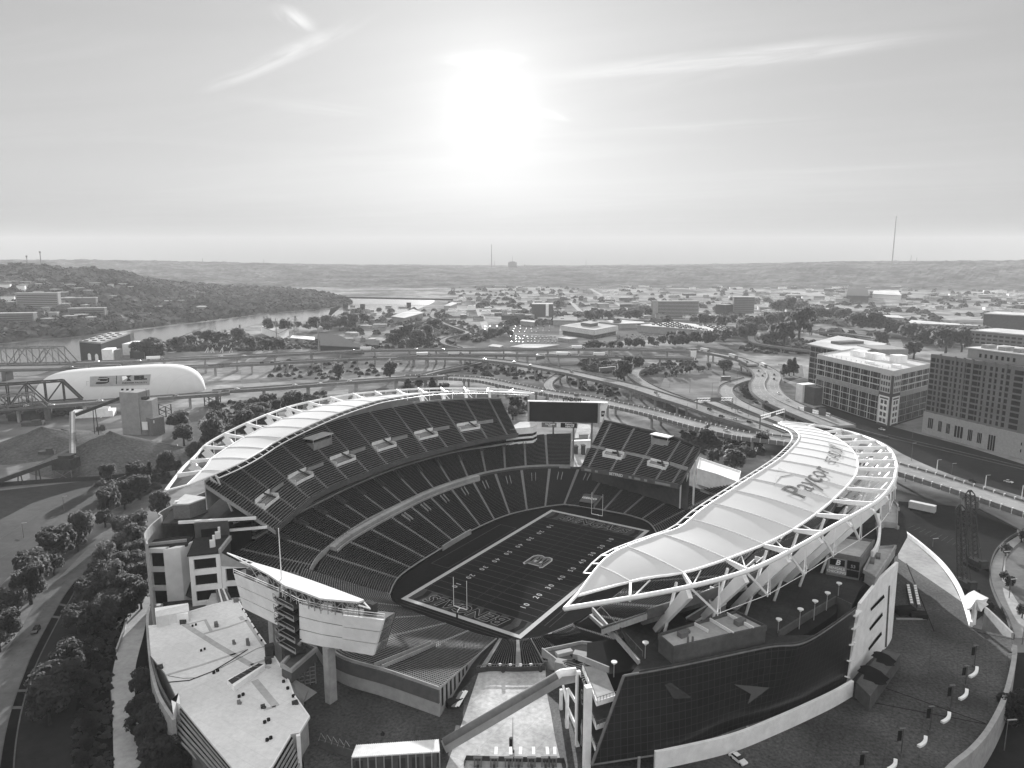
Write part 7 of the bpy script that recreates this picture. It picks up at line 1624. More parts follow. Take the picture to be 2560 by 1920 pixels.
lot(R7, 600, 275, 1000, 320, 36, 'tiny parked car in the car park in front of the flat modern office', 'cars in the office car park')
lot(R7, 1500, 262, 1930, 295, 36, 'tiny parked car in the lot below the long warehouse', 'cars in the warehouse lot')
lot(R7, 380, 190, 960, 235, 36, 'tiny parked car in the hazy lot behind the tree strip', 'cars in the hazy lot')
lot(R9, 1160, 370, 1440, 430, 14, 'parked car beside the dark sloped shed', 'cars by the dark shed')
# ================================================================== LANDMARKS LEFT: DOME, YARD, POWER HOUSE, TRUSS BRIDGES
def dome():
    a, b = Q7(300, 765, 0), Q7(2045, 632, 0); ax = b - a; L_ = ax.length; ax.normalize(); n = Vector((-ax.y, ax.x, 0)); n = n if n.y > 0 else -n
    W_, H_ = 62.0, 25.0; c = lerp(a, b, .5) + n * W_ / 2
    def S(u, v):
        """u along -1..1, v across -1..1"""
        e = max(0.0, 1 - abs(u) ** 5) ** (1 / 2.2); y = v
        pr = max(0.0, 1 - abs(y) ** 2.6) ** (1 / 2.0)
        return c + ax * (u * L_ / 2) + n * (y * W_ / 2 * (.35 + .65 * e)) + Vector((0, 0, H_ * pr * e))
    m_ = MB(); ids = []; us = [sin(pi / 2 * (-1 + 2 * i / 80)) for i in range(81)]
    for u in us: ids.append(m_.vs([S(u, -cos(pi * j / 32)) for j in range(33)]))
    for p, q in zip(ids[:-1], ids[1:]):
        for j in range(32): m_.f.append((p[j], q[j], q[j + 1], p[j + 1]))
    d = thing('inflated_dome', 'long white inflated sports dome with a grey sponsor banner', 'dome', (c.x, c.y, 0)); sk_ = m_.build('dome_skin', 'dome', d, smooth=True)
    guv = [(-.95 + 1.9 * i / 60, -cos(pi * (2 + j) / 32)) for i in range(61) for j in range(15)]; pj = [proj(S(*q)) for q in guv]
    def on(px, py, off=.2):
        u, v = guv[min(range(len(guv)), key=lambda i: (pj[i][0] - px) ** 2 + (pj[i][1] - py) ** 2)]
        for _ in range(6):   # walk along the skin to the sighted point
            a = proj(S(u, v)); b = proj(S(u + 1e-3, v)); c_ = proj(S(u, v + 1e-3)); a11, a21, a12, a22 = (b[0] - a[0]) * 1e3, (b[1] - a[1]) * 1e3, (c_[0] - a[0]) * 1e3, (c_[1] - a[1]) * 1e3
            dt_ = a11 * a22 - a12 * a21
            if abs(dt_) < 1e-6: break
            rx, ry = px - a[0], py - a[1]; u += max(-.1, min(.1, (rx * a22 - ry * a12) / dt_)); v = max(-.98, min(.2, v + max(-.1, min(.1, (ry * a11 - rx * a21) / dt_))))
        nm = (S(u + 1e-3, v) - S(u - 1e-3, v)).cross(S(u, v + 1e-3) - S(u, v - 1e-3)).normalized(); nm = nm if nm.y < 0 else -nm
        return S(u, v) + nm * off
    s7 = lambda x, y: (x * .25316, 820 + y * .25316)
    def patch(q, nx, nz, off):
        mb = MB(); ids = []
        for i in range(nx + 1):
            ids.append(mb.vs([on(*s7(lerp(lerp(q[0][0], q[1][0], i / nx), lerp(q[3][0], q[2][0], i / nx), j / nz), lerp(lerp(q[0][1], q[1][1], i / nx), lerp(q[3][1], q[2][1], i / nx), j / nz)), off) for j in range(nz + 1)]))
        for p, r in zip(ids[:-1], ids[1:]):
            for j in range(nz): mb.f.append((p[j], p[j + 1], r[j + 1], r[j]))
        return mb
    bn_ = patch(((888, 482), (1490, 460), (1476, 562), (888, 580)), 16, 5, .35).build('sponsor_banner', 'wallmid', sk_)
    def put(s_, x0, y0, x1, y1, h, m, bold=.06, shear=0):
        v, f = text(s_, 1, bold, shear); xs = [q[0] for q in v]; ys = [q[1] for q in v]; mb = MB()
        mb.v = [tuple(on(*s7(lerp(x0, x1, (q[0] - min(xs)) / (max(xs) - min(xs))), lerp(y0, y1, (q[0] - min(xs)) / (max(xs) - min(xs))) - h * ((q[1] - min(ys)) / (max(ys) - min(ys)))), .6)) for q in v]; mb.f = [tuple(q) for q in f]
        return mb.build('banner_lettering', m, bn_)
    put('IEL', 1325, 517, 1452, 512, 42, 'mark_black', .08); put('INDOOR FACILITY', 1208, 553, 1455, 546, 14, 'mark_black', .03)
    put('B', 945, 556, 1080, 552, 66, 'mark_black', .10, .2); patch(((1148, 475), (1155, 474), (1153, 557), (1146, 558)), 1, 3, .6).build('banner_rule', 'mark_black', bn_)
    for q in (((955, 500), (1075, 496), (1060, 506), (960, 508)), ((950, 530), (1070, 528), (1058, 537), (956, 538))): patch(q, 4, 1, .8).build('letter_stripe', 'wallmid', bn_)
    patch(((1250, 476), (1300, 472), (1275, 496), (1262, 496)), 2, 2, .6).build('banner_mark', 'mark_black', bn_); patch(((1262, 500), (1275, 500), (1300, 524), (1250, 526)), 2, 2, .6).build('banner_mark', 'mark_black', bn_); patch(((1205, 482), (1245, 478), (1260, 497), (1210, 524)), 2, 2, .6).build('banner_mark', 'wallpale', bn_)
dome()
def pile(cx, cy, rx, ry, h, label, rot=0):
    m_ = MB(); ids = []
    for i in range(15):
        t = i / 14; ids.append(m_.vs([(cx + rx * t * cos(a) * (1 + .12 * sin(3 * a + rot)), cy + ry * t * sin(a) * (1 + .1 * cos(2 * a + rot)), h * (1 - t) ** 1.05 * (1 + .18 * (vnoise(cos(a) * 3 + t * 5 + rot, sin(a) * 3) - .5)) if t < 1 else 0) for a in [2 * pi * k / 40 for k in range(40)]]))
    for p, q in zip(ids[:-1], ids[1:]):
        for k in range(40): j = (k + 1) % 40; m_.f.append((p[k], q[k], q[j], p[j]))
    return m_.build_thing('gravel_pile', 'sand', label, 'gravel pile', smooth=True)
p = Q7(1110, 1290); pile(p.x, p.y, 46, 46, 17, 'large dark gravel pile in front of the grey tower', 1)
p = Q7(430, 1160); pile(p.x, p.y, 40, 44, 12.5, 'wider gravel pile left of the conveyor', 2)
p = Q7(620, 1130); pile(p.x, p.y, 26, 30, 9, 'low gravel pile directly behind the conveyor gallery', 3)
p = Q7(1330, 1250); pile(p.x, p.y, 26, 20, 7, 'low shoulder pile at the right foot of the large pile', 4)
p = Q7(20, 1225); pile(p.x, p.y, 14, 12, 4, 'small dark pile at the left edge of the yard', 5)
tw = thing('conveyor_tower', 'blank grey processing tower beside the near left viaduct', 'tower', Q7(1250, 1050))
def blk(f, x0, y0, x1, y1, z1, dep, m, nm, par, z0=0):
    a, b = f(x0, y0, z0), f(x1, y1, z0); d = b - a; n = Vector((-d.y, d.x, 0)).normalized(); n = n if n.y > 0 else -n
    m_ = MB(); m_.prism([(a.x, a.y), (b.x, b.y), ((b + n * dep).x, (b + n * dep).y), ((a + n * dep).x, (a + n * dep).y)], z0, z1); return m_.build(nm, m, par)
blk(Q7, 1215, 1050, 1395, 1058, 31, 13, 'wallmid', 'tower_shaft', tw); blk(Q7, 1400, 1055, 1525, 1052, 25, 11, 'wallmid', 'tower_shaft', tw); blk(Q7, 1500, 1066, 1632, 1040, 12.5, 14, 'brick', 'tower_annex', tw)
a = Q7(1440, 1060); m_ = MB(); m_.box((a.x, a.y - .1, 4), (4, .3, 6)); m_.build('tower_door', 'wallpale', tw); m_ = MB(); m_.box((a.x + 6, a.y - .1, 9), (2, .3, 2)); m_.build('tower_window', 'white', tw)
for x in (1220, 1270, 1320): m_ = MB(); q = Q7(x, 1040); m_.box((q.x, q.y + 4, 31), (1.2, 1.2, 1.2)); m_.build('roof_unit', 'black', tw)
a = Q7(1460, 1050); m_ = MB(); m_.tube([(a.x, a.y + 3, 25), (a.x, a.y + 3, 33)], .15, 5); m_.box((a.x - 1, a.y + 3, 25), (4, 4, 2)); m_.build('roof_unit', 'steel_dark', tw)
def gallery(p, q, w_, h_, label, m, legs=()):
    o = thing('conveyor', label, 'conveyor', (p.x, p.y, 0)); m_ = MB(); m_.beam(p, q, w_, h_); m_.build('gallery', m, o)
    m_ = MB(); u = Vector((0, 0, h_ / 2 + .1)); m_.beam(p + u, q + u, w_ * .35, .3); m_.build('belt_cover', 'wallmid' if m == 'steel' else 'steel', o)
    for t in legs: m_ = MB(); r = lerp(p, q, t); m_.beam((r.x - 1.5, r.y, 0), (r.x - .8, r.y, r.z - h_ / 2), .4, .4); m_.beam((r.x + 1.5, r.y, 0), (r.x + .8, r.y, r.z - h_ / 2), .4, .4); m_.build('trestle_leg', 'steel_dark', o)
gallery(Q7(718, 1290, 12), Q7(715, 845, 17), 3.2, 2.8, 'steep pale conveyor gallery between the two gravel piles', 'steel', (.3, .7))
gallery(Q7(-60, 1530, 3), Q7(640, 1280, 13), 2.4, 2.2, 'long dark conveyor rising from the left edge to the transfer tower', 'steel_dark', (.35, .6))
gallery(Q7(745, 860, 17), Q7(1195, 690, 26), 2.2, 2.0, 'dark conveyor climbing from the gallery head to the grey tower', 'steel_dark', (.4,))
tt = thing('transfer_tower', 'dark steel transfer tower on lattice legs in the yard', 'tower', Q7(670, 1500))
a = Q7(670, 1490); m_ = MB(); m_.box((a.x, a.y, 6.5), (11, 9, 6)); m_.box((a.x + 1, a.y, 12.5), (7, 6, 2)); m_.build('tower_house', 'steel_dark', tt)
m_ = MB()
for dx in (-5, 5):
    for dy in (-4, 4): m_.beam((a.x + dx, a.y + dy, 0), (a.x + dx, a.y + dy, 6.5), .5, .5)
m_.beam((a.x - 5, a.y - 4, 0), (a.x + 5, a.y - 4, 6.3), .3, .3); m_.beam((a.x + 5, a.y - 4, 0), (a.x - 5, a.y - 4, 6.3), .3, .3); m_.build('lattice_leg', 'steel', tt)
curvewall('yard_wall', qq(Q7, [(-100, 1575), (500, 1530), (1000, 1500), (1450, 1450), (1750, 1400)]), 2.4, .5, 'brick_dark', 'long dark wall along the near edge of the gravel yard', n=12)
rgy = random.Random(21)
for x, y, sz, lb in ((470, 1270, (9, 4, 4), 'dark loader parked in front of the left gravel pile'), (330, 960, (14, 7, 3), 'dark heap of scrap below the truss bridge'), (1000, 1010, (6, 3, 3), 'machinery by the viaduct pier'), (260, 900, (22, 9, 5), 'dark low shed under the near left viaduct'), (640, 840, (14, 6, 5), 'dark plant shed under the viaduct beside the gallery'), (930, 870, (30, 12, 5), 'white tarpaulin covered shed under the viaduct')):
    p = Q7(x, y); m_ = MB(); m_.box((p.x, p.y, 0), sz, .3); m_.box((p.x + sz[0] * .2, p.y, sz[2]), (sz[0] * .4, sz[1] * .7, sz[2] * .4), .3)
    for s_ in (-.3, .3): m_.tube([(p.x + sz[0] * s_, p.y - sz[1] * .5 - .3, .8), (p.x + sz[0] * s_, p.y - sz[1] * .5, .8)], .8, 10)
    m_.build_thing('yard_shed' if 'shed' in lb else 'yard_machine', 'wallpale' if 'white' in lb else 'walldark', lb, 'shed' if 'shed' in lb else 'machine')
# power house
ph = thing('power_house', 'dark brick power house with arched windows and pale annexes by the river', 'building', Q7(900, 330))
A, B = Q7(800, 312), Q7(1012, 332); hC = 22.9; C = Q7(1285, 52, hC); C = Vector((C.x, C.y, 0)); D = A + C - B
m_ = MB(); m_.prism(XY([A, B, C, D]), 0, hC - 1); m_.build('wall', 'brick_dark', ph); m_ = MB(); m_.prism(XY([A, B, C, D]), hC - 1, hC); m_.build('roof', 'roofgrey', ph)
cX = (A + B + C + D) / 4
for k in range(14): m_ = MB(); q = lerp(lerp(A, B, .2 + .6 * (k % 3) / 2), lerp(D, C, .2 + .6 * (k % 3) / 2), .08 + k * .062); m_.box((q.x, q.y, hC), (5, 4, 1.0), .3); m_.build('roof_light', 'walldark', ph)
m_ = MB(); m_.ribbon([A, B, C], 1.0, hC - .2, hC + .9); m_.build('parapet', 'brick_pale', ph)
fd_ = (B - A).normalized(); fn_ = Vector((fd_.y, -fd_.x, 0))
for t in (.42, .76): 
    m_ = MB(); q = lerp(A, B, t) + fn_ * .15; m_.poly([q + fd_ * (3.2 * cos(a)) + Vector((0, 0, 6 + 3.2 * sin(a))) for a in [pi * k / 10 for k in range(11)]] + [q - fd_ * 3.2 + Vector((0, 0, .5)), q + fd_ * 3.2 + Vector((0, 0, .5))]); m_.build('arched_window', 'wallpale', ph)
blk(Q7, 1012, 334, 1120, 330, 15, 22, 'wallpale', 'annex', ph); blk(Q7, 1125, 325, 1215, 305, 13, 18, 'wallmid', 'annex', ph); blk(Q7, 1215, 270, 1330, 235, 15, 22, 'wallpale', 'annex', ph); blk(Q7, 1262, 190, 1335, 180, 21, 16, 'wallmid', 'annex', ph)
lowh = thing('low_brick_house', 'low dark brick house with grey roof beside the power house', 'building', Q7(1340, 310)); blk(Q7, 1285, 300, 1430, 310, 9, 26, 'brick_dark', 'wall', lowh)
a, b = Q7(1430, 310), Q7(1482, 285); m_ = MB(); m_.ribbon([a, b], .5, 0, 9); m_.build('side_wall', 'brick_pale', lowh); blk(Q7, 1280, 300, 1434, 310, 10, 27, 'roofgrey', 'roof', lowh, 9.0) if False else None
def truss(label, p, q, h, w_, m, panels, endslope=1, name='truss_bridge', thick=.7, low=None):
    """truss span from p (far out of frame) to q, deck at p.z"""
    o = thing(name, label, 'bridge', (q.x, q.y, 0)); d = (q - p); L_ = d.length; d.normalize(); n = Vector((-d.y, d.x, 0)).normalized(); up = Vector((0, 0, h))
    for s_, nm in ((-1, 'truss_side'), (1, 'truss_side')):
        m_ = MB(); e = n * s_ * w_ / 2; tp = []; bt = [p + d * L_ * k / panels + e for k in range(panels + 1)]; tp = [b + up for b in bt]
        for k in range(panels): m_.beam(bt[k], bt[k + 1], thick, thick)
        for k in range(0, panels - 1): m_.beam(tp[k], tp[k + 1], thick, thick)
        for k in range(0, panels): m_.beam(bt[k], tp[k], thick * .6, thick * .6)
        for k in range(panels - 1): m_.beam(*((bt[k], tp[k + 1]) if k % 2 else (tp[k], bt[k + 1])), thick * .75, thick * .75)
        m_.beam(tp[panels - 1], bt[panels], thick * 1.2, thick * 1.2); m_.build(nm, m, o)
    m_ = MB()
    for k in range(panels):
        a, b = p + d * L_ * k / panels + up - n * w_ / 2, p + d * L_ * k / panels + up + n * w_ / 2; m_.beam(a, b, thick * .6, thick * .6)
        if k < panels - 1: m_.beam(a, b + d * L_ / panels, thick * .35, thick * .35)
    m_.build('top_bracing', m, o); m_ = MB(); m_.ribbon([p, q], w_, th=1.4); m_.build('deck', 'concrete_dark', o)
    if low: m_ = MB(); m_.ribbon([p - Vector((0, 0, low)), q - Vector((0, 0, low))], w_, th=1.2); m_.build('lower_deck', 'concrete_dark', o)
    for t in (.55, 1.0): m_ = MB(); r = lerp(p, q, t); m_.box((r.x, r.y, 0), (4, w_, r.z - 1.4 - (low or 0)), atan2(d.y, d.x)); m_.build('pier', 'concrete_dark', o)
P = Q7(-800, 372, Z1); Qe = Q7(745, 345, Z1); truss('grey double deck truss bridge farthest back over the river at the left edge', P, Qe, 17, 14, 'steel', 12, low=6.0, thick=.95)
P = Q7(-900, 840, 9.5); Qe = Q7(715, 738, 9.5); truss('tall dark railway truss bridge in front of the white dome', P, Qe + Vector((0, 14, 0)), 17, 10, 'steel_dark', 9, thick=1.15)
P = Q7(-900, 868, 11); Qe = Q7(470, 768, 11); truss('lower pale grey truss bridge nearest at the left edge', P, Qe, 10.5, 12, 'steel', 10, thick=.75)
# trestle towers below the near left viaduct
for k, (x, y) in enumerate(((1580, 880), (2080, 770))):
    o = thing('steel_trestle', '%s dark cross braced steel trestle under the near left viaduct' % ('left', 'right')[k], 'trestle', Q7(x, y)); p = Q7(x, y); m_ = MB()
    for dx in (-5, 5):
        for dy in (0, 9): m_.beam((p.x + dx, p.y + dy, 0), (p.x + dx, p.y + dy, 8.8), .7, .7)
    for dy in (0, 9):
        for z0, z1 in ((0, 4.4), (4.4, 8.8)): m_.beam((p.x - 5, p.y + dy, z0), (p.x + 5, p.y + dy, z1), .35, .35); m_.beam((p.x + 5, p.y + dy, z0), (p.x - 5, p.y + dy, z1), .35, .35)
    m_.build('braced_legs', 'steel_dark', o)
# far river bridge
a, b = R2(118, 352, 14), R2(572, 362, 14); o = thing('river_bridge', 'thin hazy girder bridge on tall piers over the far river bend', 'bridge', (*lerp(a, b, .5).xy, 0))
m_ = MB(); m_.ribbon([lerp(a, b, -.1), a, b, lerp(a, b, 1.5)], 9, 12, 16); m_.build('girder', 'black', o)
for x, y in ((157, 420), (262, 424), (546, 413)): m_ = MB(); p = R2(x, y); m_.box((p.x, p.y, 0), (11, 7, 12.2)); m_.build('pier', 'black', o)
# ================================================================== OFFICES AT THE RIGHT
def grid_face(A, B, z0, z1, cols, rows, par, m_win, wfrac=.78, hfrac=.7, out=.06, nm='window', skiprows=()):
    d = B - A; L_ = d.length; d = d.normalized(); n = Vector((d.y, -d.x, 0)); cw_, rh = L_ / cols, (z1 - z0) / rows
    me = bpy.data.meshes.new(nm); w_, h_ = cw_ * wfrac / 2, rh * hfrac / 2
    me.from_pydata([tuple(d * x + Vector((0, 0, z))) for x, z in ((-w_, -h_), (w_, -h_), (w_, h_), (-w_, h_))], [], [(0, 1, 2, 3)]); me.materials.append(M[m_win]); po = OFF[par.name]
    for r in range(rows):
        if r in skiprows: continue
        for c_ in range(cols):
            ob = bpy.data.objects.new(nm, me); COL.objects.link(ob); ob.parent = par; ob.location = A + d * cw_ * (c_ + .5) + n * out + Vector((0, 0, z0 + rh * (r + .5))) - po
def grid_frame(A, B, z0, z1, cols, rows, par, m, t=.35, pw=.9, sh=.9, out=0.0, sub=0):
    d = B - A; L_ = d.length; d = d.normalized(); n = Vector((d.y, -d.x, 0)); mb = MB()
    for c_ in range(cols + 1):
        p = A + d * L_ * c_ / cols + n * (t / 2 + out); mb.ribbon([p - d * pw / 2, p + d * pw / 2], t, z0, z1)
    for r in range(rows + 1): z = z0 + (z1 - z0) * r / rows; mb.ribbon([A + n * (t / 2 - .03 + out), B + n * (t / 2 - .03 + out)], t, max(z0, z - sh / 2), min(z1, z + sh / 2))
    if sub:
        for c_ in range(cols * sub): p = A + d * L_ * (c_ + .5) / (cols * sub) + n * .08; mb.ribbon([p - d * .12, p + d * .12], .14, z0, z1)
    return mb.build('facade_frame', m, par)
GA, GB_ = R3(925, 1000), R3(1378, 1152); GC = R3(1600, 1082); zg = zof(GA, 600 + 735 * S1); gz2 = zof(GB_, 600 + 790 * S1); zg = (zg + gz2) / 2
go = thing('glass_office', 'white framed office block with dark window grid and white rooftop units', 'office', (*GB_.xy, 0)); GD = GA + (GC - GB_)
m_ = MB(); m_.prism(XY([GA, GB_, GC, GD]), 0, zg); m_.build('wall', 'glass', go); m_ = MB(); cX = (GA + GB_ + GC + GD) / 4; m_.prism(XY([lerp(cX, p, 1.012) for p in (GA, GB_, GC, GD)]), zg, zg + .6); m_.build('roof', 'roofpale', go)
m_ = MB(); m_.ribbon([lerp(cX, p, 1.015) for p in (GA, GB_, GC, GD, GA)], .6, zg - 2.2, zg + 1.6); m_.build('parapet', 'frame', go)
zm = zg * .52
GA2 = lerp(GA, GB_, 0); GB2 = lerp(GA, GB_, .86); GB3 = lerp(GB_, GC, .22)
grid_frame(GA, GB2, zm + 3.6, zg - 2, 7, 3, go, 'frame', sub=2, pw=.8, sh=.8); grid_frame(GA, GB2, 1.5, zm, 7, 4, go, 'frame', sub=2, pw=.8, sh=.45); grid_frame(GB3, GC, zm + 3.6, zg - 2, 4, 3, go, 'frame', sub=2, pw=.8, sh=.8); grid_frame(GB3, GC, 1.5, zm, 4, 4, go, 'wallmid', sub=2, pw=.7, sh=.4)
grid_face(GA, GB2, zm + 3.6, zg - 2, 7, 3, go, 'glass', .8, .76); grid_face(GA, GB2, 1.5, zm, 7, 4, go, 'glass', .8, .8); grid_face(GB3, GC, zm + 3.6, zg - 2, 4, 3, go, 'glass', .8, .76); grid_face(GB3, GC, 1.5, zm, 4, 4, go, 'glass', .85, .85)
for p, q in ((GA, GB2), (GB3, GC)): d = (q - p).normalized(); n = Vector((d.y, -d.x, 0)); m_ = MB(); m_.ribbon([p + n * .2, q + n * .2], .5, zm + .2, zm + 3.4); m_.build('spandrel_band', 'wallmid', go)
for p, q in ((GB2, GB_), (GB_, GB3)):   # corner bays with arched white surround
    d = (q - p).normalized(); n = Vector((d.y, -d.x, 0)); m_ = MB(); m_.ribbon([p + n * .2, q + n * .2], .5, 0, zg - 2); cbay = m_.build('corner_bay', 'walldark', go); L_ = (q - p).length
    m_ = MB()
    for t in (.1, .9): r = lerp(p, q, t) + n * .6; m_.ribbon([r - d * .4, r + d * .4], .5, 1.5, zm + .5)
    m_.ribbon([lerp(p, q, .08) + n * .6, lerp(p, q, .92) + n * .6], .5, zm + .3, zm + 1.4); m_.build('arched_surround', 'white', cbay)
    grid_frame(lerp(p, q, .2) + n * .45, lerp(p, q, .8) + n * .45, 2, zm - 1, 2, 4, cbay, 'wallpale', pw=.8, sh=1.6); grid_frame(lerp(p, q, .1) + n * .45, lerp(p, q, .9) + n * .45, zm + 4, zg - 2.2, 4, 3, cbay, 'frame', pw=.5, sh=1.6)
for t, s_, sz in ((.3, .55, (12, 8, 5)), (.5, .6, (13, 9, 5)), (.75, .7, (9, 9, 6)), (.62, .2, (8, 3, 2)), (.9, .3, (7, 4, 2.5))):
    m_ = MB(); q = lerp(lerp(GA, GB_, t), lerp(GD, GC, t), s_); m_.box((q.x, q.y, zg + .6), sz, atan2((GB_ - GA).y, (GB_ - GA).x)); m_.build('rooftop_unit', 'wallpale', go)
m_ = MB()
for k in range(14): q = lerp(GA, GB_, .04 + k * .07); q = lerp(q, cX, .05); m_.box((q.x, q.y, zg + 1.4), (.5, .5, 2.2)); 
m_.build('roof_rail_post', 'white', go, kind='stuff')
an_ = thing('concrete_annex', 'small pale sided block standing left of the white framed office', 'annex', R3(880, 1010)); blk(R3, 815, 985, 920, 1018, 15.5, 14, 'walldark', 'wall', an_); blk(R3, 806, 990, 846, 1000, 16, 14, 'wallpale', 'end_wall', an_)
# glass block behind
bo = thing('glass_block', 'dark glass block with a projecting pale roof behind the white framed office', 'office', R3(900, 860))
BA, BB = R3(885, 880), R3(1165, 960); BC = BB + Vector((60, 70, 0)); BD = BA + Vector((60, 70, 0)); zb2 = zof(BA, 600 + 680 * S1)
m_ = MB(); m_.prism(XY([BA, BB, BC, BD]), 0, zb2 + 6); m_.build('wall', 'glassmid', bo); cX2 = (BA + BB + BC + BD) / 4; m_ = MB(); m_.prism(XY([lerp(cX2, p, 1.1) for p in (BA, BB, BC, BD)]), zb2 + 6, zb2 + 7.2); m_.build('roof', 'roofpale', bo)
grid_frame(BA, BB, 0, zb2 + 5, 8, 7, bo, 'wallmid', pw=.5, sh=.9); grid_face(BA, BB, 0, zb2 + 5, 8, 7, bo, 'glass', .8, .7); blk(R3, 1165, 900, 1290, 940, zb2 + 8, 30, 'wallmid', 'stair_core', bo)
m_ = MB(); m_.box((cX2.x, cX2.y, zb2 + 7.2), (30, 12, 2.5), .3); m_.build('rooftop_unit', 'steel', bo)
# brick tower at the right
RA, RB = R3(1592, 1182), R3(2330, 1378); zr = zof(RA, 600 + 700 * S1); d = (RB - RA).normalized(); n = Vector((-d.y, d.x, 0)); n = n if n.y > 0 else -n
bt_ = thing('brick_tower', 'tall brick hotel block with dark windows on a pale stone base at the right', 'hotel', (*RA.xy, 0)); RC, RD = RB + n * 45, RA + n * 45; base_z = zr * .27
m_ = MB(); m_.prism(XY([RA, RB, RC, RD]), base_z, zr); m_.build('wall', 'brick', bt_); m_ = MB(); m_.prism(XY([RA - n * .8 - d * .6, RB - n * .8, RC, RD - d * .6]), 0, base_z); sb3 = m_.build('stone_base', 'stone', bt_)
L_ = (RB - RA).length; xs_ = [0, .055, .125, .195, .262, .345, .42, .51, .60, .70, .80, .9, 1]; ws = [.035, .055, .04, .05, .04, .09, .05, .055, .06, .06, .06, .06]
for r in range(10):
    z_ = base_z + 1.6 + (zr - base_z - 3) * r / 10
    for c_ in range(10):
        u = (xs_[c_] + xs_[c_ + 1]) / 2; w_ = ws[c_] * 1.12 * L_; q = RA + d * L_ * u - n * .08
        m_ = MB(); m_.quad(*[q + d * w_ / 2 * i + Vector((0, 0, z_ + j)) for i, j in ((-1, 0), (1, 0), (1, 2.7), (-1, 2.7))]); m_.build('window', 'glass', bt_)
m_ = MB()
for u in (.095, .23, .31, .38, .47, .56, .65): q = RA + d * L_ * u - n * .3; m_.ribbon([q - d * .8, q + d * .8], .6, base_z, zr + .8)
m_.build('brick_pier', 'brick', bt_)
for u, w_, z0, z1 in ((.07, .05, 4.5, 12), (.16, .035, 4, 11.5), (.235, .035, 4, 11), (.33, .08, 3, 11), (.43, .04, 3, 10.5), (.51, .04, 3, 10), (.61, .06, .3, 10.5)):
    for k in range(3): m_ = MB(); q = RA + d * L_ * (u + (k - 1) * w_ / 3) - n * .95; ww = w_ * L_ / 3 * .36; m_.quad(*[q + d * ww * i + Vector((0, 0, j)) for i, j in ((-1, z0), (1, z0), (1, z1), (-1, z1))]); m_.build('tall_window', 'mark_black', sb3)
m_ = MB(); m_.prism(XY([RA + d * L_ * .27 + n * 6, RB + n * 6, RC - n * 4, RD + d * L_ * .27 - n * 4]), zr, zr + 6.5); pn = m_.build('penthouse', 'brick_pale', bt_)
m_ = MB(); m_.prism(XY([RA + d * L_ * .25 + n * 5.5, RB + n * 5.5, RC - n * 3, RD + d * L_ * .25 - n * 3]), zr + 6.5, zr + 7.2); m_.build('penthouse_roof', 'roofpale', pn)
for u in (.36, .5, .62): m_ = MB(); q = RA + d * L_ * u + n * 15; m_.box((q.x, q.y, zr + 7.2), (8, 5, 2.4), .3); m_.build('rooftop_unit', 'wallmid', pn)
for k in range(7): m_ = MB(); q = RA + d * L_ * (.37 + k * .045) + n * 5.9; m_.ribbon([q, q + d * 1.6], .1, zr + 1.5, zr + 4); m_.build('window', 'glass', pn)
sv = thing('side_house', 'small pale house with square windows at the right edge below the brick tower', 'house', R3(2200, 1345)); blk(R3, 2168, 1335, 2300, 1372, 14, 12, 'wallpale', 'wall', sv)
for z_ in (4, 8.5): m_ = MB(); q = R3(2190, 1342) ; m_.quad(*[(q.x + i, q.y - .25, z_ + j) for i, j in ((-1, 0), (3, 0), (3, 2), (-1, 2))]); m_.build('window', 'glass', sv)
eo = thing('stepped_office', 'dark stepped office with pale roof edges cut by the right picture edge', 'office', R3(2000, 640)); e1_ = blk(R3, 1868, 660, 2400, 720, 24, 60, 'brick', 'wall', eo); blk(R3, 1950, 600, 2500, 640, 38, 60, 'walldark', 'wall', eo)
for (x0, y0), (x1, y1), z_, dy in (((1868, 660), (2400, 720), 24, 60), ((1950, 600), (2500, 640), 38, 60)):
    a, b = R3(x0, y0), R3(x1, y1); dd = b - a; nn = Vector((-dd.y, dd.x, 0)).normalized(); m_ = MB(); m_.prism([((a - nn).x, (a - nn).y), ((b - nn).x, (b - nn).y), ((b + nn * dy).x, (b + nn * dy).y), ((a + nn * dy).x, (a + nn * dy).y)], z_, z_ + 1.5); m_.build('roof', 'roofpale', eo)
a, b = R3(1868, 660), R3(2400, 720); grid_face(a, b, 6, 22, 14, 3, eo, 'glass', .7, .5)
# ================================================================== MIDDLE DISTANCE BUILDINGS
def bld(f, x0, y0, x1, y1, h, dep, label, wall='wallmid', roof='roofpale', cat='building', name='building', win=None, extra=None, group=None):
    a, b = f(x0, y0), f(x1, y1); o = thing(name, label, cat, (*lerp(a, b, .5).xy, 0), group); d = b - a; n = Vector((-d.y, d.x, 0)).normalized(); n = n if n.y > 0 else -n
    q = [a, b, b + n * dep, a + n * dep]; m_ = MB(); m_.prism(XY(q), 0, h - .8); m_.build('wall', wall, o); m_ = MB(); c_ = sum(q, Vector()) / 4; m_.prism(XY([lerp(c_, p, 1.01) for p in q]), h - .8, h); m_.build('roof', roof, o)
    if win: grid_face(a, b, 1, h - 1.5, win[0], win[1], o, win[2], win[3], win[4], .15, 'window_band')
    return o, a, b, n
o, a, b, n = bld(R2, 2047, 478, 2326, 476, 36, 20, 'grey slab apartment block with even window rows rising from the trees', 'wallmid', 'roofgrey', 'apartment block', win=(1, 11, 'glassmid', .97, .5))
m_ = MB(); d = (b - a).normalized(); m_.ribbon([a - d * 1, a + d * 10], 1.2, 0, 36.6); m_.build('end_stair', 'wallmid', o)
o, a, b, n = bld(Q11, 1045, 372, 1210, 372, 32, 40, 'dark slab building with one pale vertical strip in the haze', 'walldark', 'roofpale'); m_ = MB(); q = lerp(a, b, .64); m_.ribbon([q, lerp(a, b, .78)], 1.5, 0, 32.2); m_.build('pale_strip', 'wallpale', o)
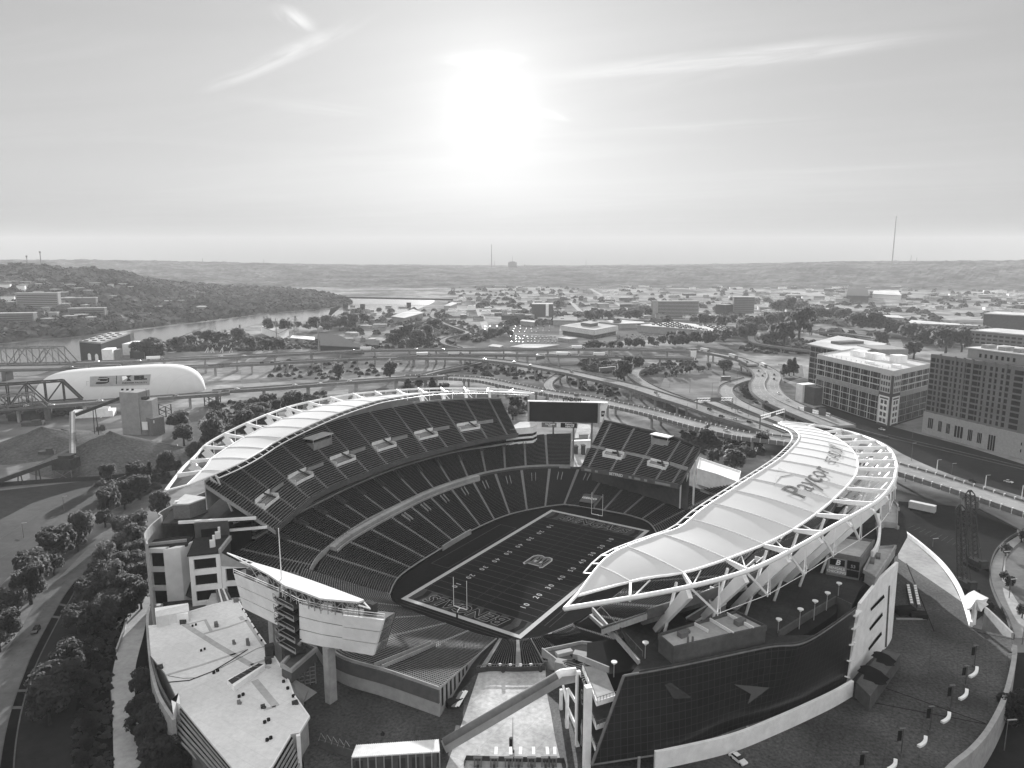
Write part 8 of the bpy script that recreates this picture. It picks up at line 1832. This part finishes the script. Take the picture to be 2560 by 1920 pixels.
o, a, b, n = bld(R3, 425, 456, 552, 458, 40, 40, 'square dark brick block beyond the long warehouse', 'brick', 'roofgrey', win=(1, 9, 'walldark', .94, .45))
bld(R3, 316, 452, 376, 456, 22, 30, 'lower dark brick block left of the square one', 'brick_dark', 'roofgrey')
# flat modern office with fins
o = thing('fin_office', 'flat two storey office with a finned upper floor and small penthouse', 'office', R7(1290, 305)); pA, pB, pC = R7(1010, 255), R7(1290, 300), R7(1490, 258); pD = pA + pC - pB; cF = (pA + pB + pC + pD) / 4
m_ = MB(); m_.prism(XY([lerp(cF, p, .93) for p in (pA, pB, pC, pD)]), 0, 7); m_.build('ground_floor', 'glassmid', o); m_ = MB(); m_.prism(XY([pA, pB, pC, pD]), 7, 14.5); m_.build('upper_floor', 'wallmid', o); m_ = MB(); m_.prism(XY([lerp(cF, p, 1.01) for p in (pA, pB, pC, pD)]), 14.5, 15.2); m_.build('roof', 'roofgrey', o)
m_ = MB()
for p, q in ((pA, pB), (pB, pC)):
    dd = (q - p).normalized(); nn = Vector((dd.y, -dd.x, 0))
    for k in range(30): r = lerp(p, q, (k + .5) / 30) + nn * .5; m_.box((r.x, r.y, 7.3), (.9, .9, 7), atan2(dd.y, dd.x))
m_.build('fin_row', 'wallpale', o); m_ = MB(); m_.prism(XY([lerp(cF, p, .3) for p in (pA, pB, pC, pD)]), 15.2, 20); m_.build('penthouse', 'brick', o); m_ = MB(); m_.prism(XY([lerp(cF, p, .33) for p in (pA, pB, pC, pD)]), 20, 20.8); m_.build('penthouse_roof', 'roofgrey', o)
def ware(f, pts, h, label, roof='roofpale', wall='wallmid', vents=0):
    P_ = [f(x, y, h) for x, y in pts]; o = thing('warehouse', label, 'warehouse', (*(sum(P_, Vector()) / len(P_)).xy, 0)); m_ = MB(); m_.prism(XY(P_), h - 1, h); m_.build('roof', roof, o); c_ = sum(P_, Vector()) / len(P_); m_ = MB(); m_.prism(XY([lerp(c_, p, .97) for p in P_]), 0, h - 1); m_.build('wall', wall, o)
    if vents:
        m_ = MB()
        for k in range(vents): q = lerp(lerp(P_[0], P_[1], (k * .37) % 1), lerp(P_[3], P_[2], (k * .37) % 1), (k * .618) % 1); q = lerp(q, c_, .06); m_.box((q.x, q.y, h), (5, 4, 1.6))
        m_.build('roof_vents', 'walldark', o, kind='stuff')
    return o
ware(R7, [(1640, 175), (2290, 225), (2600, 215), (1960, 148)], 12, 'very long low warehouse with pale roof dotted by vents', vents=60)
ware(R7, [(1275, 142), (1500, 165), (1790, 155), (1500, 132)], 9, 'roof car park deck left of the long warehouse', vents=20)
ware(R9, [(1560, 180), (1680, 195), (1850, 150), (1760, 115)], 12, 'hazy gabled storage shed on the river bend', 'roofpale'); ware(R9, [(2030, 85), (2090, 88), (2150, 65), (2110, 50)], 12, 'hazy storage shed with bright roof slope farther up the river')
ware(R9, [(910, 330), (930, 440), (1330, 460), (1100, 350)], 9, 'large dark roofed rail shed left of the far deck', 'walldark', 'brick_dark'); ware(R9, [(1340, 385), (1460, 395), (1450, 440), (1335, 430)], 6, 'small dark shed right of the rail shed', 'walldark', 'brick_dark')
ware(R9, [(400, 270), (560, 330), (650, 290), (500, 250)], 12, 'pale gabled riverside works with a dark door', 'roofgrey', 'wallpale'); ware(R9, [(660, 370), (880, 390), (880, 365), (680, 350)], 5, 'low pale wall shed beside the yard road', 'wallpale', 'wallmid')
ware(R7, [(590, 355), (780, 372), (1000, 340), (700, 335)], 5, 'flat pale roof just behind the far decks', 'roofpale'); ware(R7, [(985, 280), (1080, 292), (1155, 284), (1060, 272)], 5, 'small pale canopy roof in front of the fin office'); ware(R7, [(405, 350), (500, 360), (530, 345), (440, 335)], 5, 'flat roofed shop with bright roof near the winding ramp')
ware(R7, [(670, 140), (790, 152), (800, 138), (690, 130)], 8, 'hazy flat hall in front of the dark slab building'); ware(R7, [(945, 135), (1150, 138), (1150, 105), (950, 105)], 10, 'pale hazy hall right of the dark slab building', 'wallmid')
ware(R9, [(990, 880), (1180, 870), (1180, 835), (995, 850)], 6, 'small pale service building under the near left viaduct', 'roofpale', 'wallpale')
ware(R3, [(1490, 510), (1980, 528), (1700, 505), (1520, 490)], 8, 'long bright flat roof among trees at the right', 'roofpale'); ware(R3, [(1320, 470), (1480, 480), (1440, 462), (1330, 460)], 8, 'bright flat roof left of the longer one among trees', 'roofpale'); ware(R3, [(740, 340), (1000, 345), (960, 325), (780, 322)], 8, 'hazy low hall with stacked roof lines at the valley edge', 'wallmid'); ware(R3, [(1280, 330), (1460, 340), (1440, 310), (1290, 310)], 14, 'pale hazy hall at the right valley edge', 'roofpale', 'wallpale'); ware(R3, [(1120, 340), (1260, 345), (1250, 300), (1130, 300)], 20, 'dark hazy block at the right valley edge', 'walldark', 'walldark')
# hillside houses across the river
def hill_z(px, py, guess=30):
    """place on the hill slope along a sight line"""
    best = (1e18, None)
    for x, y, z, hx_, t in HILL:
        if -120 < hx_ < 860:
            q = proj((x, y, z)); e = (q[0] - px) ** 2 + (q[1] - py) ** 2
            if e < best[0]: best = (e, (x, y, z))
    return Vector(best[1])
for x, y, w_, h_, dp, lb, m in ((255, 425, 190, 28, 16, 'slab apartment block on the wooded hill across the river', 'brick_pale'), (560, 478, 170, 14, 16, 'wide low apartment building lower on the wooded hill', 'brick'), (490, 405, 180, 9, 16, 'low pale building among trees mid way up the hill', 'brick'), (100, 525, 200, 14, 18, 'brick building at the foot of the hill by the left edge', 'brick'), (40, 310, 50, 8, 10, 'pale roofed house high on the hill, left one', 'wallpale'), (140, 325, 36, 8, 10, 'pale roofed house high on the hill, right one', 'wallpale'), (70, 395, 60, 8, 12, 'small house by the slab apartment block', 'wallpale'), (695, 300, 28, 6, 10, 'tiny pale house near the hilltop', 'wallpale'), (350, 560 - 60, 40, 8, 12, 'small house under the slab apartment block', 'brick_pale')):
    p = hill_z(x * S1, 600 + y * S1); D = p.length; W_ = w_ * S1 * D / F; h_ += 7; o = thing('hill_house', lb, 'house', p - Vector((0, 0, 6)))
    m_ = MB(); m_.box((p.x, p.y - 6, p.z - 6), (W_, dp, h_ + 6), .25); m_.build('wall', m, o); m_ = MB(); m_.box((p.x, p.y - 6, p.z + h_), (W_ + 1, dp + 1, 1.2), .25); m_.build('roof', 'roofgrey', o)
    if h_ > 18:
        for k in range(int(h_ / 3.6)):
            m_ = MB(); m_.box((p.x, p.y - 6, p.z + 1.5 + k * 3.6), (W_ * .94, dp + .4, 1.5), .25); m_.build('window_band', 'glassmid', o)
rg = random.Random(31)
for k in range(60):
    x, y = rg.uniform(0, 1300), rg.uniform(250, 520)
    if y > 600 - .1 * x or y < 190 + .12 * x: continue
    p = hill_z(x * S1, 600 + y * S1); w_ = rg.uniform(10, 22); h_ = rg.uniform(9, 13); m_ = MB(); m_.box((p.x, p.y - 5, p.z - 4), (w_, 12, h_ + 4), rg.uniform(-.4, .6)); o = m_.build_thing('hill_house', rg.choice(('wallmid', 'brick', 'brick_pale')), 'small house half hidden among the trees of the hill across the river', 'house', 'small houses on the wooded hill')
    m_ = MB(); m_.prism([(p.x - w_ / 2 - 1, p.y - 12), (p.x + w_ / 2 + 1, p.y - 12), (p.x + w_ / 2 + 1, p.y + 2), (p.x - w_ / 2 - 1, p.y + 2)], p.z + h_, p.z + h_ + 1.2); m_.build('roof', rg.choice(('roofpale', 'roofgrey', 'walldark')), o)
# scatter of far low buildings in the valley
rg = random.Random(9); cnt = 0
for _ in range(2500):
    px = rg.uniform(1130, 2560); py = rg.uniform(717, 800)
    if px > 2100: py = rg.uniform(717, 775)
    if vnoise(px * .012, py * .09) > .56: continue
    p = at(px, py, 0); w_ = rg.uniform(9, 20) * rg.choice((1, 1, 1.6, 3)); dp = rg.uniform(9, 26); h_ = rg.uniform(4, 10); k = rg.random()
    m_ = MB(); m_.box((p.x, p.y, 0), (w_, dp, h_), rg.uniform(-.3, .3)); 
    o = m_.build_thing('far_building', 'wallmid' if k < .5 else ('walldark' if k < .7 else 'wallpale'), 'small low building in the hazy valley floor', 'building', 'low buildings of the hazy valley')
    m_ = MB(); m_.box((p.x, p.y, h_), (w_ + 1, dp + 1, .8), 0); m_.box((p.x + w_ * .2, p.y, h_ + .8), (w_ * .2, dp * .2, 1.5), 0); m_.build('roof', rg.choice(('roofpale', 'roofgrey', 'walldark', 'roofpale', 'wallmid')), o)
    cnt += 1
    if cnt > 295: break
for _ in range(60):
    px = rg.uniform(860, 1130); py = rg.uniform(770, 858); p = at(px, py, 0); w_ = rg.uniform(8, 26)
    if vnoise(px * .03, py * .12) > .5: continue
    m_ = MB(); h_ = rg.uniform(4, 7); m_.box((p.x, p.y, 0), (w_, rg.uniform(8, 16), h_), rg.uniform(-.4, .4)); o = m_.build_thing('far_building', 'wallmid', 'small shed between the rail yard and the winding ramp', 'building', 'sheds by the winding ramp')
    m_ = MB(); m_.box((p.x, p.y, h_), (w_ + .8, 12, .6), 0); m_.build('roof', rg.choice(('roofpale', 'roofgrey', 'walldark')), o)
# ridge top: masts and one tower
for px, py, w_, h_, kind, lb in ((1229, 665, 1.5, 105, 'mast', 'tall lattice mast on the ridge left of the ridge building'), (1237, 665, 1, 38, 'mast', 'short mast beside the tall one on the ridge'), (1281, 667, 44, 24, 'block', 'square building with a rooftop mast on the far ridge'), (1312, 667, 3, 18, 'mast', 'thin spire right of the ridge building'), (1465, 666, 1, 48, 'mast', 'faint thin mast on the ridge right of centre'), (1387, 666, 1, 14, 'mast', 'very short mast on the ridge'), (2230, 652, 1.5, 260, 'mast', 'very tall thin guyed mast on the right skyline'), (2277, 652, 1, 40, 'mast', 'short mast right of the very tall one'), (2291, 652, 1, 24, 'mast', 'tiny mast at the right skyline'), (507, 654, 1, 26, 'mast', 'small mast on the left skyline'), (660, 658, 1, 30, 'mast', 'faint mast on the skyline above the river'),):
    p = dirz(px, py + 2, 5200)
    if h_ == 260: p = dirz(px, 662, 3900)
    zz = zof(p, {260: 540, 105: 611}.get(h_, py - h_ * .34)) if kind == 'mast' else p.z + h_
    o = thing('ridge_' + ('mast' if kind == 'mast' else 'building'), lb, 'mast' if kind == 'mast' else 'building', (p.x, p.y, p.z - 4)); m_ = MB()
    if kind == 'mast': m_.tube([(p.x, p.y, p.z - 4), (p.x, p.y, zz)], w_ * (1.9 if h_ == 260 else 2.6), 5, w_ * 1.2); m_.build('lattice', 'wallmid' if h_ == 260 else 'steel', o)
    else: m_.box((p.x, p.y, p.z - 4), (w_ * 1.4, 40, h_ + 18)); m_.build('wall', 'walldark', o); m_ = MB(); m_.box((p.x, p.y, p.z + h_ + 14), (w_ * .9, 26, 5)); m_.tube([(p.x, p.y, p.z + h_ + 18), (p.x, p.y, p.z + h_ + 60)], 1.5, 5, .8); m_.build('roof_mast', 'steel_dark', o)
for x, y, ztop, lb in ((262, 160, 70, 'tall tower with a round head on the wooded hilltop'), (175, 145, 95, 'lattice mast on the hilltop left of the tower')):
    p = hill_z(x * S1, 600 + (y + 8) * S1); zz = zof(p, 600 + ztop * S1); o = thing('hill_mast', lb, 'mast', p); m_ = MB(); m_.tube([p - Vector((0, 0, 5)), (p.x, p.y, zz)], 1.3, 6, .9); m_.build('shaft', 'steel', o); m_ = MB(); m_.tube([(p.x, p.y, zz - 5), (p.x, p.y, zz)], 2.4, 8); m_.build('head', 'steel', o)
# power pylons and poles
def pylon(p, ytop, label):
    o = thing('pylon', label, 'pylon', p); h = zof(p, ytop); m_ = MB(); w_ = h * .13
    for i, j in ((-1, -1), (1, -1), (1, 1), (-1, 1)): m_.beam(p + Vector((i * w_, j * w_, 0)), p + Vector((i * .5, j * .5, h)), .45, .45)
    for t in range(6):
        z0, z1 = h * t / 6, h * (t + 1) / 6; a0, a1 = w_ * (1 - t / 6.2), w_ * (1 - (t + 1) / 6.2)
        for s_ in (-1, 1): m_.beam(p + Vector((-a0, s_ * a0, z0)), p + Vector((a1, s_ * a1, z1)), .25, .25); m_.beam(p + Vector((a0, s_ * a0, z0)), p + Vector((-a1, s_ * a1, z1)), .25, .25)
    m_.build('lattice', 'steel', o); m_ = MB()
    for z in (.72, .84, .96): m_.beam(p + Vector((-w_ * 1.2, 0, h * z)), p + Vector((w_ * 1.2, 0, h * z)), .4, .4)
    m_.build('cross_arm', 'steel', o)
pylon(R1(1305, 570), 600 + 430 * S1, 'tall lattice pylon on the near river bank'); pylon(R1(1820, 600), 600 + 465 * S1, 'lattice pylon by the river works'); pylon(R1(1475, 560), 600 + 520 * S1, 'small lattice pylon at the water edge'); pylon(R2(390, 485), 600 + 435 * S1, 'small hazy pylon near the storage shed')
for x, y, yt, lb in ((1705, 690, 480, 'thick pale pole left of the yard road'), (1960, 690, 500, 'thick pale pole right of the yard road'), (1625, 690, 610, 'short pole beside the yard road')):
    p = R1(x, y); o = thing('utility_pole', lb, 'pole', p); h = zof(p, 600 + yt * S1); m_ = MB(); m_.tube([p, (p.x, p.y, h)], .9, 8, .6); m_.build('pole', 'wallmid', o); m_ = MB(); m_.beam((p.x - 4, p.y, h * .9), (p.x + 4, p.y, h * .9), .4, .4); m_.build('cross_arm', 'steel', o)
rg = random.Random(2)
for k in range(26):
    x = 1170 + rg.uniform(0, 250) ; y = 605 + rg.uniform(0, 90); p = R1(x, y); m_ = MB(); m_.beam(p, p + Vector((3.5, 0, 6)), .5, .5); m_.beam(p + Vector((4, 0, 0)), p + Vector((3.5, 0, 6)), .4, .4); m_.build_thing('substation_frame', 'wallpale', 'slanted pale frame in the power yard by the river', 'frame', 'frames of the power yard')
# highway gantries, light poles
def gantry(a, b, z0, h, label, boards, base=0):
    o = thing('sign_gantry', label, 'gantry', (*lerp(a, b, .5).xy, base)); m_ = MB()
    for p in (a, b):
        for s_ in (-.7, .7): m_.beam((p.x, p.y + s_, base), (p.x, p.y + s_, z0 + h), .35, .35)
        for k in range(5): z = lerp(base, z0, k / 5); m_.beam((p.x, p.y - .7, z), (p.x, p.y + .7, z + (z0 - base) / 5), .2, .2)
    m_.build('post', 'steel', o); m_ = MB()
    for dz in (0, h):
        for s_ in (-.7, .7): m_.beam((a.x, a.y + s_, z0 + dz), (b.x, b.y + s_, z0 + dz), .3, .3)
    for k in range(12): p, q = lerp(a, b, k / 12), lerp(a, b, (k + 1) / 12); m_.beam((p.x, p.y - .7, z0), (q.x, q.y - .7, z0 + h), .2, .2)
    m_.build('truss', 'wallpale', o)
    for t0_, t1_, hh in boards:
        p, q = lerp(a, b, t0_), lerp(a, b, t1_); m_ = MB(); m_.ribbon([Vector((p.x, p.y - 1.2, 0)), Vector((q.x, q.y - 1.2, 0))], .2, z0 - .6, z0 + hh); m_.build('sign_board', 'signgrey', o)
a, b = R8(1165, 1240, 0), R8(1470, 1310, 0); gantry(a, b, 9.5, 2.0, 'overhead sign gantry in front of the white framed office', ((.15, .42, 3.6), (.62, .85, 5)))
a, b = R8(165, 1130, 9), R8(512, 1120, 9); gantry(a, b, 16.5, 2.0, 'overhead sign gantry across the long viaduct', ((.36, .66, 2.6),), 9)
a, b = R7(1330, 620, 9), R7(1470, 605, 9); gantry(a, b, 16, 3, 'light gantry beside the tall pale tree on the loop', ((.05, .95, 3),), 9)
a, b = R8(780, 1420, 0), R8(1020, 1340, 0); gantry(a, b, 15, 2, 'dark gantry right behind the canopy tip', ((.4, .6, 2),))
a, b = R8(405, 850, 8), R8(495, 850, 8); gantry(a, b, 10, 3.4, 'white sign frame at the inner ramp', ((.02, .98, 3.4),), 8)
a, b = R8(880, 450, 6), R8(1012, 455, 6); gantry(a, b, 9, 6, 'pale sign frame on the ramp island', ((.02, .4, 6),), 0)
a, b = R7(805, 500, 6), R7(880, 490, 6); gantry(a, b, 11, 4, 'sign frame beneath the long viaduct', ((.0, .95, 4),), 0)
p = R8(130, 650); o = thing('billboard', 'white billboard on a single post beside the far curve', 'billboard', p); h = zof(p, 740 + 540 * .25316); m_ = MB(); m_.tube([p, (p.x, p.y, h - 8)], .6, 8); m_.build('post', 'steel_dark', o); m_ = MB(); m_.box((p.x, p.y, h - 9), (9, .6, 9), .5); m_.build('panel', 'wallpale', o)
k = 0
for f, x, y, yt, wh in ((R7, 1635, 810, 700, 'the long viaduct left part'), (R7, 1778, 900, 860, 'the near viaduct behind the scoreboard'), (R7, 2070, 940, 830, 'the near viaduct left of the canopy'), (R7, 1925, 700, 590, 'the loop ramp bank'), (R7, 2092, 745, 625, 'the grass bank'), (R7, 430, 565, 515, 'the middle of the interchange'), (R7, 1252, 745, 690, 'the curled ramp'), (R8, 97, 950, 825, 'the grass bank left side'), (R8, 315, 1000, 855, 'the inner ramp outer edge'), (R8, 65, 1220, 1110, 'the near viaduct middle'), (R8, 545, 1170, 740, 'the inner ramp loop'), (R8, 675, 1190, 1040, 'the merge of the ramps'), (R8, 820, 1210, 1030, 'the ramp before the canopy'), (R8, 1035, 560, 300, 'the ramp island'), (R8, 433, 490, 370, 'the warehouse trees'), (R8, 175, 500, 400, 'the billboard'), (Q10, 965, 850, 655, 'the dark street in front of the brick tower'), (Q10, 1245, 970, 840, 'the viaduct lane, first thick pole'), (Q10, 1410, 1005, 880, 'the viaduct lane, thin pole'), (Q10, 1780, 1150, 1010, 'the viaduct lane, second thick pole'), (Q10, 2185, 1270, 1120, 'the viaduct lane, last thick pole'), (Q10, 900, 1080, 930, 'the viaduct next to the canopy ring'), (Q10, 1440, 1200, 1060, 'the viaduct middle with a banner'), (Q10, 975, 600, 500, 'the glass office corner'), (R6L, 2085, 1180, 960, 'the outer plaza wall'), (R6L, 2200, 900, 700, 'the walk end by the right edge'), (R6L, 2075, 480, 330, 'the curved walk'), (R6L, 2120, 615, 500, 'the curved walk lower half'), (R6L, 2090, 1550, 1365, 'the street at the bottom right'), (R6L, 1650, 300, 250, 'the crane lot wall'), (R4, 395, 80, -10, 'the lot far pole'), (R4, 145, 245, 155, 'the lot near pole'), (R1, 543, 985, 870, 'the dome left pole'), (R1, 918, 940, 860, 'the dome right pole'), (R1, 1240, 1240, 1180, 'the yard drive'), (R1, 1155, 1330, 1290, 'the canopy ring')):
    zz = {'R7': 9, 'R8': 8}.get('R7' if f is R7 else 'R8' if f is R8 else '', 0)
    if 'bank' in wh or 'island' in wh or 'trees' in wh or 'billboard' in wh or 'interchange' in wh: zz = 0
    p = f(x, y, zz); o = thing('light_pole', 'slim light pole beside ' + wh, 'light pole', p, 'light poles'); top = f(x, yt, zz); q = proj(p)
    s_ = {R7: (760, .29837), R8: (740, .25316), Q10: (960, .22604), R6L: (1245, S1), R4: (1245, S1), R1: (600, S1)}[f]; h = zof(p, s_[0] + yt * s_[1]); r = .28 if 'thick' in wh else .13
    m_ = MB(); m_.tube([p, (p.x, p.y, h)], r, 6, r * .6); m_.build('pole', 'wallpale' if 'thick' in wh else 'steel', o); m_ = MB(); m_.beam((p.x - .2, p.y, h), (p.x + 2.2, p.y, h + .2), .35, .18); m_.build('lamp_arm', 'wallmid', o)
# ================================================================== HAZE
mb = MB(); mb.prism([(-11800, -600), (11800, -600), (11800, 8200), (-11800, 8200)], -1.2, 372)
hm = bpy.data.materials.new('haze_air'); hm.use_nodes = True; N = hm.node_tree.nodes; N.remove(N['Principled BSDF']); pv_ = N.new('ShaderNodeVolumePrincipled')
pv_.inputs['Color'].default_value = (HAZE_C, HAZE_C, HAZE_C, 1); pv_.inputs['Density'].default_value = HAZE; pv_.inputs['Anisotropy'].default_value = HAZE_G
hm.node_tree.links.new(pv_.outputs[0], N['Material Output'].inputs['Volume']); mb.build('haze', hm, None, kind='stuff')
SC.cycles.max_bounces = 6; SC.cycles.diffuse_bounces = 3; SC.cycles.glossy_bounces = 3; SC.cycles.transmission_bounces = 3; SC.cycles.volume_bounces = 1; SC.cycles.transparent_max_bounces = 8
SC.cycles.use_denoising = True
